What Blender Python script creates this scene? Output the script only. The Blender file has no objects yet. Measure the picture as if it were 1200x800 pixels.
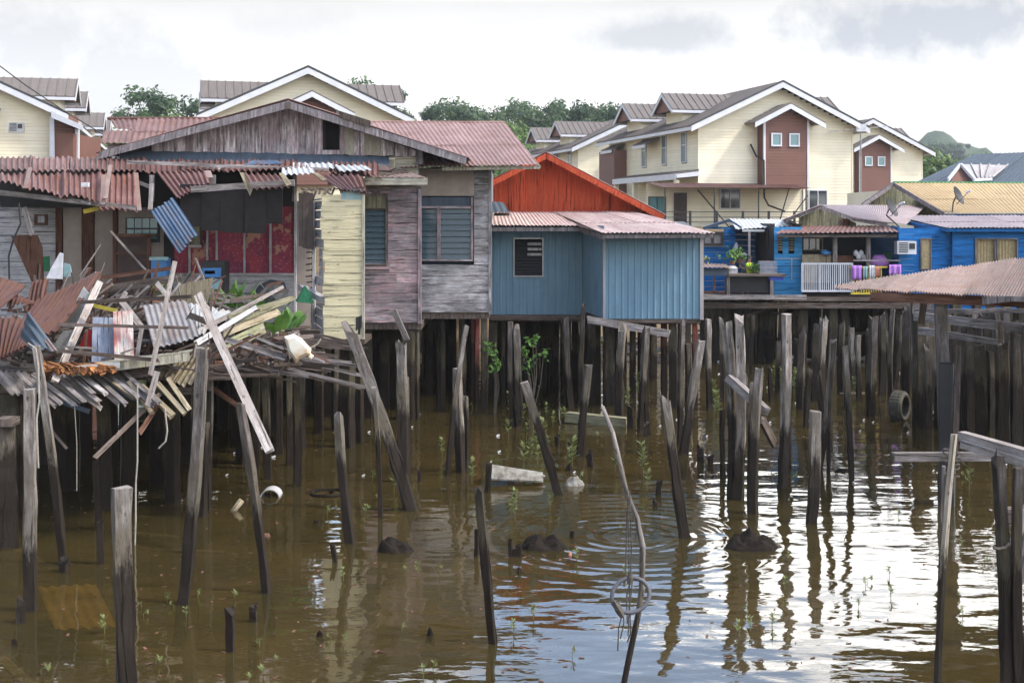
SKY_FRONT = 3.7; SKY_BASE = .56; SKY_LOW = .50; GLOW = 2.2; BLUE = 5; EXPO = 0.36; WAVE = .03; SUN = 3.3; HAZE = .0003
import bpy, math, random
from mathutils import Vector, Matrix, noise as mnoise
SC = bpy.context.scene
COL = SC.collection
F = 1500.0; H = 4.8; HY = 255.0
V = Vector
def W(px, py, D):
    """point seen at photo pixel (px,py) standing D metres away"""
    return V(((px-600)/F*D, D, H-(py-HY)/F*D))
def back(p, dy, dz=0):
    """a point further along the same sight line on plan"""
    return V((p[0]*(1+dy/p[1]), p[1]+dy, p[2]+dz))
def G(px, py):
    """point on the water seen at photo pixel"""
    D = F*H/(py-HY)
    return V(((px-600)/F*D, D, 0))

# ---------------------------------------------------------------- materials
class NT:
    def __init__(s, name):
        m = bpy.data.materials.new(name); m.use_nodes = True
        s.m = m; s.t = m.node_tree; s.t.nodes.clear()
        s.out = s.t.nodes.new('ShaderNodeOutputMaterial')
    def n(s, typ, **kw):
        nd = s.t.nodes.new('ShaderNode'+typ)
        for k, v in kw.items():
            if k.startswith('i_'):
                nd.inputs[k[2:].replace('_', ' ')].default_value = v
            else: setattr(nd, k, v)
        return nd
    def l(s, a, b): s.t.links.new(a, b)
    def math(s, op, a, b=None, clamp=False):
        nd = s.n('Math', operation=op, use_clamp=clamp)
        for i, x in enumerate((a, b)):
            if x is None: continue
            if isinstance(x, (int, float)): nd.inputs[i].default_value = x
            else: s.l(x, nd.inputs[i])
        return nd.outputs[0]
    def mix(s, f, a, b, blend='MIX'):
        nd = s.n('Mix', data_type='RGBA', blend_type=blend)
        for i, x in ((0, f), (6, a), (7, b)):
            if isinstance(x, (int, float)): nd.inputs[i].default_value = x
            elif isinstance(x, (tuple, list)): nd.inputs[i].default_value = (*x[:3], 1)
            else: s.l(x, nd.inputs[i])
        return nd.outputs[2]
    def ramp(s, f, lo, hi):
        nd = s.n('MapRange'); nd.clamp = True
        s.l(f, nd.inputs[0]); nd.inputs[1].default_value = lo; nd.inputs[2].default_value = hi
        return nd.outputs[0]
    def coords(s, kind='UV'):
        c = s.n('TexCoord'); g = s.n('NewGeometry')
        if kind == 'UV':
            add = s.n('VectorMath', operation='ADD'); s.l(c.outputs['UV'], add.inputs[0])
            mul = s.n('VectorMath', operation='SCALE'); mul.inputs[0].default_value = (17.3, 31.7, 11.1)
            s.l(g.outputs['Random Per Island'], mul.inputs['Scale']); s.l(mul.outputs[0], add.inputs[1])
            return add.outputs[0]
        return c.outputs['Object']
    def noise(s, vec, scale, detail=3, rough=.55, stretch=None):
        if stretch:
            mp = s.n('Mapping'); mp.inputs['Scale'].default_value = stretch
            s.l(vec, mp.inputs[0]); vec = mp.outputs[0]
        nd = s.n('TexNoise'); nd.inputs['Scale'].default_value = scale
        nd.inputs['Detail'].default_value = detail; nd.inputs['Roughness'].default_value = rough
        s.l(vec, nd.inputs['Vector']); return nd.outputs['Fac']
    def bsdf(s, col, rough=.8, bump=None, bd=.01, metal=0, spec=.5, bs=1):
        b = s.n('BsdfPrincipled'); 
        if isinstance(col, (tuple, list)): b.inputs['Base Color'].default_value = (*col[:3], 1)
        else: s.l(col, b.inputs['Base Color'])
        if isinstance(rough, (int, float)): b.inputs['Roughness'].default_value = rough
        else: s.l(rough, b.inputs['Roughness'])
        b.inputs['Metallic'].default_value = metal
        b.inputs['Specular IOR Level'].default_value = spec
        if bump is not None:
            bp = s.n('Bump'); bp.inputs['Distance'].default_value = bd; bp.inputs['Strength'].default_value = bs
            s.l(bump, bp.inputs['Height']); s.l(bp.outputs[0], b.inputs['Normal'])
        s.l(b.outputs[0], s.out.inputs[0]); return b

def tint(s, col, amt=.25):
    """per-island brightness change"""
    g = s.n('NewGeometry'); o = s.n('ObjectInfo')
    r = s.math('FRACT', s.math('ADD', g.outputs['Random Per Island'], o.outputs['Random']))
    v = s.math('MULTIPLY_ADD', r, 2*amt); s.t.nodes[-1].inputs[2].default_value = 1-amt
    h = s.n('HueSaturation'); s.l(v, h.inputs['Value']); 
    if isinstance(col, (tuple, list)): h.inputs['Color'].default_value = (*col[:3], 1)
    else: s.l(col, h.inputs['Color'])
    return h.outputs[0]

def wood(name, c1, c2, c3=None, tide=False, var=.25, paint=None, wear=.5, rough=.85, mott=.38):
    """streaky old timber; paint = colour of what is left of a coat; tide = wet black foot up to high water"""
    s = NT(name); uv = s.coords(); ob = s.coords('Object')
    gr = s.noise(uv, 1, 6, .7, (13, 1.3, 13))
    big = s.noise(uv, 2.2, 3, .6, (2.5, .8, 2.5))
    col = s.mix(s.ramp(gr, .38, .62), c1, c2)
    if c3: col = s.mix(s.ramp(big, .45, .62), col, c3)
    if paint:
        pt = s.noise(uv, 1, 6, .7, (9, 2.2, 9))
        pt2 = s.noise(ob, 1.3, 3, .6)
        f = s.ramp(s.math('ADD', s.math('MULTIPLY', pt, .6), s.math('MULTIPLY', pt2, .4)), wear-.05, wear+.07)
        col = s.mix(f, paint, col)
    crack = s.ramp(s.noise(uv, 1, 4, .6, (24, .8, 24)), .33, .40)
    col = s.mix(s.math('MULTIPLY', s.math('SUBTRACT', 1, crack), .75), col, (.02, .017, .015))
    mot = s.ramp(s.noise(uv, 1, 5, .7, (7, 3.2, 7)), .40, .62); spots = s.ramp(s.noise(uv, 1, 2, .5, (22, 9, 22)), .27, .33)
    col = s.mix(s.math('MULTIPLY', mot, mott), col, tuple(x*.45 for x in c1))
    col = s.mix(s.math('MULTIPLY', s.math('SUBTRACT', 1, spots), .6), col, (.03, .024, .02))
    col = tint(s, col, var)
    rg = rough
    if tide:
        g = s.n('NewGeometry'); sp = s.n('SeparateXYZ'); s.l(g.outputs['Position'], sp.inputs[0])
        oi = s.n('ObjectInfo')
        nz = s.noise(ob, 2.2, 5, .75, (5, 5, 1))
        lim = s.math('ADD', s.math('ADD', s.math('MULTIPLY', nz, 1.3), s.math('MULTIPLY', oi.outputs['Random'], .75)), .12)
        f = s.ramp(s.math('SUBTRACT', sp.outputs[2], lim), .12, -.1)
        moss = s.ramp(s.math('SUBTRACT', sp.outputs[2], lim), .75, .1)
        col = s.mix(s.math('MULTIPLY', moss, .35), col, (.10, .085, .045))
        col = s.mix(s.math('MULTIPLY', f, .93), col, (.018, .013, .010))
        rg = s.math('MULTIPLY_ADD', f, -.35); s.t.nodes[-1].inputs[2].default_value = rough
    s.bsdf(col, rg, s.math('ADD', gr, s.math('MULTIPLY', crack, .8)), .03, spec=.1)
    return s.m

def tin(name, c, c2, rust=(.16, .05, .02), ramt=.5, var=.22, rough=.6, metal=0, streak=True):
    s = NT(name); uv = s.coords(); ob = s.coords('Object')
    st = s.noise(uv, 1, 4, .6, (14, .9, 14)); bl = s.noise(ob, 1.1, 4, .65)
    col = s.mix(s.ramp(s.math('ADD', s.math('MULTIPLY', st, .6), s.math('MULTIPLY', s.noise(ob, 2.7, 5, .7), .4)), .38, .62), c, c2)
    col = tint(s, col, var)
    rn = s.math('ADD', s.math('MULTIPLY', st, .45), s.math('MULTIPLY', bl, .55))
    col = s.mix(s.math('MULTIPLY', s.ramp(rn, 1-ramt-.06, 1-ramt+.1), .85), col, rust)
    s.bsdf(col, rough, s.noise(uv, 20, 3), .004, metal, spec=.15)
    return s.m

def plain(name, c, c2=None, scale=3, rough=.7, var=0., spec=.4, metal=0, bump=0, sub=0):
    s = NT(name); ob = s.coords('Object')
    nz = s.noise(ob, scale, 5, .6)
    c2 = c2 or tuple(x*.7 for x in c)
    col = s.mix(s.ramp(nz, .35, .65), c, c2)
    if var: col = tint(s, col, var)
    s.bsdf(col, rough, nz if bump else None, bump or .01, metal, spec)
    return s.m

M = {}
def mats():
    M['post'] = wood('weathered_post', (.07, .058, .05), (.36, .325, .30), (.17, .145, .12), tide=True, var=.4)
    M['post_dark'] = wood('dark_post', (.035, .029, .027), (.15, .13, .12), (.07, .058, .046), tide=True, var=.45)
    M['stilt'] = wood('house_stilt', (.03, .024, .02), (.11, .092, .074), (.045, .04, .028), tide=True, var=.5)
    M['red_post'] = wood('red_post', (.11, .05, .045), (.26, .07, .06), tide=True)
    M['plank'] = wood('grey_plank', (.13, .11, .10), (.38, .345, .335), (.22, .195, .18), var=.3)
    M['plank_dark'] = wood('dark_plank', (.07, .055, .048), (.18, .145, .125), (.12, .09, .07), var=.3)
    M['plank_pale'] = wood('pale_plank', (.20, .17, .15), (.43, .39, .365), (.30, .26, .235), var=.25)
    M['plank_green'] = wood('green_board', (.15, .14, .085), (.31, .29, .20), (.23, .23, .135), var=.2)
    M['beige_board'] = wood('beige_board', (.22, .18, .115), (.38, .325, .23), (.30, .25, .17), var=.15)
    M['brown_board'] = wood('brown_board', (.10, .05, .035), (.19, .10, .07), var=.15)
    M['gable'] = wood('gable_board', (.19, .155, .16), (.70, .65, .66), (.36, .28, .29), var=.3)
    M['fascia_old'] = wood('old_fascia', (.12, .105, .105), (.31, .28, .285), (.19, .17, .175), var=.15)
    M['pink'] = wood('pink_siding', (.14, .12, .125), (.42, .37, .38), (.22, .185, .19), var=.25, paint=(.44, .30, .31), wear=.47)
    M['grey'] = wood('grey_siding', (.16, .15, .15), (.40, .385, .39), (.25, .235, .235), var=.22, paint=(.47, .46, .48), wear=.45)
    M['cream_old'] = wood('old_cream_siding', (.25, .20, .13), (.40, .34, .22), var=.07, paint=(.56, .50, .32), wear=.70, mott=.1)
    M['pale_old'] = wood('pale_siding', (.27, .25, .20), (.45, .42, .34), (.36, .34, .26), var=.1)
    M['white_old'] = wood('old_white_board', (.30, .29, .29), (.50, .48, .48), var=.1, paint=(.46, .45, .455), wear=.55)
    M['beige_wall'] = plain('beige_wall', (.34, .29, .245), (.28, .23, .20), 4, var=.08)
    M['red'] = wood('red_boards', (.36, .06, .03), (.55, .11, .05), (.46, .075, .035), var=.15, mott=.12)
    M['wallpaper'] = None
    M['maroon'] = tin('maroon_tin', (.10, .050, .045), (.20, .115, .106), (.13, .05, .025), .46, .3)
    M['maroon2'] = tin('faded_maroon_tin', (.19, .11, .102), (.30, .195, .18), (.16, .08, .055), .46, .14)
    M['debris_maroon'] = tin('darkened_maroon_tin', (.055, .026, .024), (.125, .066, .06), (.09, .04, .022), .5, .3)  # maroon tin, colour darkened to offset bright sky on upturned sheets
    M['debris_grey'] = tin('darkened_grey_tin', (.16, .15, .15), (.27, .26, .26), (.14, .10, .08), .46, .15)  # pale grey tin, colour darkened against the sky light falling on it
    M['debris_white'] = tin('darkened_white_tin', (.27, .28, .28), (.40, .41, .41), (.22, .16, .12), .42, .12)  # white tin, likewise darkened in colour against sky light
    M['pinkroof'] = tin('pink_white_tin', (.40, .27, .25), (.54, .45, .42), (.30, .13, .10), .38, .1)
    M['redroof'] = plain('red_trim', (.40, .07, .035), (.28, .05, .03), 5)
    M['blue_shed'] = tin('blue_shed_tin', (.13, .225, .30), (.165, .275, .35), (.09, .12, .14), .36, .06, .5)
    M['bluetin'] = tin('blue_tin', (.05, .085, .145), (.11, .155, .225), (.12, .08, .06), .42, .1, .4)
    M['greytin'] = tin('pale_grey_tin', (.24, .225, .23), (.37, .355, .36), (.22, .16, .13), .40, .1)
    M['whitetin'] = tin('white_tin', (.38, .40, .41), (.52, .53, .53), (.35, .25, .18), .36, .08)
    M['rusttin'] = tin('rusty_tin', (.15, .11, .10), (.27, .205, .185), (.19, .085, .045), .44, .2)
    M['bluegrey_roof'] = tin('slate_roof', (.05, .068, .09), (.078, .098, .122), (.1, .12, .14), .3, .05, .75)
    M['ochre'] = tin('ochre_tin', (.38, .27, .13), (.48, .35, .19), (.30, .20, .11), .42, .1)
    M['greypink'] = tin('greypink_tin', (.29, .235, .24), (.40, .33, .34), (.20, .14, .13), .42, .12)
    M['cyanblue'] = wood('bright_blue_boards', (.01, .10, .30), (.018, .16, .44), (.012, .13, .37), var=.12, rough=.6, mott=.12)
    M['lightblue'] = wood('light_blue_boards', (.03, .21, .46), (.07, .29, .55), (.04, .24, .5), var=.1, rough=.6, mott=.12)
    M['cream'] = plain('cream_siding', (.78, .72, .55), (.68, .62, .46), .45, .7, .05)
    M['brown_siding'] = plain('brown_siding', (.155, .07, .05), (.14, .062, .044), .8)
    M['white'] = plain('white_paint', (.56, .57, .60), (.49, .50, .53), 2, .5)
    M['roof_brown'] = tin('standing_seam_roof', (.125, .108, .10), (.165, .145, .133), (.10, .08, .075), .36, .05, .45)
    M['roof_edge'] = plain('roof_edge', (.05, .055, .055), None, 2, .6)
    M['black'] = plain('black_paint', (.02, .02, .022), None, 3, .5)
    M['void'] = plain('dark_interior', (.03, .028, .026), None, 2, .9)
    M['blackcloth'] = plain('black_cloth', (.028, .025, .026), (.04, .035, .037), 5, .9)
    M['browncloth'] = plain('brown_cloth', (.07, .052, .045), (.10, .075, .065), 5, .9)
    M['steel'] = plain('dull_steel', (.30, .31, .32), (.22, .22, .23), 6, .4, metal=.6)
    M['curtain'] = plain('curtain', (.40, .32, .17), (.27, .21, .12), 14, .9)
    M['lime'] = plain('lime_curtain', (.28, .33, .07), (.18, .24, .06), 3, .9)
    M['tyre'] = plain('tyre_rubber', (.055, .05, .042), (.10, .092, .065), 4, .85)
    M['mud'] = plain('mud', (.007, .0055, .0045), (.02, .015, .011), 9, .85, spec=.1)
    M['rubber'] = plain('grey_rubber', (.10, .10, .115), (.07, .07, .075), 5, .6)
    M['limewash'] = plain('limed_mud', (.26, .25, .22), (.10, .085, .065), 7, .85, bump=.05)
    M['rope'] = plain('rope', (.10, .085, .07), (.05, .045, .04), 30, .9)
    M['rope_pale'] = plain('pale_rope', (.36, .33, .28), None, 30, .9)
    M['bamboo'] = wood('bamboo', (.33, .28, .21), (.52, .46, .37), (.42, .37, .31), tide=True, var=.05, rough=.55)
    M['skin'] = plain('skin', (.30, .17, .11), None, 5, .6)
    M['hivis'] = plain('yellow_shirt', (.55, .75, .03), None, 5, .8)
    M['greyshirt'] = plain('grey_shirt', (.10, .11, .13), None, 5, .8)
    M['hair'] = plain('black_hair', (.015, .013, .012), None, 5, .6)
    M['purple'] = plain('purple_cloth', (.42, .20, .56), (.34, .15, .47), 6, .9)
    M['salmon'] = plain('salmon_cloth', (.55, .23, .15), None, 6, .9)
    M['tealcloth'] = plain('teal_cloth', (.15, .32, .34), (.30, .36, .36), 9, .9)
    M['whitecloth'] = plain('white_cloth', (.62, .62, .64), None, 6, .9)
    M['greencloth'] = plain('green_cloth', (.04, .20, .09), None, 6, .9)
    M['redcloth'] = plain('red_cloth', (.33, .02, .03), (.22, .015, .02), 6, .9)
    M['yellow'] = plain('yellow_paint', (.60, .46, .06), None, 6, .7)
    M['bluepl'] = plain('blue_plastic', (.02, .06, .42), None, 6, .4)
    M['midblue'] = plain('blue_box_plastic', (.05, .20, .44), (.04, .13, .30), 6, .5)
    M['foam'] = plain('stained_foam', (.60, .61, .54), (.50, .33, .17), 2.6, .8)
    M['clay'] = plain('red_earth', (.16, .075, .045), (.11, .055, .035), 5, .9)
    M['hullblue'] = wood('blue_grey_paint', (.20, .23, .30), (.33, .37, .46), (.27, .31, .40), var=.1)
    M['redwhite'] = wood('pale_board_red_stain', (.42, .38, .36), (.6, .56, .53), (.40, .12, .10), var=.1)
    # window glass
    s = NT('window_glass'); s.bsdf((.018, .026, .03), .08, None, spec=.8); M['glass'] = s.m
    s = NT('grey_glass'); s.bsdf(tint(s, (.10, .145, .165), .2), .22, None, spec=.8); M['glass_grey'] = s.m
    s = NT('teal_glass'); s.bsdf((.05, .17, .18), .12, None, spec=.8); M['glass_teal'] = s.m
    # louvre panes: smoked glass seen through
    s = NT('louvre_glass'); b = s.n('BsdfPrincipled'); b.inputs['Base Color'].default_value = (.10, .145, .17, 1)
    b.inputs['Roughness'].default_value = .12; tr = s.n('BsdfTransparent'); tr.inputs[0].default_value = (.6, .68, .7, 1)
    mx = s.n('MixShader'); mx.inputs[0].default_value = .62; s.l(tr.outputs[0], mx.inputs[1]); s.l(b.outputs[0], mx.inputs[2])
    s.l(mx.outputs[0], s.out.inputs[0]); M['louvre'] = s.m
    # wallpaper: dark red, flowered, peeling to a tan board in places
    s = NT('flowered_wallpaper'); ob = s.coords('Object')
    vo = s.n('TexVoronoi'); vo.inputs['Scale'].default_value = 13; s.l(ob, vo.inputs['Vector'])
    fl = s.ramp(vo.outputs['Distance'], .30, .22)
    col = s.mix(s.ramp(s.noise(ob, 3, 3), .4, .6), (.30, .035, .055), (.19, .025, .06))
    col = s.mix(s.math('MULTIPLY', fl, .35), col, (.42, .25, .27))
    pe = s.ramp(s.math('SUBTRACT', s.noise(ob, 1.6, 4, .6, (1, 1, .6)), 0), .555, .575)
    col = s.mix(pe, col, (.40, .20, .13))
    s.bsdf(col, .7); M['wallpaper'] = s.m
    # leaves
    def leaf(name, a, b, tr=.25, sc=1.2):
        s = NT(name); g = s.n('NewGeometry'); ob = s.coords('Object')
        n1 = s.noise(ob, sc, 3)
        f = s.math('ADD', s.math('MULTIPLY', g.outputs['Random Per Island'], .5), s.math('MULTIPLY', s.ramp(n1, .3, .7), .5))
        col = s.mix(f, a, b)
        d = s.n('BsdfPrincipled'); s.l(col, d.inputs['Base Color']); d.inputs['Roughness'].default_value = .55
        d.inputs['Specular IOR Level'].default_value = .3
        t = s.n('BsdfTranslucent'); s.l(col, t.inputs[0]); mx = s.n('MixShader'); mx.inputs[0].default_value = tr
        s.l(d.outputs[0], mx.inputs[1]); s.l(t.outputs[0], mx.inputs[2]); s.l(mx.outputs[0], s.out.inputs[0])
        return s.m
    M['leaf'] = leaf('tree_leaf', (.022, .05, .022), (.09, .15, .05), sc=.25)
    M['leaf2'] = leaf('dark_tree_leaf', (.018, .042, .018), (.05, .09, .035), sc=.25)
    M['leaf3'] = leaf('bright_tree_leaf', (.05, .10, .02), (.13, .20, .04), sc=.25)
    M['shrub'] = leaf('garden_leaf', (.035, .10, .02), (.14, .26, .05), .3)
    M['seedling'] = leaf('seedling_leaf', (.06, .08, .028), (.25, .28, .10), .3, 6)
    M['bark'] = plain('bark', (.09, .075, .06), (.05, .04, .03), 3, .9)
    # far wooded ground
    s = NT('wooded_hill'); ob = s.coords('Object')
    col = s.mix(s.ramp(s.noise(ob, .12, 6, .7), .35, .65), (.018, .04, .016), (.05, .085, .03))
    s.bsdf(col, .9, s.noise(ob, .2, 6, .7), 2.0); M['hill'] = s.m
    # river bed
    s = NT('river_bed'); ob = s.coords('Object')
    col = s.mix(s.ramp(s.noise(ob, .35, 5, .6), .35, .65), (.16, .105, .045), (.105, .075, .035))
    col = s.mix(s.ramp(s.noise(ob, 1.7, 5, .7), .5, .68), col, (.07, .045, .025))
    s.bsdf(col, .9, s.noise(ob, 2, 4), .06); M['bed'] = s.m

# ---------------------------------------------------------------- mesh builder
SPLIT = {'rotten_batten', 'stud', 'corner_trim', 'rust_streaked_strip', 'porch_column', 'awning_post', 'rake_splice', 'rake_board', 'veranda_post', 'pale_edge_strip', 'door_panel', 'door_frame', 'drain_pipe', 'joist', 'slatted_window', 'pale_patch_board', 'canopy_fascia', 'eyes'}
class MB:
    def __init__(s, seed=0): s.v = []; s.f = []; s.uv = []; s.mi = []; s.r = random.Random(seed)
    def face(s, idx, uvs, mi=0): s.f.append(idx); s.uv.append(uvs); s.mi.append(mi)
    def beam(s, p0, p1, w, t, side=None, mi=0, w1=None, t1=None, rag=0):
        """board from p0 to p1; w across 'side', t the other way"""
        p0 = V(p0); p1 = V(p1); d = p1-p0; L = d.length
        if L < 1e-6: return
        d.normalize()
        if side is None: side = V((1, 0, 0)) if abs(d.x) < .8 else V((0, 0, 1))
        side = V(side); side = side-d*side.dot(d)
        if side.length < 1e-5: side = d.orthogonal()
        side.normalize(); up = d.cross(side)
        w1 = w if w1 is None else w1; t1 = t if t1 is None else t1
        b = len(s.v); R = s.r.uniform
        for p, ww, tt in ((p0, w, t), (p1, w1, t1)):
            for a, c in ((-1, -1), (1, -1), (1, 1), (-1, 1)):
                s.v.append(p+side*a*ww/2+up*c*tt/2+d*(R(-rag, rag) if rag else 0))
        u = (w, t, w, t); acc = 0
        for i in range(4):
            j = (i+1) % 4
            s.face((b+i, b+j, b+4+j, b+4+i), ((acc, 0), (acc+u[i], 0), (acc+u[i], L), (acc, L)), mi); acc += u[i]
        s.face((b+3, b+2, b+1, b), ((0, 0), (w, 0), (w, t), (0, t)), mi)
        s.face((b+4, b+5, b+6, b+7), ((0, 0), (w, 0), (w, t), (0, t)), mi)
    def box(s, a, b, mi=0, axis=None):
        """axis-aligned box between corners; UV v runs along its longest side"""
        a = V(a); b = V(b); c = (a+b)/2; d = [abs(b[i]-a[i]) for i in range(3)]
        k = axis if axis is not None else d.index(max(d))
        e = V((0, 0, 0)); e[k] = d[k]/2
        o = [i for i in range(3) if i != k]; sd = V((0, 0, 0)); sd[o[0]] = 1
        s.beam(c-e, c+e, d[o[0]], d[o[1]], sd, mi)
    def quad(s, a, b, c, d, mi=0):
        i = len(s.v); s.v += [V(a), V(b), V(c), V(d)]
        w = (V(b)-V(a)).length; h = (V(d)-V(a)).length
        s.face((i, i+1, i+2, i+3), ((0, 0), (w, 0), (w, h), (0, h)), mi)
    def slab(s, a, b, c, d, t, mi=0, off=None):
        """quad a,b,c,d given thickness t behind its face"""
        a, b, c, d = map(V, (a, b, c, d)); n = (b-a).cross(d-a).normalized()*-t if off is None else V(off)
        i = len(s.v); s.v += [a, b, c, d, a+n, b+n, c+n, d+n]
        w = (b-a).length; h = (d-a).length; q = ((0, 0), (w, 0), (w, h), (0, h))
        s.face((i, i+1, i+2, i+3), q, mi); s.face((i+7, i+6, i+5, i+4), q, mi)
        for k in range(4):
            j = (k+1) % 4
            s.face((i+k, i+4+k, i+4+j, i+j), ((0, 0), (0, t), (w, t), (w, 0)), mi)
    def poly(s, pts, t, mi=0):
        """flat polygon with thickness"""
        pts = [V(p) for p in pts]; n = (pts[1]-pts[0]).cross(pts[2]-pts[0]).normalized()*-t
        i = len(s.v); k = len(pts); s.v += pts+[p+n for p in pts]
        uv = [(p.x, p.z+p.y) for p in pts]
        s.face(tuple(range(i, i+k)), uv, mi); s.face(tuple(range(i+2*k-1, i+k-1, -1)), uv[::-1], mi)
        for a in range(k):
            b = (a+1) % k; s.face((i+a, i+k+a, i+k+b, i+b), ((0, 0), (0, t), (1, t), (1, 0)), mi)
    def tube(s, pts, rad, n=8, mi=0, closed=False, cap=True, wob=0):
        pts = [V(p) for p in pts]; k = len(pts); b = len(s.v); acc = 0
        rad = rad if isinstance(rad, (list, tuple)) else [rad]*k
        prev = None
        for i, p in enumerate(pts):
            q0 = pts[(i-1) % k] if (closed or i) else p; q1 = pts[(i+1) % k] if (closed or i < k-1) else p
            d = (q1-q0).normalized()
            if prev is None: x = d.orthogonal().normalized()
            else: x = (prev-d*prev.dot(d)).normalized()
            prev = x; y = d.cross(x)
            for j in range(n):
                a = 2*math.pi*j/n; r = rad[i]*(1+(s.r.uniform(-wob, wob) if wob else 0))
                s.v.append(p+x*math.cos(a)*r+y*math.sin(a)*r)
        m = k if closed else k-1
        for i in range(m):
            L = (pts[(i+1) % k]-pts[i]).length
            for j in range(n):
                j2 = (j+1) % n; i2 = (i+1) % k; u0 = j/n*6.28*rad[i]; u1 = (j+1)/n*6.28*rad[i]
                s.face((b+i*n+j, b+i*n+j2, b+i2*n+j2, b+i2*n+j), ((u0, acc), (u1, acc), (u1, acc+L), (u0, acc+L)), mi)
            acc += L
        if cap and not closed:
            s.face(tuple(b+j for j in reversed(range(n))), [(0, 0)]*n, mi)
            s.face(tuple(b+(k-1)*n+j for j in range(n)), [(0, 0)]*n, mi)
    def sheet(s, P00, P10, P11, P01, pitch=.12, amp=.018, trap=False, rag=0, nl=4, sag=0, thick=.004, mi=0, bend=None):
        """corrugated sheet; ridges run P00->P01, waves go across P00->P10"""
        P00, P10, P11, P01 = map(V, (P00, P10, P11, P01))
        w = max((P10-P00).length, (P11-P01).length); L = max((P01-P00).length, (P11-P10).length)
        n = (P10-P00).cross(P01-P00).normalized()
        nr = max(1, round(w/pitch)); spp = 8 if trap else 6
        prof = [0, 0, 0, .0, 0, 1, 1, 0] if trap else None
        us = []
        if trap:
            for k in range(nr):
                for du, h in ((0, 0), (.66, 0), (.74, 1), (.92, 1)): us.append(((k+du)/nr, h))
            us.append((1, 0))
        else:
            for k in range(nr*spp+1): us.append((k/(nr*spp), math.sin(2*math.pi*k/spp)))
        b = len(s.v); nu = len(us); R = s.r
        rg0 = [R.uniform(0, 1) for _ in range(nr+2)]
        for layer in (0, 1):
            for i in range(nl+1):
                t = i/nl
                for (u, h) in us:
                    tt = t
                    if rag and i in (0, nl):
                        k = int(u*nr); j = rg0[k]*rag/L*(.6+.4*R.random())
                        tt = t+(j if i == 0 else -j)
                    p = (P00*(1-u)+P10*u)*(1-tt)+(P01*(1-u)+P11*u)*tt
                    off = h*amp-layer*thick-sag*4*tt*(1-tt)
                    if bend: off += bend(u, tt)
                    s.v.append(p+n*off)
        m = (nl+1)*nu
        for layer in (0, 1):
            o = b+layer*m
            for i in range(nl):
                for j in range(nu-1):
                    q = (o+i*nu+j, o+i*nu+j+1, o+(i+1)*nu+j+1, o+(i+1)*nu+j)
                    uv = ((us[j][0]*w, i/nl*L), (us[j+1][0]*w, i/nl*L), (us[j+1][0]*w, (i+1)/nl*L), (us[j][0]*w, (i+1)/nl*L))
                    if layer: q = q[::-1]; uv = uv[::-1]
                    s.face(q, uv, mi)
        for i, fl in ((0, 1), (nl, 0)):
            for j in range(nu-1):
                q = (b+i*nu+j, b+m+i*nu+j, b+m+i*nu+j+1, b+i*nu+j+1)
                s.face(q if not fl else q[::-1], ((0, 0), (0, thick), (.01, thick), (.01, 0)), mi)
        for j, fl in ((0, 0), (nu-1, 1)):
            for i in range(nl):
                q = (b+i*nu+j, b+m+i*nu+j, b+m+(i+1)*nu+j, b+(i+1)*nu+j)
                s.face(q if not fl else q[::-1], ((0, 0), (0, thick), (.01, thick), (.01, 0)), mi)
    def roof(s, P00, P10, P11, P01, nx, ny, pitch=.12, amp=.016, jit=.012, lap=.08, rag=0, trap=False, skew=0, mi=0, skip=()):
        """roof of overlapping sheets; P00->P10 is the eave, P01->P11 the ridge side"""
        P00, P10, P11, P01 = map(V, (P00, P10, P11, P01))
        n = (P10-P00).cross(P01-P00).normalized()
        B = lambda u, t: (P00*(1-u)+P10*u)*(1-t)+(P01*(1-u)+P11*u)*t
        for j in range(ny):
            for i in range(nx):
                if (i, j) in skip: continue
                u0, u1, t0, t1 = i/nx, (i+1)/nx, j/ny, (j+1)/ny
                if j: t0 -= lap/ny*2
                o = n*(.006*(i % 2)+.012*j+s.r.uniform(0, jit)); e = n*s.r.uniform(0, jit)
                sh = s.r.uniform(-skew, skew)/ny
                s.sheet(B(u0, t0+(sh if j == 0 else 0))+o, B(u1, t0+(sh if j == 0 else 0))+o+e, B(u1, t1)+o+e, B(u0, t1)+o, pitch, amp, trap, rag if j == 0 else 0, 3, mi=mi)
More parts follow.
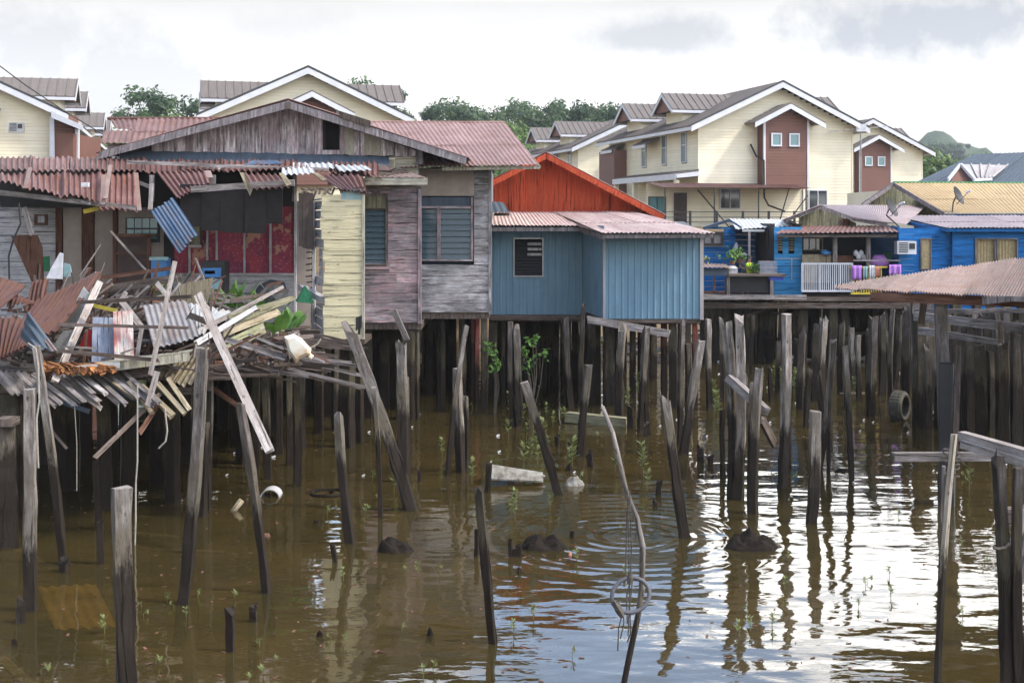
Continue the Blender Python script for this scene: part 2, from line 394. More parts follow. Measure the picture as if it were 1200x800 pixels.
    def hboards(s, A, B, z0, z1, course=.2, t=.025, holes=(), mi=0, gap=.006, lap=True, brk=0, out=None, zf=None):
        """horizontal boards between ground points A and B (xy), z0..z1; holes (s0,s1,z0,z1) along A->B; faces to the right of A->B ... out = outward vector"""
        A = V((A[0], A[1], 0)); B = V((B[0], B[1], 0)); d = B-A; L = d.length; d.normalize()
        out = V((out[0], out[1], 0)).normalized() if out is not None else V((d.y, -d.x, 0))
        z = z0
        while z < z1-1e-4:
            zt = min(z+course, z1); iv = [(0, L)]
            if zf:
                a, c = zf((z+zt)/2); iv = [(max(0, a), min(L, c))] if c > a else []
            for (h0, h1, hz0, hz1) in holes:
                if hz0 < (z+zt)/2 < hz1:
                    nv = []
                    for a, c in iv:
                        if h0 > a: nv.append((a, min(c, h0)))
                        if h1 < c: nv.append((max(a, h1), c))
                    iv = [x for x in nv if x[1]-x[0] > .01]
            for a, c in iv:
                cuts = [a]
                if brk:
                    x = a+s.r.uniform(.4, 1)*brk
                    while x < c-.3: cuts.append(x); x += s.r.uniform(.7, 1.3)*brk
                cuts.append(c)
                for x0, x1 in zip(cuts, cuts[1:]):
                    j = s.r.uniform(-.003, .003)
                    p0 = A+d*(x0+.002)+out*(t/2+j); p1 = A+d*(x1-.002)+out*(t/2+j)
                    zz = (z+zt)/2; hh = (zt-z)-gap
                    i = len(s.v)
                    tl = t*.45 if lap else 0
                    for p in (p0, p1):
                        s.v += [p-out*t/2+V((0, 0, zz-hh/2)), p+out*t/2+V((0, 0, zz-hh/2)), p+out*(t/2-tl)+V((0, 0, zz+hh/2)), p-out*t/2+V((0, 0, zz+hh/2))]
                    u = (t, hh, t, hh); acc = 0; Lb = x1-x0
                    for k in range(4):
                        k2 = (k+1) % 4
                        s.face((i+k, i+4+k, i+4+k2, i+k2), ((acc, x0), (acc, x1), (acc+u[k], x1), (acc+u[k], x0)), mi); acc += u[k]
                    s.face((i, i+1, i+2, i+3), ((0, 0), (t, 0), (t, hh), (0, hh)), mi); s.face((i+7, i+6, i+5, i+4), ((0, 0), (t, 0), (t, hh), (0, hh)), mi)
            z = zt
    def vboards(s, A, B, zlo, zhi, bw=.18, t=.02, holes=(), mi=0, rag=0, out=None, miss=0):
        """vertical boards; zlo, zhi are numbers or functions of the distance along A->B"""
        A = V((A[0], A[1], 0)); B = V((B[0], B[1], 0)); d = B-A; L = d.length; d.normalize()
        out = V((out[0], out[1], 0)).normalized() if out is not None else V((d.y, -d.x, 0))
        fl = zlo if callable(zlo) else (lambda x: zlo); fh = zhi if callable(zhi) else (lambda x: zhi)
        x = 0
        while x < L-.01:
            w = min(bw*s.r.uniform(.85, 1.15), L-x); m = x+w/2
            iv = [(0, 1)]
            if not (miss and s.r.random() < miss):
                segs = [(fl, fh, None, None)]
                zs = [(max(fl(m)-0, -99), fh(m))]
                for (h0, h1, hz0, hz1) in holes:
                    if h0 < m < h1:
                        ns = []
                        for a, c in zs:
                            if hz0 > a: ns.append((a, min(c, hz0)))
                            if hz1 < c: ns.append((max(a, hz1), c))
                        zs = ns
                for a, c in zs:
                    if c-a < .01: continue
                    j = s.r.uniform(-.004, .004); r0 = s.r.uniform(0, rag)
                    top = abs(c-fh(m)) < 1e-6; x0, x1 = x+.001, x+w-.001
                    i = len(s.v)
                    for (xx, zb, zt) in ((x0, a+r0, fh(x0) if top else c), (x1, a+r0+s.r.uniform(-rag, rag)*.3, fh(x1) if top else c)):
                        for z in (zb, zt):
                            s.v.append(A+d*xx+out*(t+j)+V((0, 0, z))); s.v.append(A+d*xx+V((0, 0, z)))
                    # order: x0zbF,x0zbB,x0ztF,x0ztB,x1zbF,x1zbB,x1ztF,x1ztB
                    s.face((i, i+4, i+6, i+2), ((0, a), (w, a), (w, c), (0, c)), mi)
                    s.face((i+5, i+1, i+3, i+7), ((0, a), (w, a), (w, c), (0, c)), mi)
                    s.face((i+1, i, i+2, i+3), ((0, a), (t, a), (t, c), (0, c)), mi)
                    s.face((i+4, i+5, i+7, i+6), ((0, a), (t, a), (t, c), (0, c)), mi)
                    s.face((i+1, i+5, i+4, i), ((0, a), (t, a), (t, a), (0, a)), mi)
                    s.face((i+2, i+6, i+7, i+3), ((0, a), (t, a), (t, a), (0, a)), mi)
            x += w
    def islands(s):
        par = list(range(len(s.v)))
        def find(a):
            while par[a] != a: par[a] = par[par[a]]; a = par[a]
            return a
        for f in s.f:
            a = find(f[0])
            for b in f[1:]: par[find(b)] = a
        out = {}
        for i, f in enumerate(s.f): out.setdefault(find(f[0]), []).append(i)
        res = []
        for fs in out.values():
            m = MB(); mp = {}
            for i in fs:
                for v in s.f[i]:
                    if v not in mp: mp[v] = len(m.v); m.v.append(s.v[v])
                m.face(tuple(mp[v] for v in s.f[i]), s.uv[i], s.mi[i])
            res.append(m)
        return res
    def build(s, name, mat, parent=None, world=True, smooth=False):
        if name in SPLIT and parent is not None:
            return [m.build_one(name, mat, parent, world, smooth) for m in s.islands()][0]
        return s.build_one(name, mat, parent, world, smooth)
    def build_one(s, name, mat, parent=None, world=True, smooth=False):
        off = V((0, 0, 0))
        me = bpy.data.meshes.new(name)
        origin = parent.matrix_basis.translation.copy() if (parent and world) else V((0, 0, 0))
        if parent is not None and world and parent.parent: origin = origin+parent.parent.location
        if parent is None and world and s.v:
            # origin at the foot of the thing
            mn = [min(v[i] for v in s.v) for i in range(3)]; mx = [max(v[i] for v in s.v) for i in range(3)]
            off = V(((mn[0]+mx[0])/2, (mn[1]+mx[1])/2, mn[2]))
        me.from_pydata([tuple(v-origin-off) for v in s.v], [], s.f)
        ms = mat if isinstance(mat, (list, tuple)) else [mat]
        for m in ms: me.materials.append(M[m] if isinstance(m, str) else m)
        ul = me.uv_layers.new(name='UVMap')
        flat = [c for f in s.uv for uv in f for c in uv]
        ul.data.foreach_set('uv', flat)
        me.polygons.foreach_set('material_index', s.mi)
        if smooth: me.polygons.foreach_set('use_smooth', [True]*len(me.polygons))
        me.update()
        o = bpy.data.objects.new(name, me); COL.objects.link(o)
        o.location = off
        if parent: o.parent = parent
        return o

def tag(o, label=None, cat=None, group=None, kind=None):
    if label: o['label'] = label
    if cat: o['category'] = cat
    if group: o['group'] = group
    if kind: o['kind'] = kind
    return o
def thing(name, label, cat, loc=(0, 0, 0), rz=0, group=None):
    o = bpy.data.objects.new(name, None); COL.objects.link(o); o.location = loc; o.rotation_euler = (0, 0, rz)
    return tag(o, label, cat, group)
def copy_thing(o, loc, rz=None, label=None, scale=None, only=None):
    c = o.copy(); COL.objects.link(c); c.location = loc
    if rz is not None: c.rotation_euler = (0, 0, rz)
    if scale is not None: c.scale = (scale,)*3 if isinstance(scale, (int, float)) else scale
    if label: c['label'] = label
    for ch in [x for x in bpy.data.objects if x.parent == o]:
        if only and not only(ch): continue
        d = ch.copy(); COL.objects.link(d); d.parent = c
        for g in [x for x in bpy.data.objects if x.parent == ch]:
            e = g.copy(); COL.objects.link(e); e.parent = d
    return c
ORD = ['leftmost', 'second', 'third', 'fourth', 'fifth', 'sixth', 'seventh', 'eighth', 'ninth', 'tenth', 'eleventh', 'twelfth', 'thirteenth', 'fourteenth', 'fifteenth', 'sixteenth', 'seventeenth', 'eighteenth', 'nineteenth', 'twentieth', 'twenty-first', 'twenty-second', 'twenty-third', 'twenty-fourth', 'twenty-fifth', 'twenty-sixth', 'twenty-seventh', 'twenty-eighth', 'twenty-ninth', 'thirtieth', 'thirty-first', 'thirty-second', 'thirty-third', 'thirty-fourth', 'thirty-fifth']
def rank(i): return 'leftmost' if i == 0 else ORD[i]+' from left'
SUN_EL = math.radians(50); SUN_AZ = V((0.94, -0.22))   # towards the sun
def environment():
    cam = bpy.data.cameras.new('camera'); co = bpy.data.objects.new('camera', cam); COL.objects.link(co)
    co.location = (0, 0, H); co.rotation_euler = (math.radians(90), 0, 0)
    cam.sensor_width = 36; cam.lens = 45; cam.shift_y = -(400-HY)/1200; cam.clip_end = 3000; cam.clip_start = .1
    SC.camera = co
    a = SUN_AZ.normalized(); d = V((a.x*math.cos(SUN_EL), a.y*math.cos(SUN_EL), math.sin(SUN_EL)))
    sl = bpy.data.lights.new('sun', 'SUN'); sl.energy = SUN; sl.angle = math.radians(5); sl.color = (1, .93, .82)
    so = bpy.data.objects.new('sun', sl); COL.objects.link(so); so.rotation_euler = d.to_track_quat('Z', 'Y').to_euler()
    so.location = (30, -20, 60)
    w = bpy.data.worlds.new('World'); SC.world = w; w.use_nodes = True
    s = NT.__new__(NT); s.t = w.node_tree; s.t.nodes.clear(); s.m = None
    s.out = s.t.nodes.new('ShaderNodeOutputWorld')
    sky = s.n('TexSky', sky_type='NISHITA', sun_disc=False); sky.sun_elevation = SUN_EL
    sky.sun_rotation = math.atan2(a.x, a.y); sky.air_density = 1; sky.dust_density = 1.5
    tc = s.n('TexCoord'); sp = s.n('SeparateXYZ'); s.l(tc.outputs['Generated'], sp.inputs[0])
    z = s.math('ADD', s.math('MAXIMUM', sp.outputs[2], 0), .12)
    cx = s.n('CombineXYZ'); s.l(s.math('DIVIDE', sp.outputs[0], z), cx.inputs[0]); s.l(s.math('DIVIDE', sp.outputs[1], z), cx.inputs[1])
    n1 = s.noise(cx.outputs[0], .75, 7, .58); n2 = s.noise(cx.outputs[0], 1.7, 6, .6, (1, 1, 1)); 
    warp = s.noise(tc.outputs['Generated'], 14, 6, .62)
    # grey undersides: general plus the banks the photograph shows
    grey = s.math('MULTIPLY', s.ramp(n2, .54, .74), .18)
    def bank(px, py, rx, ry, amt):
        nonlocal grey
        c = V(((px-600)/F, 1, (HY-py)/F)).normalized()
        dv = s.n('VectorMath', operation='SUBTRACT'); s.l(tc.outputs['Generated'], dv.inputs[0]); dv.inputs[1].default_value = c
        mp = s.n('VectorMath', operation='MULTIPLY'); s.l(dv.outputs[0], mp.inputs[0]); mp.inputs[1].default_value = (F/rx, F/rx, F/ry)
        ln = s.n('VectorMath', operation='LENGTH'); s.l(mp.outputs[0], ln.inputs[0])
        v = s.math('ADD', ln.outputs['Value'], s.math('MULTIPLY', s.math('SUBTRACT', warp, .5), 3.6))
        grey = s.math('MAXIMUM', grey, s.math('MULTIPLY', s.ramp(v, 1.15, .35), amt))
    bank(1130, 28, 150, 42, .80); bank(750, 42, 85, 22, .62); bank(180, 100, 95, 70, .42); bank(30, 50, 60, 45, .42); bank(1130, 160, 130, 26, .35)
    bank(1035, 108, 45, 12, .38); bank(310, 30, 70, 24, .2)
    # bright backlit cloud low in front of the viewer, duller elsewhere
    fr = s.ramp(sp.outputs[1], .1, .9)
    hi = s.math('MULTIPLY', s.ramp(sp.outputs[2], .62, .30), s.ramp(sp.outputs[2], .165, .24))
    br = s.math('ADD', s.math('MULTIPLY', s.math('MULTIPLY', fr, hi), SKY_FRONT), SKY_BASE)
    br = s.math('MULTIPLY', br, s.math('SUBTRACT', 1, s.math('MULTIPLY', s.ramp(n1, .42, .62), s.math('ADD', s.math('MULTIPLY', s.ramp(sp.outputs[2], .15, .25), .35), .06))))
    br = s.math('ADD', br, s.math('MULTIPLY', s.ramp(sp.outputs[2], .2, .1), SKY_LOW))
    dt = s.n('VectorMath', operation='DOT_PRODUCT'); s.l(tc.outputs['Generated'], dt.inputs[0]); dt.inputs[1].default_value = V((.62, -.62, .48)).normalized()
    br = s.math('ADD', br, s.math('MULTIPLY', s.math('POWER', s.math('MAXIMUM', dt.outputs['Value'], 0), 3), GLOW))
    cl = s.n('VectorMath', operation='SCALE'); cl.inputs[0].default_value = (10.1, 9.95, 9.65); s.l(br, cl.inputs['Scale'])
    gl = s.n('Mix', data_type='RGBA'); s.l(grey, gl.inputs[0]); s.l(cl.outputs[0], gl.inputs[6]); gl.inputs[7].default_value = (3.9, 4.15, 4.65, 1)
    # blue gaps, higher up
    gap = s.math('MULTIPLY', s.ramp(n1, .46, .54), s.ramp(sp.outputs[2], .19, .25))
    blue = s.n('VectorMath', operation='SCALE'); s.l(sky.outputs[0], blue.inputs[0]); blue.inputs['Scale'].default_value = BLUE
    fin = s.n('Mix', data_type='RGBA'); s.l(gap, fin.inputs[0]); s.l(gl.outputs[2], fin.inputs[6]); s.l(blue.outputs[0], fin.inputs[7])
    bg = s.n('Background'); bg.inputs[1].default_value = .1; s.l(fin.outputs[2], bg.inputs[0]); s.l(bg.outputs[0], s.out.inputs[0])
    SC.view_settings.view_transform = 'Standard'; SC.view_settings.look = 'None'; SC.view_settings.exposure = EXPO; SC.view_settings.gamma = 1
    SC.cycles.max_bounces = 8; SC.cycles.diffuse_bounces = 3; SC.cycles.glossy_bounces = 3; SC.cycles.transparent_max_bounces = 12
    SC.cycles.use_denoising = True
    SC.cycles.caustics_reflective = False; SC.cycles.caustics_refractive = False
    SC.cycles.sample_clamp_indirect = 6

def water():
    # bed: one sheet under the water that climbs a mud bank far back and runs on to the horizon
    mb = MB(3); xs = [-900, -300, -120]+list(range(-60, 61, 3))+[120, 300, 900]; ys = [-60, 0, 6]+[8+i*1.5 for i in range(40)]+[72, 80, 95, 120, 160, 240, 400, 900, 2500]
    def hz(x, y):
        z = -.55+.12*mnoise.noise(V((x*.3, y*.3, 0)))
        b = 49+1.5*mnoise.noise(V((x*.15, 3, 0)))
        if y > b: z += min(1.9, (y-b)*.22)+.18*mnoise.noise(V((x*.6, y*.6, 5)))
        if y > 66: z = max(z, min(4.2, (y-66)*.45+1.2))
        return z
    for y in ys:
        for x in xs: mb.v.append(V((x, y, hz(x, y))))
    n = len(xs)
    for j in range(len(ys)-1):
        for i in range(n-1):
            mb.face((j*n+i, j*n+i+1, (j+1)*n+i+1, (j+1)*n+i), ((0, 0),)*4)
    tag(mb.build('river_bed', 'bed', smooth=True), kind='structure')
    s = NT('river_water'); g = s.n('NewGeometry'); P = g.outputs['Position']
    mp = s.n('Mapping'); mp.inputs['Scale'].default_value = (.55, 1, 1); s.l(P, mp.inputs[0])
    a = s.noise(mp.outputs[0], 1.35, 2, .5); b = s.noise(mp.outputs[0], 4.3, 3, .55); c = s.noise(P, .18, 2)
    # calmer by the ruined house, livelier in the open on the right
    sx = s.n('SeparateXYZ'); s.l(P, sx.inputs[0])
    live = s.math('ADD', s.math('MULTIPLY', s.ramp(s.math('ADD', sx.outputs[0], s.math('MULTIPLY', c, 6)), -2, 5), .5), .5)
    h = s.math('ADD', s.math('MULTIPLY', a, 1.0), s.math('MULTIPLY', b, .13))
    h = s.math('MULTIPLY', h, live)
    # rings spreading from a disturbance
    def rings(px, py, rmax, k, amp):
        nonlocal h
        p = G(px, py); dv = s.n('VectorMath', operation='DISTANCE'); s.l(P, dv.inputs[0]); dv.inputs[1].default_value = p
        r = dv.outputs['Value']
        wv = s.math('SINE', s.math('MULTIPLY', r, k)); fall = s.ramp(r, rmax, .15)
        h = s.math('ADD', h, s.math('MULTIPLY', s.math('MULTIPLY', s.math('MULTIPLY', wv, fall), s.ramp(a, .3, .6)), amp))
    rings(735, 628, 3.3, 22, .20); rings(520, 640, 1.2, 26, .05); rings(880, 640, 1.0, 30, .04)
    bp = s.n('Bump'); bp.inputs['Distance'].default_value = WAVE; bp.inputs['Strength'].default_value = 1; s.l(h, bp.inputs['Height'])
    gl = s.n('BsdfGlossy'); gl.inputs['Roughness'].default_value = .015; gl.inputs['Color'].default_value = (1, 1, 1, 1); s.l(bp.outputs[0], gl.inputs['Normal'])
    fr = s.n('Fresnel'); fr.inputs['IOR'].default_value = 1.5; s.l(bp.outputs[0], fr.inputs['Normal'])
    mur = s.mix(s.ramp(s.noise(P, .5, 4, .6), .35, .65), (.070, .052, .018), (.046, .038, .015))
    df = s.n('BsdfDiffuse'); s.l(mur, df.inputs[0]); tr = s.n('BsdfTransparent'); tr.inputs[0].default_value = (.82, .72, .5, 1)
    m1 = s.n('MixShader'); m1.inputs[0].default_value = .55; s.l(tr.outputs[0], m1.inputs[1]); s.l(df.outputs[0], m1.inputs[2])
    m2 = s.n('MixShader'); s.l(fr.outputs[0], m2.inputs[0]); s.l(m1.outputs[0], m2.inputs[1]); s.l(gl.outputs[0], m2.inputs[2])
    s.l(m2.outputs[0], s.out.inputs[0])
    mb = MB(); mb.quad((-300, -60, 0), (300, -60, 0), (300, 70, 0), (-300, 70, 0))
    tag(mb.build('water', s.m), kind='structure')

def make_tree(name, seed, h, crown_w, leafmat, n=1500, leaf=.45, trunk_h=.35, loose=.5):
    """trunk with limbs and a crown of leaf clumps, standing at the origin"""
    r = random.Random(seed); tr = MB(seed); cr = MB(seed+1)
    top = V((r.uniform(-.3, .3), r.uniform(-.3, .3), h*.75))
    tr.tube([V((0, 0, -1)), V((0, 0, h*.2)), top*.6, top], [h*.035, h*.03, h*.02, h*.008], 7, wob=.1)
    clumps = []
    for k in range(r.randint(9, 13)):
        a = r.uniform(0, 6.28); zz = r.uniform(trunk_h, .92)*h; rr = crown_w*(.25+.75*r.random())*(1-.5*abs(zz/h-.6))
        c = V((math.cos(a)*rr, math.sin(a)*rr, zz)); clumps.append((c, r.uniform(.16, .30)*crown_w*1.25))
        b = top*(zz/h*.8); tr.tube([b, (b+c)/2+V((0, 0, -.2)), c], [h*.014, h*.009, h*.003], 5)
    clumps.append((V((0, 0, h*.9)), crown_w*.3))
    for k in range(n):
        c, rad = r.choice(clumps)
        d = V((r.gauss(0, 1), r.gauss(0, 1), r.gauss(0, .7))); d = d.normalized()*rad*(r.random()**.45)*(1+loose*.3*r.random())
        p = c+d; nrm = (d.normalized()+V((r.uniform(-.8, .8), r.uniform(-.8, .8), r.uniform(-.2, 1)))).normalized()
        x = nrm.orthogonal().normalized(); x = (Matrix.Rotation(r.uniform(0, 6.28), 3, nrm)@x); y = nrm.cross(x); s_ = leaf*r.uniform(.5, 1.2)
        i = len(cr.v); cr.v += [p-x*s_, p-y*s_*.5, p+x*s_, p+y*s_*.5]
        cr.face((i, i+1, i+2, i+3), ((0, 0), (1, 0), (1, 1), (0, 1)))
    e = thing(name, None, 'tree'); 
    tr.build('trunk', 'bark', e, world=False); cr.build('crown', leafmat, e, world=False)
    return e

def haze():
    mb = MB(); mb.box((-420, -20, -8), (420, 900, 120)); s = NT('thin_haze')
    v = s.n('VolumePrincipled'); v.inputs['Color'].default_value = (.80, .86, .93, 1); v.inputs['Density'].default_value = HAZE; v.inputs['Anisotropy'].default_value = .3
    s.l(v.outputs[0], s.out.inputs['Volume']); tag(mb.build('haze', s.m), kind='stuff')
def forest():
    r = random.Random(5)
    # wooded hill in the middle distance and a far one on the right
    def hill(name, pts, D0, D1, zb, bump):
        mb = MB(8); n = 60; m = 14
        X = lambda px, D: (px-600)/F*D
        x0, x1 = pts[0][0], pts[-1][0]
        def prof(px):
            for (a, ya), (b, yb) in zip(pts, pts[1:]):
                if a <= px <= b: return ya+(yb-ya)*(px-a)/(b-a)
            return pts[-1][1]
        for j in range(m+1):
            t = j/m; D = D0+(D1-D0)*t
            for i in range(n+1):
                px = x0+(x1-x0)*i/n; top = H+(HY-prof(px))/F*((D0+D1)/2)
                hh = math.sin(min(1, t*2)*math.pi/2) if t < .5 else math.cos((t-.5)*math.pi)
                z = zb+(top-zb)*hh+bump*mnoise.noise(V((px*.05, t*6, 1)))*(hh > .1)
                mb.v.append(V((X(px, (D0+D1)/2)*(1+.1*(t-.5)), D, z)))
        for j in range(m):
            for i in range(n):
                a = j*(n+1)+i; mb.face((a, a+1, a+n+2, a+n+1), ((0, 0),)*4)
        return tag(mb.build(name, 'hill', smooth=True), kind='structure')
    hill('wooded_hill', [(330, 235), (420, 190), (480, 168), (560, 158), (640, 150), (700, 145), (760, 150), (860, 190), (960, 230)], 190, 330, 3.5, 3)
    hill('far_hill', [(960, 230), (1040, 190), (1072, 170), (1090, 164), (1118, 166), (1145, 178), (1185, 205), (1300, 225), (1500, 235)], 520, 760, 4, 8)
    kinds = [make_tree('broadleaf_tree', 11, 13, 6.5, 'leaf', 3600, .36), make_tree('broadleaf_tree', 12, 15, 6, 'leaf2', 3600, .36, .3),
             make_tree('broadleaf_tree', 13, 17, 4.6, 'leaf', 2400, .36, .42, .9), make_tree('bushy_tree', 14, 10, 6.5, 'leaf3', 3600, .36, .15)]
    used = set()
    look = ['round crowned green tree', 'dark dense tree', 'tall loose crowned tree', 'bushy lighter green tree']
    def put(k, px, ytop, D, label, grp):
        h = [13, 15, 17, 10][k]*.98; zt = H+(HY-ytop)/F*D
        sc = r.uniform(.85, 1.1); z = zt-h*sc
        loc = ((px-600)/F*D, D, z)
        if k not in used:
            used.add(k); o = kinds[k]; o.location = loc; o.scale = (sc,)*3; o.rotation_euler = (0, 0, r.uniform(0, 6)); o['label'] = label; o['group'] = grp
        else: o = copy_thing(kinds[k], loc, r.uniform(0, 6.28), label, sc); o['group'] = grp
    # skyline of the hill
    sky = [(470, 128, 2), (488, 150, 0), (505, 122, 2), (524, 120, 0), (541, 124, 1), (556, 126, 0), (572, 146, 3), (590, 128, 1), (606, 120, 0), (620, 126, 0), (636, 142, 3), (652, 118, 2), (668, 128, 0), (682, 120, 1), (699, 121, 2), (712, 130, 0), (724, 124, 1), (738, 140, 3), (420, 96, 0), (435, 105, 1), (452, 140, 3)]
    sky.sort()
    nm = 0
    for i, (px, y, k) in enumerate(sky):
        put(k, px, y, r.uniform(195, 225), f'{look[k]} on the wooded skyline, {rank(i)}', 'trees on the wooded skyline')
    row2 = [(478, 160), (500, 150), (520, 148), (545, 152), (565, 158), (585, 150), (604, 148), (622, 156), (640, 165), (655, 150), (672, 154), (690, 158), (706, 146), (720, 150), (745, 158)]
    for i, (px, y) in enumerate(row2):
        put(r.choice([0, 1, 3, 0]), px, y, r.uniform(165, 188), f'leafy tree on the lower wooded slope, {rank(i)}', 'trees on the lower slope')
    row3 = [(600, 172), (618, 168), (634, 178), (650, 170), (668, 176)]
    for i, (px, y) in enumerate(row3):
        put([3, 1, 0][i % 3], px, y, r.uniform(145, 160), f'dark bushy tree just above the red gable, {rank(i)} of five', 'trees above the red gable')
    put(2, 179, 102, 178, 'large round tree standing alone against the sky behind the maroon roof', None)
    put(3, 204, 134, 150, 'small tree half hidden behind the maroon roof, right of the large round one', None)
    put(1, 226, 116, 150, 'dark tree beside the left end of the middle cream house roof', None)
    put(3, 116, 160, 140, 'green tree in the gap right of the far left cream house', None)
    for i, (px, y, k) in enumerate([(1078, 190, 3), (1092, 184, 3), (1105, 190, 0), (1118, 196, 3)]):
        put(k, px, y, 135, f'yellow green tree between the cream house and the slate roof, {rank(i)}', 'trees beside the slate roof')
    far = [(1070, 172), (1080, 168), (1092, 165), (1104, 168), (1114, 164), (1124, 167), (1133, 176), (1142, 184), (1155, 190)]
    for i, (px, y) in enumerate(far):
        put(i % 2, px, y, 560+r.uniform(0, 20), f'tiny hazy tree along the crest of the far hill, {rank(i)}', 'trees on the far crest')
    for o in list(bpy.data.objects):
        if o.type == 'EMPTY' and o.get('group') == 'trees on the far crest': o.scale = (.9,)*3
def win(mb_frame, mb_glass, c, w, h, nrm, side, bars=1, fw=.07, depth=.08):
    """window frame + panes at centre c, on a wall facing nrm"""
    c = V(c); nrm = V(nrm); side = V(side); up = V((0, 0, 1))
    o = nrm*depth/2
    for sgn in (-1, 1):
        mb_frame.beam(c+side*sgn*(w/2-fw/2)-up*h/2+o, c+side*sgn*(w/2-fw/2)+up*h/2+o, fw, depth, side)
        mb_frame.beam(c-side*(w/2-fw)+up*sgn*(h/2-fw/2)+o, c+side*(w/2-fw)+up*sgn*(h/2-fw/2)+o, fw, depth, up)
    for k in range(1, bars+1):
        x = -w/2+w*k/(bars+1); mb_frame.beam(c+side*x-up*(h/2-fw)+o, c+side*x+up*(h/2-fw)+o, fw*.8, depth*.9, side)
    mb_glass.slab(c-side*(w/2-fw)-up*(h/2-fw)+nrm*.03, c+side*(w/2-fw)-up*(h/2-fw)+nrm*.03, c+side*(w/2-fw)+up*(h/2-fw)+nrm*.03, c-side*(w/2-fw)+up*(h/2-fw)+nrm*.03, .02)

def seam_roof(mb, P00, P10, P11, P01, t=.12, rib=.45, mi=0, rh=.05):
    """standing-seam slope: P00->P10 eave, P01->P11 ridge"""
    P00, P10, P11, P01 = map(V, (P00, P10, P11, P01)); n = (P10-P00).cross(P01-P00).normalized()
    mb.slab(P00, P10, P11, P01, t, mi)
    L = (P10-P00).length; k = max(1, round(L/rib))
    for i in range(k+1):
        u = i/k; a = P00*(1-u)+P10*u; b = P01*(1-u)+P11*u
        mb.beam(a+n*rh/2, b+n*rh/2, .06, rh, (P10-P00), mi)

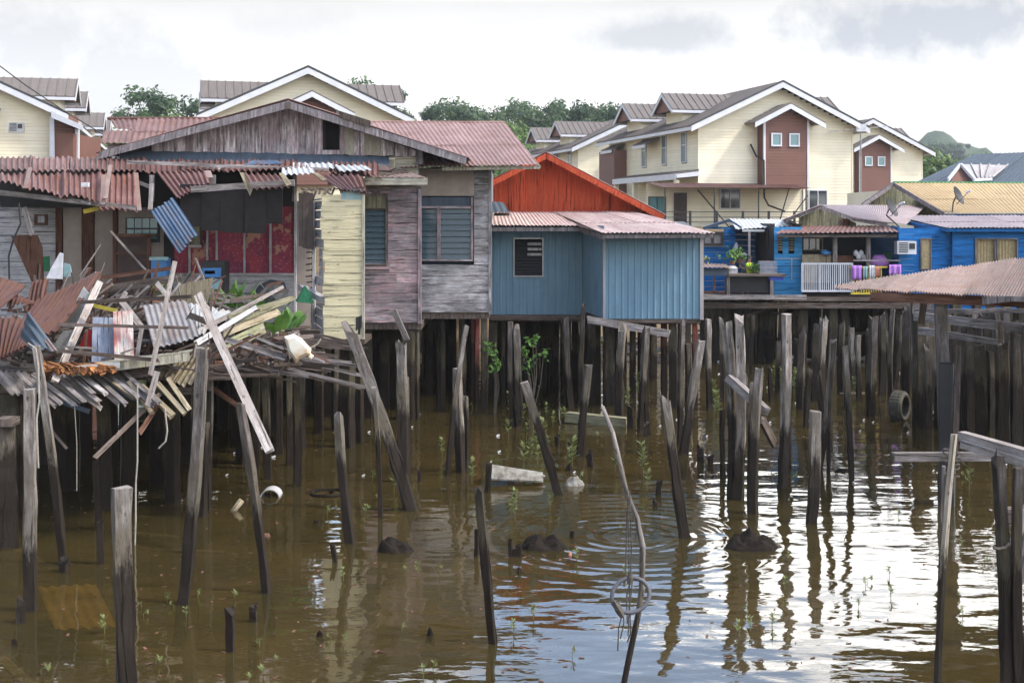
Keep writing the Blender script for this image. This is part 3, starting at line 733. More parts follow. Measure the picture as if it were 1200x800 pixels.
def cream_house():
    WD, LN, EV, PK, PX = 11.0, 18.0, 6.0, 9.3, 5.55   # width, length, wall plate, peak, ridge
    sl = (9.3-6.35)/6.35
    top = lambda x: 9.05-abs(x-PX)*sl
    t = thing('cream_house', None, 'house')
    # walls: horizontal clapboard on every face
    mb = MB(1)
    bay = (3.9, 7.4, 2.35, 9)
    fholes = [(1.42, 2.9, .95, 2.3), (7.75, 9.15, .95, 2.25), ]
    zf = lambda z: (0, WD) if z < top(0) else (PX-(9.05-z)/sl, PX+(9.05-z)/sl)
    mb.hboards((0, 0), (WD, 0), 0, 9.0, .2, .03, fholes, out=(0, -1), zf=zf)
    sw = [(4.6-y, .0, 0) for y in ()]
    side = [(2.4, 4.05), (6.05, 4.05), (10.1, 4.05)]
    sh = [(LN-y-.45, LN-y+.45, z, z+2.05) for y, z in side]+[(LN-3.0, LN-1.4, .9, 2.3)]
    mb.hboards((0, LN), (0, 0), 0, top(0), .2, .03, sh, out=(-1, 0))
    mb.hboards((WD, 0), (WD, LN), 0, top(WD), .2, .03, (), out=(1, 0))
    mb.hboards((WD, LN), (0, LN), 0, 9.0, .4, .03, (), out=(0, 1), zf=lambda z: (0, WD) if z < top(WD) else (WD-PX-(9.05-z)/sl, WD-PX+(9.05-z)/sl))
    for x, y in ((0, 0), (WD, 0), (0, LN), (WD, LN)):
        mb.box((x-.05, y-.05, 0), (x+.05, y+.05, top(x)-.05))
    mb.build('wall', 'cream', t, world=False)
    mb = MB(); mb.box((.1, .1, 0), (WD-.1, LN-.1, 5.8)); mb.build('interior', 'void', t, world=False)
    mb = MB(); mb.box((-.06, -.06, -3.6), (WD+.06, LN+.06, -.02)); mb.build('base', 'cream', t, world=False)
    # windows
    def window(c, w, h, nrm, sd, bars=1, glass='glass'):
        f = MB(); g = MB(); win(f, g, c, w, h, nrm, sd, bars); fo = f.build('window', 'white', t, world=False); g.build('pane', glass, fo, world=False)
    window((2.16, -.03, 1.62), 1.48, 1.35, (0, -1, 0), (1, 0, 0)); window((8.45, -.03, 1.6), 1.4, 1.3, (0, -1, 0), (1, 0, 0))
    for y, z in side:
        window((-.03, y, z+1.02), .9, 2.05, (-1, 0, 0), (0, 1, 0), 0, 'glass_grey')
        mb = MB(); mb.box((-.10, y-.38, z+1.15), (-.03, y+.38, z+1.21)); mb.build('transom', 'white', t, world=False)
    window((-.03, 2.2, 1.6), 1.6, 1.4, (-1, 0, 0), (0, 1, 0))
    # main roof, both slopes, 0.8 m overhang
    mb = MB(); e = .85; f = .8
    zl = lambda x: 9.3-abs(x-PX)*sl
    seam_roof(mb, (-e, LN+f, zl(-e)), (-e, -f, zl(-e)), (PX, -f, 9.3), (PX, LN+f, 9.3), .1)
    seam_roof(mb, (WD+e, -f, zl(WD+e)), (WD+e, LN+f, zl(WD+e)), (PX, LN+f, 9.3), (PX, -f, 9.3), .1)
    ro = mb.build('roof', 'roof_brown', t, world=False)
    mb = MB()
    for s_ in (-1, 1):
        xe = -e if s_ < 0 else WD+e
        for yy in (-f-.03, LN+f+.03):
            mb.slab((xe, yy, zl(xe)-.42), (PX, yy, 9.3-.42), (PX, yy, 9.3-.06), (xe, yy, zl(xe)-.06), .05, off=(0, .05 if yy > 0 else -.05, 0))
        mb.box((xe-.02, -f, zl(xe)-.32), (xe+.02, LN+f, zl(xe)-.1))
    mb.build('fascia', 'white', t, world=False)
    mb = MB()
    for s_ in (-1, 1):
        xe = -e if s_ < 0 else WD+e
        mb.slab((xe, -f-.1, zl(xe)-.02), (PX, -f-.1, 9.28), (PX, -f-.1, 9.38), (xe, -f-.1, zl(xe)+.08), .12, off=(0, .12, 0))
    mb.build('roof_edge', 'roof_edge', t, world=False)
    # dormers: little cross gables on both slopes
    def dormer(x0, yc, sgn, zr=8.95, hw=1.95, rise=1.25):
        xin = PX; ze = zr-rise
        d = MB()
        seam_roof(d, (x0, yc-hw, ze), (xin, yc-hw, ze), (xin, yc, zr), (x0, yc, zr), .08, .52) if sgn < 0 else seam_roof(d, (xin, yc-hw, ze), (x0, yc-hw, ze), (x0, yc, zr), (xin, yc, zr), .08, .52)
        seam_roof(d, (xin, yc+hw, ze), (x0, yc+hw, ze), (x0, yc, zr), (xin, yc, zr), .08, .52) if sgn < 0 else seam_roof(d, (x0, yc+hw, ze), (xin, yc+hw, ze), (xin, yc, zr), (x0, yc, zr), .08, .52)
        ro_ = d.build('dormer', 'roof_brown', t, world=False)
        w_ = MB(); xf = x0-sgn*.9
        w_.box((min(xf, xf-sgn*2.6), yc-hw+.45, ze-1.5), (max(xf, xf-sgn*2.6), yc+hw-.45, ze-.02))
        w_.build('dormer_wall', 'cream', ro_, world=False)
        b_ = MB(); b_.poly([(x0-sgn*.25, yc-hw+.1, ze-.08), (x0-sgn*.25, yc+hw-.1, ze-.08), (x0-sgn*.25, yc, zr-.12)], .1); b_.build('dormer_gable', 'brown_siding', ro_, world=False)
        f_ = MB()
        for s2 in (-1, 1):
            a = V((x0, yc+s2*hw, ze)); b = V((x0, yc, zr))
            f_.slab(a+V((0, 0, -.3)), b+V((0, 0, -.3)), b+V((0, 0, -.03)), a+V((0, 0, -.03)), .05, off=(sgn*.05, 0, 0))
            f_.box((min(x0, PX-sgn*-1), yc+s2*hw-.02, ze-.24), (max(x0, PX-sgn*-1), yc+s2*hw+.02, ze-.06))
        f_.build('dormer_fascia', 'white', ro_, world=False)
    for yc in (5.2, 13.4):
        dormer(-.55, yc, -1); dormer(11.95, yc, 1)
    # brown bay on the front
    mb = MB(2)
    x0, x1, yb = 4.15, 7.25, -1.0
    bt = lambda x: 7.55-abs(x-5.7)*.5
    mb.hboards((x0, yb), (x1, yb), 2.35, 7.5, .2, .03, [(4.62, 5.45, 5.05, 5.95), (6.0, 6.83, 5.05, 5.95)] and [(.45, 1.2, 5.02, 5.9), (1.72, 2.47, 5.02, 5.9)], out=(0, -1), zf=lambda z: (0, x1-x0) if z < bt(x0) else (5.7-x0-(7.55-z)/.5, 5.7-x0+(7.55-z)/.5))
    mb.hboards((x0, 0), (x0, yb), 2.35, bt(x0), .2, .03, (), out=(-1, 0)); mb.hboards((x1, yb), (x1, 0), 2.35, bt(x1), .2, .03, (), out=(1, 0))
    mb.box((x0, yb, 2.28), (x1, 0, 2.34))
    bo = mb.build('bay', 'brown_siding', t, world=False)
    mb = MB(); mb.box((x0+.05, yb+.05, 2.4), (x1-.05, 0, 6.5)); mb.build('bay_interior', 'void', bo, world=False)
    mb = MB()
    for x in (x0, x1): mb.box((x-.07, yb-.06, 2.35), (x+.07, yb+.06, bt(x)))
    mb.build('corner_trim', 'white', bo, world=False)
    for xc in (x0+.825, x0+2.095):
        f = MB(); g = MB(); win(f, g, (xc, yb-.03, 5.46), .75, .88, (0, -1, 0), (1, 0, 0), 0, .1); fo = f.build('bay_window', 'white', t, world=False); g.build('pane', 'glass_teal', fo, world=False)
    mb = MB(); b0, b1 = 3.2, 8.2; bz = lambda x: 7.8-abs(x-5.7)*.5
    seam_roof(mb, (b0, 0, bz(b0)), (b0, yb-.6, bz(b0)), (5.7, yb-.6, 7.8), (5.7, 0, 7.8), .08); seam_roof(mb, (b1, yb-.6, bz(b1)), (b1, 0, bz(b1)), (5.7, 0, 7.8), (5.7, yb-.6, 7.8), .08)
    br = mb.build('bay_roof', 'roof_brown', t, world=False)
    mb = MB()
    for xe in (b0, b1):
        mb.slab((xe, yb-.63, bz(xe)-.36), (5.7, yb-.63, 7.44), (5.7, yb-.63, 7.76), (xe, yb-.63, bz(xe)-.04), .05, off=(0, -.05, 0))
    mb.build('bay_fascia', 'white', br, world=False)
    # lean-to porch along the left side, low canopies above side windows
    mb = MB(); seam_roof(mb, (-1.6, 12.5, 3.25), (-1.6, -.1, 3.25), (-.02, -.1, 3.5), (-.02, 12.5, 3.5), .08)
    po = mb.build('porch_roof', 'roof_brown', t, world=False)
    mb = MB(); mb.box((-1.67, -.15, 2.85), (-1.61, 12.5, 3.22)); mb.slab((-1.6, -.15, 2.95), (0, -.15, 3.1), (0, -.15, 3.4), (-1.6, -.15, 3.2), .05, off=(0, -.04, 0)); mb.build('porch_fascia', 'white', po, world=False)
    mb = MB()
    for y in (0.2, 4.2, 8.2, 12.2): mb.box((-1.55, y, 0), (-1.25, y+.3, 2.85))
    mb.build('porch_column', 'cream', po, world=False)
    for yc in (8.3, 15.6):
        mb = MB(); seam_roof(mb, (-1.1, yc+1.3, 5.55), (-1.1, yc-1.3, 5.55), (-.05, yc-1.3, 6.0), (-.05, yc+1.3, 6.0), .07); c_ = mb.build('canopy', 'roof_brown', t, world=False)
        mb = MB(); mb.box((-1.15, yc-1.3, 5.3), (-1.1, yc+1.3, 5.5)); mb.build('canopy_fascia', 'white', c_, world=False)
    # side bay, brown
    mb = MB(); mb.hboards((-1, 17.6), (-1, 14), 2.3, 5.5, .2, .03, (), out=(-1, 0)); mb.hboards((-1, 14), (0, 14), 2.3, 5.5, .2, .03, (), out=(0, -1)); mb.box((-.98, 14.03, 2.2), (0, 17.6, 5.4)); mb.build('side_bay', 'brown_siding', t, world=False)
    return t

YAW = math.atan2(.245, .969)
def far_houses():
    u = V((.969, .245, 0)); v = V((-.245, .969, 0))
    A = cream_house(); A.location = (12.1, 83, 4.4); A.rotation_euler = (0, 0, YAW)
    A['label'] = 'largest cream two storey house on the right, with a brown bay on its gable'; A['group'] = 'cream row houses'
    spots = [(V((12.1, 83, 4.4))+v*26.4, 'cream house behind and left of the largest one, above the red gable'),
             (V((26.9, 114.6, 4.4)), 'cream house with a brown bay right of and behind the largest one'),
             (V((-17.6, 74.9, 4.4)), 'cream gabled house rising behind the weathered plank gable'),
             (V((-37.1, 71, 4.4)), 'cream house cut off by the left edge of the photo'),
             (V((-37.1, 71, 4.4))+v*26.4, 'cream house mostly hidden behind the one at the left edge')]
    for loc, lab in spots: copy_thing(A, loc, label=lab)
    # ground floor walkway, awning, railing and door of the nearest one (things fixed to it are its parts)
    P = lambda s_, y, z: V((s_, y, z))
    mb = MB(4); mb.sheet((-3.6, -3.0, 2.28), (6.4, -3.0, 2.28), (6.4, -.05, 2.62), (-3.6, -.05, 2.62), .16, .02, nl=2); mb.build('awning', 'maroon', A, world=False)
    mb = MB()
    for x in (-3.4, -.1, 2.9, 6.2): mb.beam((x, -2.8, -.3), (x, -2.8, 2.25), .07, .07)
    mb.beam((-.1, -.1, 2.2), (.9, -2.8, -.2), .06, .06); mb.beam((4.2, -2.8, -.3), (5.0, -2.8, 2.2), .06, .06); mb.beam((6.3, -2.8, 1.8), (4.6, -2.8, -.3), .06, .06)
    mb.build('awning_post', 'black', A, world=False)
    mb = MB(); 
    for z in (0.12, .42, .75): mb.beam((-3.6, -3.05, z), (7.0, -3.05, z), .05, .05)
    for x in [-3.6+i*1.77 for i in range(7)]: mb.box((x-.06, -3.13, -.2), (x+.06, -3.0, .82))
    mb.build('railing', 'black', A, world=False)
    mb = MB(); mb.box((-3.6, -3.2, -.45), (7.2, -.1, -.22)); mb.build('walkway', 'plank_dark', A, world=False)
    mb = MB(); mb.box((-1.75, -.2, -.2), (-.9, -.1, 2.0)); 
    for i in range(6): mb.box((-1.75+i*.16, -.26, -.2), (-1.71+i*.16, -.22, 2.0))
    mb.build('door', 'browncloth', A, world=False)
    mb = MB(); mb.hboards((-3.6, -.05), (-.02, -.05), -.2, 2.6, .2, .03, (), out=(0, -1)); mb.build('porch_wall', 'cream', A, world=False)
    f = MB(); g = MB(); win(f, g, (-2.9, -.1, 1.0), 1.2, 1.5, (0, -1, 0), (1, 0, 0), 1); fo = f.build('porch_window', 'roof_edge', A, world=False); g.build('pane', 'glass_teal', fo, world=False)
    # bent pipe, drain, aerial
    mb = MB(); mb.tube([(3.5, -.3, 5.2), (3.9, -.35, 4.4), (4.05, -1.15, 4.1), (4.08, -1.15, 1.7), (4.3, -1.3, 1.2), (4.9, -2.4, .8)], .06, 6); mb.build('bent_cable', 'black', A, world=False)
    mb = MB(); mb.box((7.35, -.12, 0), (7.43, -.02, 2.3)); mb.build('drain_pipe', 'white', A, world=False)
    t = thing('tv_aerial', 'thin rooftop aerial at the right eave of the largest cream house', 'aerial', A.location+u*11.2+v*-.8+V((0, 0, 6)))
    mb = MB(); o = t.location; mb.tube([o+V((0, 0, -6.5)), o+V((0, 0, .5))], .05, 6); mb.build('mast', 'steel', t)
    mb = MB(); mb.beam(o+V((-2.2, 0, .1)), o+V((2.0, .3, .5)), .04, .04)
    for k in range(9): x = -2+k*.45; mb.beam(o+V((x, -.35, .12+k*.04)), o+V((x, .35, .12+k*.04)), .03, .03)
    mb.box(o+V((-.3, -.1, .1)), o+V((.35, .15, .6))); mb.build('antenna', 'white', t)
    # small window air conditioner on the left edge house
    def ac(name, label, c, w, h, d, nrm=(0, -1, 0), sd=(1, 0, 0), bright='white'):
        c = V(c); nrm = V(nrm); sd = V(sd); t = thing(name, label, 'air conditioner', c)
        m = MB(); m.slab(c-sd*w/2-V((0, 0, h/2))+nrm*d, c+sd*w/2-V((0, 0, h/2))+nrm*d, c+sd*w/2+V((0, 0, h/2))+nrm*d, c-sd*w/2+V((0, 0, h/2))+nrm*d, d); m.build('case', bright, t)
        m = MB(); 
        for i in range(6): z = -h*.36+i*h*.14; m.slab(c-sd*w*.42+V((0, 0, z))+nrm*(d+.012), c+sd*w*.05+V((0, 0, z))+nrm*(d+.012), c+sd*w*.05+V((0, 0, z+h*.07))+nrm*(d+.012), c-sd*w*.42+V((0, 0, z+h*.07))+nrm*(d+.012), .02)
        m.slab(c+sd*w*.12-V((0, 0, h*.1))+nrm*(d+.012), c+sd*w*.42-V((0, 0, h*.1))+nrm*(d+.012), c+sd*w*.42+V((0, 0, h*.35))+nrm*(d+.012), c+sd*w*.12+V((0, 0, h*.35))+nrm*(d+.012), .02)
        m.build('grille', 'black', t); return t
    p = W(20, 150, 72.3); ac('air_conditioner', 'small grey air conditioner on the cream wall at the far left', p, .8, .55, .5, -v, u, 'steel')
    p = W(1059, 290, 42.1); ac('air_conditioner', 'white air conditioner on the bright blue wall beside the veranda', p, .62, .42, .35)
    # brown extension right of the left edge house
    t = thing('brown_annex', 'brown walled annex right of the cream house at the left edge', 'building', W(75, 182, 72.5))
    a = W(61, 190, 73); b = W(92, 190, 74); m = MB()
    m.hboards((a.x, a.y), (b.x, b.y), 4.5, W(61, 135, 73).z, .2, .03, out=(0, -1)); m.box((a.x, a.y+.1, 4.5), (b.x, b.y+4, 9.6)); m.build('wall', 'brown_siding', t)
    m = MB(); m.slab(W(60, 131, 72.4), W(96, 148, 72.4), W(96, 143.5, 77), W(60, 128, 77), .2); r_ = m.build('roof', 'roof_brown', t)
    m = MB(); m.slab(W(60, 138, 72.3), W(97, 153, 72.3), W(97, 147.5, 72.3), W(60, 131, 72.3), .06, off=(0, .06, 0)); m.build('fascia', 'white', r_)
    m = MB(); m.box(V((a.x-.1, a.y-.12, 4.5)), V((a.x+.16, a.y-.02, W(61, 137, 73).z))); m.box(V((b.x-.1, b.y-.3, 4.5)), V((b.x+.1, b.y-.1, W(92, 150, 73).z))); m.build('corner_trim', 'white', t)
    # overhead cable from the left
    m = MB(); m.tube([W(-5, 74, 40), W(30, 100, 41.5), W(75, 130, 44), W(118, 156, 46), W(127, 162, 47)], .02, 5); tag(m.build('overhead_cable', 'black'), 'black overhead cable sagging across the left cream house', 'cable')
    # slate roofed building
    t = thing('slate_roofed_house', 'large building with a blue grey metal roof at the right edge', 'house', W(1140, 250, 62))
    m = MB(6); e0 = W(1066, 218, 60); e1 = W(1330, 218, 60); r0 = W(1142, 181.5, 68); r1 = W(1330, 174, 68); bk = W(1085, 217, 72)
    m.roof(e0, e1, r1, r0, 12, 2, .3, .03, trap=True); m.roof(bk, e0, r0, r0+V((.01, 0, 0)), 1, 1, .5, .03, trap=True)
    m.slab(bk, r0, r1, bk+V((16, 0, 0)), .05)
    ro = m.build('roof', 'bluegrey_roof', t)
    m = MB(); m.box(V((e0.x+1, 60.7, 1.8)), V((e1.x, 75, e0.z-.05))); m.build('wall', 'cream', t)
    # its dormer: gable end faces left, pale ribbed slope faces the viewer
    m = MB(); a, b, c, d = W(1141, 209.5, 59.7), W(1163, 208.5, 60.6), W(1181, 193.5, 63.5), W(1126, 192.5, 61); seam_roof(m, a, b, c, d, .06, .32, rh=.07); do = m.build('dormer', 'greytin', ro)
    m = MB(); m.slab(W(1112, 213, 59.9), W(1126, 195.5, 60.9), W(1126, 191.5, 60.9), W(1112, 208.5, 59.9), .08); m.slab(W(1126, 191.5, 60.9), W(1126, 195.5, 60.9), W(1141, 212.5, 59.6), W(1141, 208.5, 59.6), .08); m.slab(W(1141, 212.5, 59.6), W(1163, 211.5, 60.5), W(1163, 208.5, 60.5), W(1141, 209, 59.6), .06); m.build('dormer_fascia', 'white', ro)
    m = MB(); m.poly([W(1114, 213, 60.0), W(1139, 213, 60.0), W(1126, 195, 61.1)], .1); m.build('dormer_gable', 'brown_siding', ro)
def pole(mb, p0, p1, w, t=None, seg=6, wob=.06, jag=.25, round_=False, bend=0, taper=.92):
    """old timber from foot p0 to broken top p1: uneven section, slight bow, splintered end"""
    p0, p1 = V(p0), V(p1); d = (p1-p0); L = d.length; d.normalize(); t = t or w*.85
    sd = V((1, 0, 0))-d*d.x; sd.normalize(); up = d.cross(sd); R = mb.r
    n = 7 if round_ else 8
    rot = R.uniform(-.5, .5)
    if round_: ring = [(math.cos(2*math.pi*k/n), math.sin(2*math.pi*k/n)) for k in range(n)]
    else:
        c = .82; ring = [(-1, -c), (-c, -1), (c, -1), (1, -c), (1, c), (c, 1), (-c, 1), (-1, c)]
    cr, sr = math.cos(rot), math.sin(rot); prof = [1+R.uniform(-wob, wob) for _ in ring]
    bx, by = R.uniform(-1, 1)*bend, R.uniform(-1, 1)*bend
    b = len(mb.v); seg = max(4, int(seg*1.6))
    for i in range(seg+1):
        f = i/seg; c = p0+d*L*f+(sd*bx+up*by)*math.sin(f*math.pi)*L
        s_ = 1-(1-taper)*f
        for k, (x, y) in enumerate(ring):
            wb = wob if c.z > 1.1 else wob*1.8
            X = (x*cr-y*sr)*w/2*s_*prof[k]*(1+R.uniform(-wb, wb)); Y = (x*sr+y*cr)*t/2*s_*prof[k]*(1+R.uniform(-wb, wb))
            e = V((0, 0, 0))
            if i == seg: e = d*(-R.random()*jag*w*2)
            mb.v.append(c+sd*X+up*Y+e)
    per = 2*(w+t)
    for i in range(seg):
        for k in range(n):
            k2 = (k+1) % n
            mb.face((b+i*n+k, b+i*n+k2, b+(i+1)*n+k2, b+(i+1)*n+k), ((k/n*per, i/seg*L), ((k+1)/n*per, i/seg*L), ((k+1)/n*per, (i+1)/seg*L), (k/n*per, (i+1)/seg*L)))
    top = len(mb.v); mb.v.append(p0+d*(L-jag*w*R.random()*1.5))
    for k in range(n): mb.face((b+seg*n+k, b+seg*n+(k+1) % n, top), ((0, L), (.05, L), (.02, L)))

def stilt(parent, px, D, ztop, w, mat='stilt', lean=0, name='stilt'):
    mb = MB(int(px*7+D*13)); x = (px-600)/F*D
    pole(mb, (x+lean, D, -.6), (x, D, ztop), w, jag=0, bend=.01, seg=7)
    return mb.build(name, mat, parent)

def louvres(parent, x0, x1, z0, z1, y, mat='louvre', frame='white_old', n=None, fw=.05, back='void', tilt=.5, depth=.3, miss=()):
    """jalousie window in a wall facing the viewer (plane y): frame, tilted glass slats, room behind"""
    f = MB()
    f.box((x0-fw, y-.05, z0-fw), (x0, y+.06, z1+fw)); f.box((x1, y-.05, z0-fw), (x1+fw, y+.06, z1+fw))
    f.box((x0, y-.05, z0-fw), (x1, y+.06, z0)); f.box((x0, y-.05, z1), (x1, y+.06, z1+fw))
    fo = f.build('window', frame, parent)
    n = n or max(3, round((z1-z0)/.13)); g = MB(); h = (z1-z0)/n
    for i in range(n):
        if i in miss: continue
        z = z0+h*(i+.5); g.slab((x0, y-.025, z-h*.52), (x1, y-.025, z-h*.52), (x1, y+.025, z+h*.52), (x0, y+.025, z+h*.52), .006)
    g.build('louvre_panes', mat, fo)
    if back:
        m = MB(); m.slab((x0-.2, y+depth, z0-.2), (x1+.2, y+depth, z0-.2), (x1+.2, y+depth, z1+.2), (x0-.2, y+depth, z1+.2), .03); m.build('curtain', back, fo)  # dark sheet stands in for the unlit room behind the slats
    return fo

def old_gable_house():
    t = thing('weathered_house', 'old plank house with a wide weathered grey gable and pinkish lower wall', 'house', V((W(340, 255, 30).x, 31, 0)))
    D = 30.6; k = D/F
    X = lambda px, d=D: (px-600)/F*d
    Z = lambda py, d=D: H+(HY-py)/F*d
    # gable of vertical boards with the open loft window
    a = (X(178), D); b = (X(491), D)
    def rake(px):  # underside of the rake boards in pixels
        return 186-(px-118)/(338-118)*60 if px < 338 else 126+(px-338)/(545-338)*68
    top = lambda s: Z(rake((a[0]+s)/D*F+600)+1)
    bot = lambda s: Z(178+s/(b[0]-a[0])*6)
    mb = MB(21); hx0, hx1 = X(382)-a[0], X(403)-a[0]
    mb.vboards(a, b, bot, top, .21, .025, [(hx0, hx1, Z(176), Z(141))], rag=.02)
    mb.build('gable_wall', 'gable', t)
    mb = MB(); mb.poly([(X(175), D+.06, Z(184)), (X(381), D+.06, Z(184)), (X(381), D+.06, Z(140)), (X(338), D+.06, Z(128)), (X(175), D+.06, Z(172))], .02); mb.poly([(X(404), D+.06, Z(184)), (X(490), D+.06, Z(184)), (X(490), D+.06, Z(177)), (X(404), D+.06, Z(149))], .02); mb.build('gap_light_block', 'void', t)  # dark sheet added behind the boards to keep light out of the gaps
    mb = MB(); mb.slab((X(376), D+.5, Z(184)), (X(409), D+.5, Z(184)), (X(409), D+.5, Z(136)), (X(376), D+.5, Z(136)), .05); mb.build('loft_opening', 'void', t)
    mb = MB(); mb.box((X(381), D-.02, Z(180)), (X(404), D+.1, Z(176.5))); mb.build('loft_sill', 'plank_pale', t)
    mb = MB(22); mb.vboards((X(404.5), D-.035), (X(415), D-.035), Z(181), Z(146), .2, .02); mb.vboards((X(427), D-.035), (X(447), D-.035), Z(182), lambda s: Z(153+s*14), .2, .02); mb.build('pale_patch_board', 'pale_old', t)
    # rake boards, roof planes behind them
    mb = MB(); d0 = 29.9
    mb.slab(W(114, 187, d0), W(340, 126.5, d0), W(340, 117.5, d0), W(116, 178, d0), .05)
    mb.slab(W(336, 126.5, d0+.01), W(546, 193, d0+.01), W(547, 184.5, d0+.01), W(336, 117.5, d0+.01), .05)
    mb.build('rake_board', 'fascia_old', t)
    mb = MB(); mb.slab(W(398, 137, d0-.06), W(434, 150, d0-.06), W(434, 141.5, d0-.06), W(398, 130, d0-.06), .03); mb.beam(W(337.5, 120, d0-.08), W(337.5, 128, d0-.08), .12, .03); mb.build('rake_splice', 'plank_dark', t)
    mb = MB(5)
    dz = V((0, 9, 0))
    p, q = W(338, 116.5, d0), W(112, 179.5, d0); mb.roof(q+dz, q, p, p+dz, 5, 2, .13, .014)
    r_ = W(549, 185, d0); mb.roof(r_, r_+dz, p+dz, p, 5, 2, .13, .014)
    mb.build('roof', 'maroon2', t)
    mb = MB(); mb.box((X(488), 30.4, Z(193)), (X(496), 31, Z(174))); mb.build('end_beam', 'fascia_old', t)
    # flashing strip along the foot of the gable
    mb = MB(9); mb.sheet(W(140, 191, 29.95), W(332, 192, 29.95), W(332, 179.5, 30.45), W(140, 176.5, 30.45), .5, .01, nl=1); mb.sheet(W(328, 193, 29.9), W(456, 194, 29.9), W(456, 183.5, 30.4), W(328, 180, 30.4), .4, .012, nl=1)
    mb.build('flashing', 'bluegrey_roof', t)
    mb = MB(10); mb.hboards((X(428), 30.5), (X(491), 30.5), Z(212), Z(184), .26, .02, brk=.8, lap=False); mb.build('patch_siding', 'pale_old', t)
    # lower pinkish wall
    d = 30.4; x0, x1 = X(424, d), X(491, d); zb, zt = Z(378, d), Z(217, d)
    wx0, wx1, wz0, wz1 = X(427.5, d), X(452, d), Z(310, d), Z(230, d)
    mb = MB(23); mb.hboards((x0, d), (x1, d), zb, zt, .236, .022, [(wx0-x0-.05, wx1-x0+.05, wz0-.05, wz1+.05)], brk=1.6, lap=False, gap=.008)
    mb.build('lower_wall', 'pink', t)
    mb = MB(); mb.box((x1-.02, d-.06, zb-.02), (x1+.06, d+.04, zt)); mb.box((x0, d+.05, zb), (x1, d+.08, zt), 0); mb.build('corner_post', 'pink', t)
    fo = louvres(t, wx0, wx1, wz0, Z(246, d), d, frame='plank_dark', back=None, fw=.04)
    m = MB(); m.slab((wx0, d+.02, Z(244.5, d)), (wx1, d+.02, Z(244.5, d)), (wx1, d+.02, wz1), (wx0, d+.02, wz1), .02); m.build('transom_panel', 'plank_green', fo)
    m = MB(); m.poly([(wx0-.1, d+.2, wz0-.05), (wx0+.25, d+.2, wz0-.05), (wx1-.12, d+.2, wz1), (wx0-.1, d+.2, wz1)], .02); m.build('curtain', 'lime', fo)
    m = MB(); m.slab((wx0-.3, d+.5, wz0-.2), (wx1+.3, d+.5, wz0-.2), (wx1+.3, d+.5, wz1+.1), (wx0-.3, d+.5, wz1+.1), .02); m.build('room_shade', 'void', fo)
    m = MB(); m.box((wx0-.1, d-.07, wz0-.11), (wx1+.1, d+.05, wz0-.05)); m.build('sill', 'pink', fo)
    # little weather-worn eave over it
    m = MB(31); m.box(W(384, 217, 29.4), W(501, 208.5, 29.47)); m.build('eave_board', 'pale_old', t)
    m = MB(32); m.box(W(398, 221.5, 29.6), W(494, 217.5, 29.66)); m.build('eave_under_board', 'plank_dark', t)
    m = MB(33); m.sheet(W(385, 208, 29.35), W(500, 208, 29.35), W(470, 198, 30.4), W(392, 198, 30.4), .16, .012, rag=.1); m.build('eave_sheet', 'rusttin', t)
    m = MB(34)
    for i in range(38):
        p = W(m.r.uniform(398, 476), m.r.uniform(199, 207), m.r.uniform(29.5, 30.2)); q = p+V((m.r.uniform(-.35, .35), m.r.uniform(-.2, .2), m.r.uniform(-.03, .08)))
        m.beam(p, q, m.r.uniform(.04, .1), .02)
    m.build('rotten_roof_scrap', 'plank_dark', t)
    m = MB(35); m.poly([W(426, 200, 29.7), W(432, 195, 29.7), W(448, 193, 29.7), W(462, 197, 29.7), W(457, 200, 29.7)], .05); m.build('rust_patch', 'rusttin', t)
    # floor and stilts
    m = MB(); m.box((X(424, d), d+.05, zb-.16), (x1+.05, 62, zb-.005)); m.box((-13, 31.2, zb-.25), (x1, 62, zb-.16)); m.build('floor', 'plank_dark', t)  # floor carried far back, unseen, to darken the space below
    for px, dd, w in ((431, 31, .2), (452, 32, .22), (479, 30.5, .30), (488, 30.6, .12), (461, 34, .2), (444, 36, .2), (418, 34, .25), (470, 37, .2), (400, 33, .25), (385, 31, .25), (360, 33, .25), (330, 35, .25), (300, 33, .25), (270, 36, .25), (235, 34, .3), (205, 36, .3), (150, 34, .3), (100, 36, .3), (50, 34, .3), (10, 35, .3), (412, 40, .25), (436, 42, .25), (375, 41, .25), (345, 43, .25), (310, 42, .25), (280, 44, .25), (250, 42, .25), (180, 43, .25), (120, 44, .25)):
        stilt(t, px, dd, zb-.2, w)
    return t

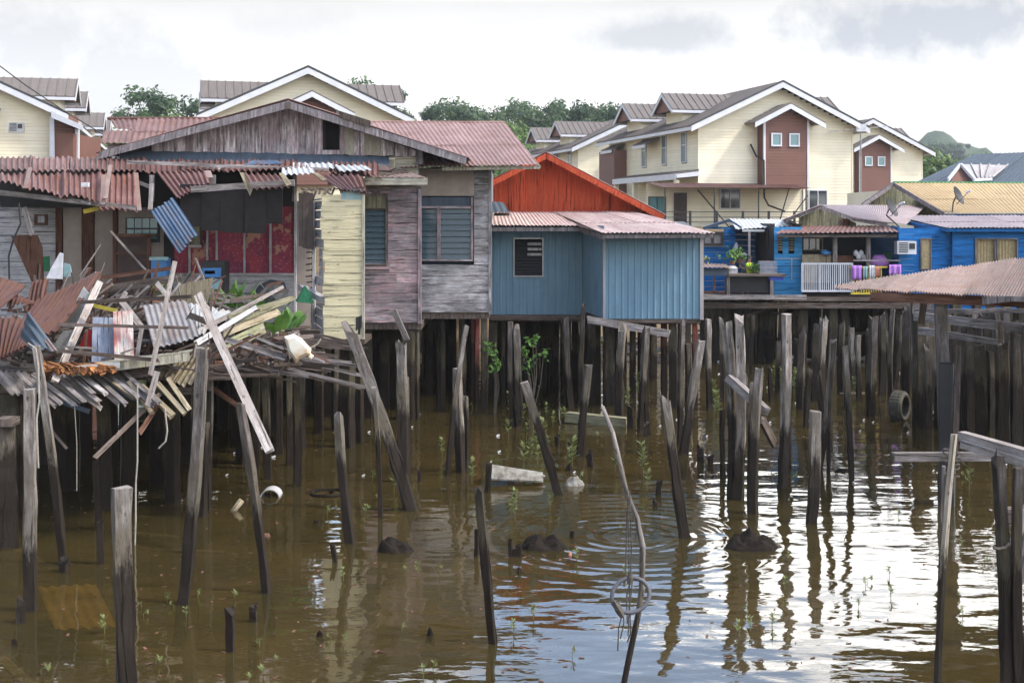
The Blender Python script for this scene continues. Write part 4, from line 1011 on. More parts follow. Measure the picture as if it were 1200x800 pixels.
def grey_house():
    t = thing('grey_plank_house', 'grey plank house with a wide louvred window, between pinkish wall and blue shed', 'house', V((W(532, 255, 31.4).x, 32, 0)))
    D = 31.4; X = lambda px, d=D: (px-600)/F*d; Z = lambda py, d=D: H+(HY-py)/F*d
    x0, x1 = X(491.5), X(573.5); zb, zt = Z(366), Z(197)
    wx0, wx1, wz0, wz1 = X(492.5), X(554), Z(304), Z(231)
    mb = MB(41)
    mb.hboards((x0, D), (x1, D), zb, zt, .235, .022, [(wx0-x0-.1, wx1-x0+.03, wz0-.03, wz1+.03), (-1, X(555.5)-x0, wz1, zt+1)], brk=2.2, lap=False, gap=.008); mb.build('wall', 'grey', t)
    mb = MB(42); mb.vboards((x0, D), (X(555.5), D), wz1+.03, zt, .2, .02); mb.build('upper_wall', 'beige_wall', t)
    mb = MB(); mb.box((x1-.02, D-.05, zb-.03), (x1+.05, D+.06, zt)); mb.box((x0, D+.04, zb), (x0+.03, D+3, zt)); mb.build('corner_post', 'grey', t)
    mb = MB(); mb.slab((x1+.02, D+.06, zb), (x1+.02, D+5, zb), (x1+.02, D+5, zt), (x1+.02, D+.06, zt), .05); mb.build('side_wall', 'grey', t)
    f = MB(); z2 = Z(243)
    f.box((wx0, D-.06, wz0-.04), (wx1, D+.04, wz0)); f.box((wx0, D-.05, z2-.03), (wx1, D+.04, z2+.03)); f.box((wx1-.04, D-.05, wz0), (wx1+.01, D+.04, wz1)); f.box((X(512.5), D-.07, wz0), (X(516.5), D+.04, z2)); f.box((wx0-.02, D-.05, wz0), (wx0+.03, D+.04, wz1))
    fo = f.build('window', 'pink', t)
    m = MB(); m.slab((wx0, D, z2+.03), (wx1, D, z2+.03), (wx1, D, wz1), (wx0, D, wz1), .02); m.build('transom_panel', 'bluegrey_roof', fo)
    g = MB()
    for a, b in ((wx0+.03, X(512.5)), (X(516.5), wx1-.04)):
        n = 9; h = (z2-wz0)/n
        for i in range(n):
            z = wz0+h*(i+.5); g.slab((a, D-.02, z-h*.52), (b, D-.02, z-h*.52), (b, D+.02, z+h*.52), (a, D+.02, z+h*.52), .006)
    g.build('louvre_panes', 'louvre', fo)
    m = MB(); m.poly([(X(536), D+.25, wz0), (X(549), D+.25, wz0), (X(553), D+.25, z2-.2), (X(543), D+.25, z2-.2)], .02); m.build('curtain', 'plank_green', fo)
    m = MB(); m.slab((wx0-.2, D+.5, wz0-.2), (wx1+.2, D+.5, wz0-.2), (wx1+.2, D+.5, wz1+.1), (wx0-.2, D+.5, wz1+.1), .02); m.build('room_shade', 'bluegrey_roof', fo)
    m = MB(43); a, b, c, d = W(470, 196.5, 30.4), W(631, 193.5, 30.4), W(592, 144.5, 37), W(434, 144, 37)
    m.roof(a, b, c, d, 6, 2, .125, .014, trap=False); ro = m.build('roof', 'maroon2', t)
    m = MB(); m.tube([W(434, 143.5, 37), W(592, 144, 37)], .05, 6); m.build('ridge_cap', 'maroon2', ro)
    m = MB(); m.slab(W(518, 200, 30.5), W(630, 198, 30.5), W(630, 194.3, 30.5), W(518, 196.3, 30.5), .03); m.slab(W(630, 198, 30.5), W(633, 194.5, 30.5), W(594, 147, 36.8), W(592, 149, 36.8), .03); m.build('fascia', 'pale_old', t)
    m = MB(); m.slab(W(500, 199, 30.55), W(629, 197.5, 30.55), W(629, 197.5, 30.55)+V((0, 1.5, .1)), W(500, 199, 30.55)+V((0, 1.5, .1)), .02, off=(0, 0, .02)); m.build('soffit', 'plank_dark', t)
    m = MB(); m.box((x0, D+.05, zb-.16), (x1, 60, zb-.005)); m.build('floor', 'plank_dark', t)  # slab run deep behind, unseen, to keep daylight from underneath
    for px, dd, w in ((516, 32, .15), (519, 31.8, .12), (541, 33, .18), (567, 31.6, .18), (503, 35, .18), (530, 37, .2), (555, 36, .2), (499, 41, .25), (523, 42, .25), (548, 43, .25), (509, 39, .2)):
        stilt(t, px, dd, zb-.15, w)
    for px, dd in ((553, 34.5), (559.5, 34)): stilt(t, px, dd, zb-.15, .13, 'red_post')
    return t

def red_house():
    t = thing('red_gabled_house', 'red plank gabled house with pale pink apron roof over blue tin walls', 'house', V((W(680, 255, 34).x, 34, 0)))
    D = 37; X = lambda px, d=D: (px-600)/F*d; Z = lambda py, d=D: H+(HY-py)/F*d
    mb = MB(51)
    pk = 641; rk = lambda px: 181+(abs(px-pk)*.53 if px > pk else abs(px-pk)*.50)
    a, b = (X(560), D), (X(768), D)
    mb.vboards(a, b, Z(251), lambda s: Z(min(250.5, rk((a[0]+s)/D*F+600)+2)), .2, .02); mb.build('gable_wall', 'red', t)
    mb = MB(); mb.poly([(X(560), D+.04, Z(251)), (X(766), D+.04, Z(251)), (X(641), D+.04, Z(185)), (X(560), D+.04, Z(226))], .02); mb.build('gap_light_block', 'brown_board', t)  # sheet added behind the red boards so no light shows through
    mb = MB(); d0 = 36.3
    mb.slab(W(541, 236, d0), W(641, 186, d0), W(641, 179, d0), W(541, 229, d0), .05); mb.slab(W(640, 186, d0), W(776, 258.5, d0), W(779, 252.5, d0), W(640, 179, d0), .05)
    mb.build('rake_board', 'red', t)
    mb = MB(52); p = W(640, 178.2, d0); q = W(541, 228, d0); r_ = W(780, 252, d0); dz = V((0, 7, 0))
    mb.roof(q+dz, q, p, p+dz, 5, 1, .2, .015); mb.roof(r_, r_+dz, p+dz, p, 5, 1, .2, .015); mb.build('roof', 'maroon2', t)
    mb = MB(); mb.box(W(573, 250, 36.75), W(746, 247, 36.9)); mb.build('flashing', 'redroof', t)
    mb = MB(53)
    # apron roof in two runs: long one over the projecting room, short one over the recess
    top = lambda px: W(px, 249.5, 36.85)
    mb.roof(W(680, 262.5, 33.2), W(838, 273.5, 31.1)+V((0, 2.1, .2)), top(748), top(660), 1, 1, .13, .014) if 0 else None
    e0, e1 = W(706, 273.2, 31.2), W(838, 272.8, 31.2)
    mb.roof(e0, e1, W(742, 248.5, 36.85), W(648, 248.5, 36.85), 5, 2, .115, .013)
    mb.roof(W(566, 264.5, 33.6), W(684, 264.5, 33.6), W(662, 248.5, 36.85), W(566, 248.5, 36.85), 5, 1, .115, .013)
    mb.sheet(W(676, 264.5, 33.6), e0+V((.02, 0, 0)), W(664, 249, 36.8), W(650, 249, 36.85), .115, .013)
    mb.build('apron_roof', 'pinkroof', t)
    mb = MB(); mb.slab(W(707, 279.5, 31.3), W(836, 278.5, 31.3), W(836, 274.3, 31.3), W(707, 274.8, 31.3), .04); mb.slab(W(570, 271, 33.65), W(680, 271, 33.65), W(680, 266.3, 33.65), W(570, 266.3, 33.65), .04); mb.slab(W(679, 271.5, 33.6), W(706.5, 281, 31.3), W(706.5, 274.6, 31.3), W(679, 266, 33.6), .05); mb.build('fascia', 'fascia_old', t)
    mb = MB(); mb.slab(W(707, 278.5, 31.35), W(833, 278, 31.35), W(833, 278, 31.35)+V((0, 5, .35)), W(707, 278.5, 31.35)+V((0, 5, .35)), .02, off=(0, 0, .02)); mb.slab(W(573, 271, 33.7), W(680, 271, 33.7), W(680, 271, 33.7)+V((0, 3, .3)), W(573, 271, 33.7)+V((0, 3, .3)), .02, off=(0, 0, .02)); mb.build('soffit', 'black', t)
    # walls of vertical ribbed tin
    zt = 4.62; f0 = (W(708, 0, 32).x, 32); f1 = (W(821.5, 0, 32).x, 32); zf = Z(373.5, 32)
    mb = MB(54)
    mb.sheet((f0[0], 32, zf), (f1[0], 32, zf), (f1[0], 32, 4.5), (f0[0], 32, 4.5), .165, .018, trap=True, nl=1); 
    fr = mb.build('front_wall', 'blue_shed', t)
    s0 = (W(683, 0, 34.6).x, 34.6)
    mb = MB(55); mb.sheet((s0[0], s0[1], zf), (f0[0], 32, zf), (f0[0], 32, 4.6), (s0[0], s0[1], 4.6), .165, .015, trap=True, nl=1); mb.build('side_wall', 'blue_shed', t)
    mb = MB(); mb.box((f1[0]-.03, 31.96, zf-.02), (f1[0]+.06, 32.1, 4.5)); mb.box((f0[0]-.03, 31.95, zf-.02), (f0[0]+.03, 32.02, 4.5)); mb.build('corner_trim', 'greytin', t)
    mb = MB(56); xr0 = W(573, 0, 34.6).x; zr = Z(368.5, 34.6); wz0, wz1 = Z(323, 34.6), Z(280, 34.6); wx0, wx1 = W(603, 0, 34.6).x, W(635.5, 0, 34.6).x
    for a, b, c, d in ((xr0, wx0, zr, 4.65), (wx1, s0[0], zr, 4.65), (wx0, wx1, zr, wz0), (wx0, wx1, wz1, 4.65)):
        mb.sheet((a, 34.6, c), (b, 34.6, c), (b, 34.6, d), (a, 34.6, d), .19, .012, trap=True, nl=1)
    mb.build('recessed_wall', 'blue_shed', t)
    fo = louvres(t, wx0, wx1, wz0, wz1, 34.58, mat='black', frame='steel', back='void', n=12, fw=.03)
    m = MB()
    for i in range(3): z = wz1-.12-i*.14; m.slab((wx0+.35, 34.53, z-.05), (wx1-.02, 34.53, z-.05), (wx1-.02, 34.55, z+.02), (wx0+.35, 34.55, z+.02), .01)
    m.build('white_louvre_panes', 'white_old', fo)
    mb = MB(); mb.box((f1[0]-.02, 32.1, zf), (f1[0]+.02, 40, 4.4)); mb.box((xr0, 40, zf), (f1[0], 40.1, 4.6)); mb.build('rear_wall', 'blue_shed', t)
    # sole beam with dried mud, floor
    m = MB(58); m.box((xr0, 34.45, zr-.14), (s0[0], 34.62, zr+.0)); m.box((f0[0]-.05, 32.02, zf-.1), (f1[0], 32.2, zf-.01)); m.beam((s0[0], s0[1], zf-.05), (f0[0], 32.02, zf-.05), .1, .12); m.build('sole_beam', 'plank_dark', t)
    m = MB(); m.box((xr0, 34.7, zr-.2), (f1[0], 41, zr-.05)); m.box((f0[0], 32.25, zf-.15), (f1[0], 34.7, zf-.06)); m.build('floor', 'plank_dark', t)
    for px, dd, w, mt in ((578, 34.8, .2, 'stilt'), (590, 35, .12, 'stilt'), (612, 36, .2, 'stilt'), (624, 38, .2, 'stilt'), (636, 36, .16, 'stilt'), (647, 39, .2, 'stilt'), (653, 36.5, .15, 'stilt'), (664, 34.8, .24, 'stilt'), (674, 36, .2, 'stilt'), (713, 33, .28, 'stilt'), (700, 35, .2, 'stilt'), (742, 34, .16, 'stilt'), (751, 35, .16, 'red_post'), (757, 37, .2, 'stilt'), (778, 33, .16, 'red_post'), (788, 32.3, .2, 'stilt'), (797, 35, .14, 'stilt'), (814, 32.6, .14, 'red_post'), (724, 37, .2, 'stilt'), (765, 38, .2, 'stilt'), (807, 37, .18, 'stilt'), (730, 40, .2, 'stilt'), (690, 39.5, .2, 'stilt'), (660, 40, .2, 'stilt'), (628, 41, .2, 'stilt'), (600, 40.5, .2, 'stilt'), (585, 39, .2, 'stilt'), (606, 38, .18, 'stilt'), (617, 39.6, .18, 'stilt'), (641, 38.2, .18, 'stilt'), (682, 37.4, .18, 'stilt'), (594, 37.4, .2, 'stilt')):
        stilt(t, px, dd, zf-.1, w, mt)
    # small grey canopy at the left end
    c = thing('tin_canopy', 'small grey tin canopy on the red gable beside the grey house', 'canopy', W(585, 250, 34))
    m = MB(59); m.sheet(W(573, 248.5, 33), W(597, 248.5, 33), W(590, 237, 34.5), W(571, 236, 34.5), .2, .01); m.build('sheet', 'bluegrey_roof', c)
    m = MB(); m.box(W(579, 253, 33.2), W(597, 249.5, 33.3)); m.build('batten', 'plank_dark', c)
    return t

def rear_maroon_house():
    t = thing('maroon_roofed_house', 'house behind showing only its maroon corrugated roof left of the weathered gable', 'house', V((W(180, 255, 38).x, 38, 0)))
    m = MB(61); m.roof(W(118, 168, 35), W(330, 168, 35), W(330, 139.5, 39), W(127, 139.5, 39), 6, 2, .17, .02, skip=((0, 1),), rag=.05)
    m.sheet(W(136, 152, 37), W(162, 152, 37), W(162, 139.5, 39), W(129, 139.5, 39), .17, .02, rag=.25); ro = m.build('roof', 'maroon', t)
    m = MB(); m.tube([W(126, 139, 39), W(332, 139, 39)], .05, 6); m.build('ridge_cap', 'maroon', ro)
    m = MB(62); a, b = W(126, 0, 35.6), W(330, 0, 35.6); m.vboards((a.x, 35.6), (b.x, 35.6), 5.0, W(0, 168, 35.6).z, .2, .02); m.build('wall', 'gable', t)
def ruin():
    """the half collapsed house on the left"""
    t = thing('ruined_house', 'half collapsed house with a broken maroon tin roof and a pale yellow end wall', 'house', V((W(220, 255, 28).x, 28, 0)))
    X = lambda px, d: (px-600)/F*d; Z = lambda py, d: H+(HY-py)/F*d
    zf = 2.3
    # roof: upper run and broken lower run, sheets of uneven length
    m = MB(71)
    xs = [-6, 38, 82, 128, 170, 212, 262, 300, 345, 392, 440]
    r = random.Random(3)
    for i in range(len(xs)-1):
        a, b = xs[i], xs[i+1]+3
        yb = 203+r.uniform(-2, 2)+(6 if 60 < a < 130 else 0)*.3+(a > 380)*4; yt = 184+a*.012
        o = r.uniform(0, .04)
        m.sheet(W(a, yb, 28)+V((0, 0, o)), W(b, yb+r.uniform(-1.5, 1.5), 28)+V((0, 0, o)), W(b, yt+.5, 30.3)+V((0, 0, o)), W(a, yt, 30.3)+V((0, 0, o)), .13, .03, rag=.07, nl=4, bend=lambda u, t_: .03*math.sin(u*3+t_*4))
    ro = m.build('roof', 'maroon', t)
    low = [(-6, 34, 214, 221), (30, 78, 222, 232), (74, 118, 230, 238), (116, 160, 248, 247)]
    m = MB(72)
    for a, b, y0, y1 in low:
        dd = 26.4
        m.sheet(W(a, y0, dd), W(b+2, y1, dd), W(b+2, 201.5, 28.1), W(a, 201, 28.1), .13, .032, rag=.12, nl=5, bend=lambda u, t_: .05*math.sin(u*4+t_*3))
    m.build('sagging_roof_sheet', 'maroon', ro)
    m = MB(73)
    m.sheet(W(208, 233, 26.6), W(247, 214, 26.9), W(244, 200, 28.1), W(183, 201, 28.1), .13, .032, rag=.12, nl=5)
    m.sheet(W(296, 222, 26.5), W(340, 219, 26.5), W(327, 204, 28.1), W(286, 203, 28.1), .13, .032, rag=.06, nl=4)
    m.sheet(W(400, 223, 26.2), W(431, 227, 26.2), W(424, 204, 27.9), W(372, 205, 27.9), .13, .032, rag=.16, nl=4)
    m.build('torn_roof_sheet', 'maroon', ro)
    m = MB(74)
    m.sheet(W(330, 205, 27.4), W(370, 203, 27.4), W(366, 196, 28.2), W(330, 197, 28.2), .13, .022, rag=.05); m.sheet(W(398, 201, 27.9), W(436, 199, 27.9), W(428, 193.5, 28.8), W(392, 193.5, 28.8), .13, .02, rag=.05)
    m.sheet(W(342, 198, 28.5), W(392, 197, 28.5), W(390, 191, 29.6), W(342, 191, 29.6), .13, .02, rag=.05)
    m.build('white_roof_sheet', 'whitetin', ro)
    m = MB(75)
    for a, b in (((33, 197, 26.7), (27, 221, 26.3)), ((127, 194, 28), (121, 233, 26.2)), ((119, 205, 26.6), (118, 240, 26.2)), ((157, 203, 26.8), (161, 247, 26.2))):
        m.slab(W(a[0], a[1], a[2]-.25), W(a[0]+5, a[1], a[2]-.25), W(b[0]+5, b[1], b[2]-.25), W(b[0], b[1], b[2]-.25), .015)
    m.slab(W(240, 201, 26.9), W(247, 201, 26.9), W(250, 209, 26.6), W(243, 209, 26.6), .02)
    m.build('rust_streaked_strip', 'rusttin', ro)
    m = MB(76); m.slab(W(281, 203, 26.5), W(286, 203, 26.5), W(296, 222, 26.2), W(293, 230, 26.2), .03); m.slab(W(327, 204, 26.4), W(333, 204, 26.4), W(342, 217, 26.1), W(336, 219, 26.1), .03); m.slab(W(366, 204, 26.4), W(372, 204, 26.4), W(383, 212, 26.1), W(378, 213, 26.1), .03); m.build('pale_edge_strip', 'beige_board', ro)
    m = MB(); m.box(W(95, 219, 26.1), W(105, 214, 26.2)); m.build('white_block', 'whitecloth', ro)
    m = MB(77)
    m.beam(W(-5, 225, 26.7), W(160, 244, 26.5), .1, .1); m.beam(W(224, 222, 26.6), W(345, 214, 26.6), .13, .06); m.beam(W(55, 222, 27.2), W(105, 239, 26.4), .05, .05); m.beam(W(150, 190, 28.4), W(385, 199, 28.2), .08, .08)
    m.beam(W(163, 214, 26.6), W(180, 221, 26.5), .07, .05); m.beam(W(178, 215, 26.5), W(176, 246, 26.3), .09, .03)
    for px in (178, 250, 345): m.beam(W(px, 205, 28), W(px, 236, 28), .09, .09)
    m.build('rafter', 'plank', t)
    m = MB(78)
    for i in range(26):
        px = 352+i*2.8; p = W(px+m.r.uniform(-2, 2), 222+m.r.uniform(-2, 2), 26.3+m.r.random()*.8); m.beam(p, p+V((m.r.uniform(-.1, .25), m.r.uniform(-.4, 0), m.r.uniform(-.2, .02))), .04, .02)
    m.build('rotten_batten', 'plank_dark', t)
    m = MB(); m.slab(W(210, 191.5, 28.9), W(250, 199, 28.6), W(251, 196.5, 28.6), W(211, 189, 28.9), .04); m.slab(W(250, 199, 28.6), W(266, 199, 28.6), W(266, 195, 28.7), W(251, 196, 28.6), .04); m.build('white_scrap', 'white_old', ro)
    m = MB(); m.slab(W(286, 193, 28.9), W(332, 191.5, 28.9), W(325, 188, 29.3), W(295, 188, 29.3), .02); m.build('blue_scrap', 'bluetin', ro)
    # pale yellow end wall, ragged left edge
    m = MB(79); d = 26.4; x1 = X(426, d); zb, zt = Z(397, d), Z(228, d); z = zb; c = .228; r = random.Random(9)
    i = 0
    while z < zt:
        x0 = X(377+(378-365)*0+(z < zb+2.0)*3+r.uniform(-2, 1), d); m.hboards((x0, d), (x1-.02, d), z, min(z+c, zt), c, .022, out=(0, -1)); z += c; i += 1
    m.build('yellow_wall', 'cream_old', t)
    m = MB(); m.box((x1-.03, d-.04, zb-.03), (x1+.02, d+.06, zt)); m.build('corner_strip', 'pale_old', t)
    m = MB(); m.slab((X(400, d), d-.02, Z(234, d)), (x1-.03, d-.02, Z(234, d)), (x1-.03, d-.02, zt+.1), (X(400, d), d-.02, zt+.1), .015); m.build('teal_board', 'tealcloth', t)
    m = MB(80); m.vboards((X(417, d), d-.012), (x1-.03, d-.012), lambda s: Z(396, d), lambda s: Z(372-s*20, d), .05, .01, rag=.2); m.build('rot_patch', 'void', t)
    # torn return wall (seen from inside) and partition
    m = MB(81); a = V((X(366, 28.6), 28.6, 0)); b = V((X(379, 26.5), 26.5, 0))
    m.hboards(a, b, zf, Z(360, 27.2), .2, .02, out=(-1, -.4), gap=.02); m.hboards(a, b, Z(335, 27), Z(232, 27), .2, .02, [(.6, 1.5, Z(320, 27), Z(285, 27))], out=(-1, -.4), gap=.02); m.build('torn_side_wall', 'white_old', t)
    m = MB(); m.box(W(366, 378, 27.6), W(370, 236, 27.7)); m.box(W(345, 388, 29.4), W(348, 236, 29.5)); m.beam(W(352, 336, 27.8), W(379, 351, 26.6), .12, .12); m.build('stud', 'white_old', t)
    m = MB(82); m.vboards((X(345, 29.6), 29.6), (X(364, 29.6), 29.6), zf, Z(236, 29.6), .22, .02); m.build('partition', 'beige_wall', t)
    m = MB(83)
    for k in range(9): p = W(359+m.r.uniform(-1, 1), 296+k*7, 28.2); m.beam(p, p+V((.18, 0, .02)), .03, .02)
    m.build('broken_louvres', 'black', t)
    # back wall: wallpapered room on the right, white boards and doors on the left
    m = MB(84); d = 30.5; z0, z1 = Z(321, d), Z(225, d)
    for a, b in ((203, 253), (255, 285.5), (288, 315.5), (318, 345)): m.slab((X(a, d), d+m.r.uniform(0, .03), z0), (X(b, d), d+m.r.uniform(0, .03), z0), (X(b, d), d, z1), (X(a, d), d, z1), .02)
    m.build('wallpaper', 'wallpaper', t)
    m = MB(85)
    for px in (222, 243, 254, 286.5, 317, 346): m.box(W(px-1.4, 321, d-.06), W(px+1.4, 226, d-.02))
    m.box(W(203, 323, d-.06), W(348, 320, d-.02)); m.build('batten', 'white_old', t)
    m = MB(86); m.hboards((X(203, d), d), (X(348, d), d), zf, z0-.03, .5, .02, lap=False, brk=1.2); m.build('dado', 'white_old', t)
    m = MB(87); m.hboards((X(-8, d), d), (X(66, d), d), zf, Z(236, d), .19, .02, [(0, .01, 0, 0)]); m.build('white_wall', 'white_old', t)
    m = MB(88)
    for a, b in ((74, 96), (111, 133)): m.slab((X(a, d), d, zf), (X(b, d), d, zf), (X(b, d), d, Z(236, d)), (X(a, d), d, Z(236, d)), .03)
    m.build('door_panel', 'beige_wall', t)
    m = MB(89)
    for a, b in ((65, 74), (95.5, 111), (132, 139)): m.box(W(a, 376, d-.05), W(b, 232, d+.05))
    m.build('door_frame', 'brown_board', t)
    m = MB(90); m.vboards((X(139, d), d), (X(192, d), d), zf, Z(232, d), .2, .02); m.build('pale_wall', 'beige_wall', t)
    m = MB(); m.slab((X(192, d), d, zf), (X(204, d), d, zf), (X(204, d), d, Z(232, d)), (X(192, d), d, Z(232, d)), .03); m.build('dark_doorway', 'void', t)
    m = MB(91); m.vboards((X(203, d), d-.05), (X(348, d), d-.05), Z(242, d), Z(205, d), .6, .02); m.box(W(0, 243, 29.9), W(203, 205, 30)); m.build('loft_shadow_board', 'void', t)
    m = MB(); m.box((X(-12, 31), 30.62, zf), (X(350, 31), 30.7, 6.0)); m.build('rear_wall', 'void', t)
    # black tarpaulin under the eave
    m = MB(92)
    for a, b, yb in ((211, 236, 266), (236, 258, 270), (258, 287, 272), (287, 312, 273), (312, 331, 262)):
        m.slab(W(a, yb, 27.4), W(b, yb+m.r.uniform(-2, 2), 27.4+m.r.uniform(-.1, .1)), W(b, 216, 27.0), W(a, 216, 27.0), .02)
    m.build('hanging_tarpaulin', 'blackcloth', t)
    m = MB(93)
    for i, (a, b, y0, y1) in enumerate(((350, 356, 288, 226), (355, 361, 290, 225), (360, 366, 291, 226))): m.slab(W(a, y0, 27.0-.05*(i % 2)), W(b+1, y0+2, 27.0+.05*(i % 2)), W(b+1, y1, 27), W(a, y1, 27), .02)
    m.build('torn_curtain', 'browncloth', t)
    # floor
    m = MB(94); m.box((X(-14, 31), 27.5, zf-.15), (X(400, 31)+.0, 31.1, zf)); m.box((X(300, 26.5), 26.3, zf-.1), (X(428, 26.4), 27.6, zf+.0)); m.build('floor', 'plank_dark', t)
    for px, dd, w in ((408, 26.8, .28), (421, 27.4, .22), (395, 29, .22), (375, 28.5, .2), (352, 27.6, .22), (325, 28, .2), (318, 30, .18), (297, 28.5, .2), (278, 27.8, .2), (262, 29, .25), (224, 28, .25), (195, 27.8, .35), (182, 29, .3), (150, 28.3, .3), (128, 28, .3), (90, 29, .3), (70, 27.8, .3), (60, 29, .25), (20, 28, .3), (-2, 29, .3)):
        stilt(t, px, dd, zf-.1, w)
    return t

def P(l, x1, y1, d1, x2, y2, d2, w, mat='plank', cat='plank', name='loose_plank', th=.03, w2=None, group='loose planks on the ruin', side=None, rag=.02):
    """one plank, endpoints in photo pixels + distance, width in pixels"""
    m = MB(int(x1*3+y1*7)); a, b = W(x1, y1, d1), W(x2, y2, d2)
    wm = w*(d1+d2)/2/F; d = (b-a).normalized(); view = ((a+b)/2-V((0, 0, H))).normalized(); sd = d.cross(view)
    if side: sd = V(side)
    m.beam(a, b, wm, th, sd, w1=(w2*(d1+d2)/2/F if w2 else None), rag=rag)
    return tag(m.build(name, mat), l, cat, group)

def debris():
    g = 'loose planks on the ruin'
    # deck under the heap: joists and boards
    t = thing('collapsed_deck', 'collapsed timber deck carrying the heap of wreckage on the left', 'deck', V((-5.5, 22, 0)))
    m = MB(101)
    for i in range(30):
        y = 20.6+i*.28; x0 = W(0, 0, y).x-2+m.r.uniform(-.3, 0); x1 = W(395, 0, y).x-(.9 if y < 24 else .2)-m.r.random()*.9
        if y < 23: x1 = W(330, 0, y).x-m.r.random()*.8
        z = 2.18+(y-20.6)*.012+m.r.uniform(-.03, .03); m.beam((x0, y, z), (x1, y+m.r.uniform(-.06, .06), z+m.r.uniform(-.05, .05)), .24, .03, (0, 1, 0))
    m.build('deck_boards', 'plank_dark', t)
    m = MB(102)
    for y, xe in ((20.8, 226), (23.5, 340), (26, 370)): m.beam((W(-10, 0, y).x, y, 2.02), (W(xe, 0, y).x, y, 2.0), .12, .2)
    m.build('joist', 'plank_dark', t)
    for px, dd, w, lean in ((240, 21, .2, 0), (203, 21.6, .2, 0), (190, 23, .35, 0), (152, 22.5, .3, 0), (128, 24, .25, 0), (120, 21.2, .22, .05), (78, 22.6, .35, 0), (18, 21, .35, 0), (4, 20.8, .5, 0), (300, 24.5, .16, 0), (310, 23.5, .14, .05), (283, 25, .16, 0), (326, 26, .16, 0), (338, 24.8, .12, 0), (347, 22.3+.6, .14, 0), (55, 25, .3, 0), (100, 25.5, .25, 0), (220, 25, .2, 0)):
        m = MB(int(px+dd)); x = (px-600)/F*dd; pole(m, (x+lean, dd, -.6), (x, dd, 1.95), w, jag=0, bend=.012); m.build('stilt', 'stilt', t)
    m = MB(104)
    for i in range(15):
        px = 22+i*8.6+m.r.uniform(-2, 2); y0 = 437+m.r.uniform(-4, 4); L = m.r.uniform(30, 52)
        m.beam(W(px, y0, 19.9), W(px+L*m.r.uniform(.85, 1.1), y0+L*.78, 19.3+m.r.uniform(-.3, .3)), .075, .03, rag=.04)
    for i in range(6): px = -8+i*7; m.beam(W(px, 436, 19.9), W(px+24, 462, 19.6), .07, .03)
    m.build('hanging_slats', 'plank', t)
    m = MB(105)
    for a, b in (((150, 446), (178, 484)), ((166, 452), (204, 487)), ((184, 448), (216, 484)), ((196, 442), (222, 480)), ((132, 448), (158, 466)), ((175, 458), (200, 488))):
        m.beam(W(*a, 19.6), W(*b, 19.2), .07, .05, rag=.03)
    m.build('hanging_slats', 'beige_board', t)
    m = MB(106)
    for i in range(5): m.beam(W(104+i*3, 446+i*2, 20.4), W(160+i*4, 455+i*4, 20.2), .08, .03)
    for a, b in (((118, 448), (165, 452)), ((40, 452), (74, 440)), ((70, 470), (105, 482))): m.beam(W(*a, 20), W(*b, 20), .07, .04)
    m.build('hanging_slats', 'bluetin', t)
    m = MB(107); m.sheet(W(178, 440, 20.4), W(222, 456, 20.0), W(250, 402, 20.4), W(205, 412, 21), .12, .02, rag=.1); m.build('slumped_sheet', 'beige_board', t)
    # scrap fill: many small unidentifiable bits in the heap
    m = MB(110); r = m.r
    for i in range(900):
        px, py = r.uniform(0, 345), r.uniform(345, 428); 
        if px > 235 and py < 388: continue
        D = 20.4+(430-py)/85*4+r.uniform(-.3, .3); p = W(px, py, D); L = r.uniform(.1, .7)*r.random()**.4; a = r.gauss(0, .7)
        m.beam(p, p+V((math.cos(a)*L, r.uniform(-.3, .3), math.sin(a)*L*.45)), r.uniform(.02, .10), r.uniform(.01, .03), (0, r.uniform(-.5, .5), 1), mi=r.choice([0, 0, 0, 0, 0, 1, 2, 3]), w1=r.uniform(.01, .08))
    for i in range(230):
        px, py = r.uniform(40, 250), r.uniform(338, 432)
        D = 20.2+(430-py)/85*3.6+r.uniform(-.3, .2); p = W(px, py, D); L = r.uniform(.3, 1.1); a = r.choice([r.gauss(.3, .4), r.gauss(1.2, .3), r.gauss(-.5, .3)])
        m.beam(p, p+V((math.cos(a)*L, r.uniform(-.2, .3), math.sin(a)*L*.7)), r.uniform(.025, .06), r.uniform(.015, .03), mi=r.choice([0, 1, 2, 2, 3]), w1=r.uniform(.008, .05), rag=.02)
    o = m.build('scrap_timber', ['plank_dark', 'plank_dark', 'plank', 'brown_board'])
    tag(o, 'tangle of small splintered boards and battens filling the wreck heap', 'rubble', kind='stuff')
    m = MB(111); r = m.r
    for i in range(70):
        px, py = r.uniform(245, 345), r.uniform(384, 432); D = 21.5+(430-py)/60*3; p = W(px, py, D); L = r.uniform(.4, 1.6)
        m.beam(p, p+V((L, r.uniform(-.3, .3), -L*r.uniform(.1, .45)*.6)), r.uniform(.02, .06), .02, mi=r.choice([0, 0, 1]))
    tag(m.build('splintered_battens', ['plank_dark', 'plank']), 'fan of thin broken battens sticking out of the heap under the rusty jerrycan', 'rubble', kind='stuff')
    # purlins
    P('long dark purlin lying level across the heap, topmost of three', 90, 354.5, 20.2, 224, 347.5, 20.2, 4.4, 'plank_dark', 'beam', 'purlin', .09)
    P('dark purlin crossing the middle of the heap in front of the blue grey board', 68, 380, 19.8, 220, 384, 19.8, 3.8, 'plank_dark', 'beam', 'purlin', .08)
    P('lowest dark purlin, ending at the leaning batten above the hanging slats', 66, 410.5, 19.5, 186, 422, 19.5, 4.6, 'plank_dark', 'beam', 'purlin', .09)
    P('thin pale batten just above the lowest dark purlin', 74, 406, 19.8, 112, 408, 19.8, 2.2, 'plank_pale', 'batten')
    P('upper brown beam slanting up towards the blue box', 115, 326, 24.5, 202, 314, 24.5, 4.5, 'brown_board', 'beam', 'fallen_beam', .1)
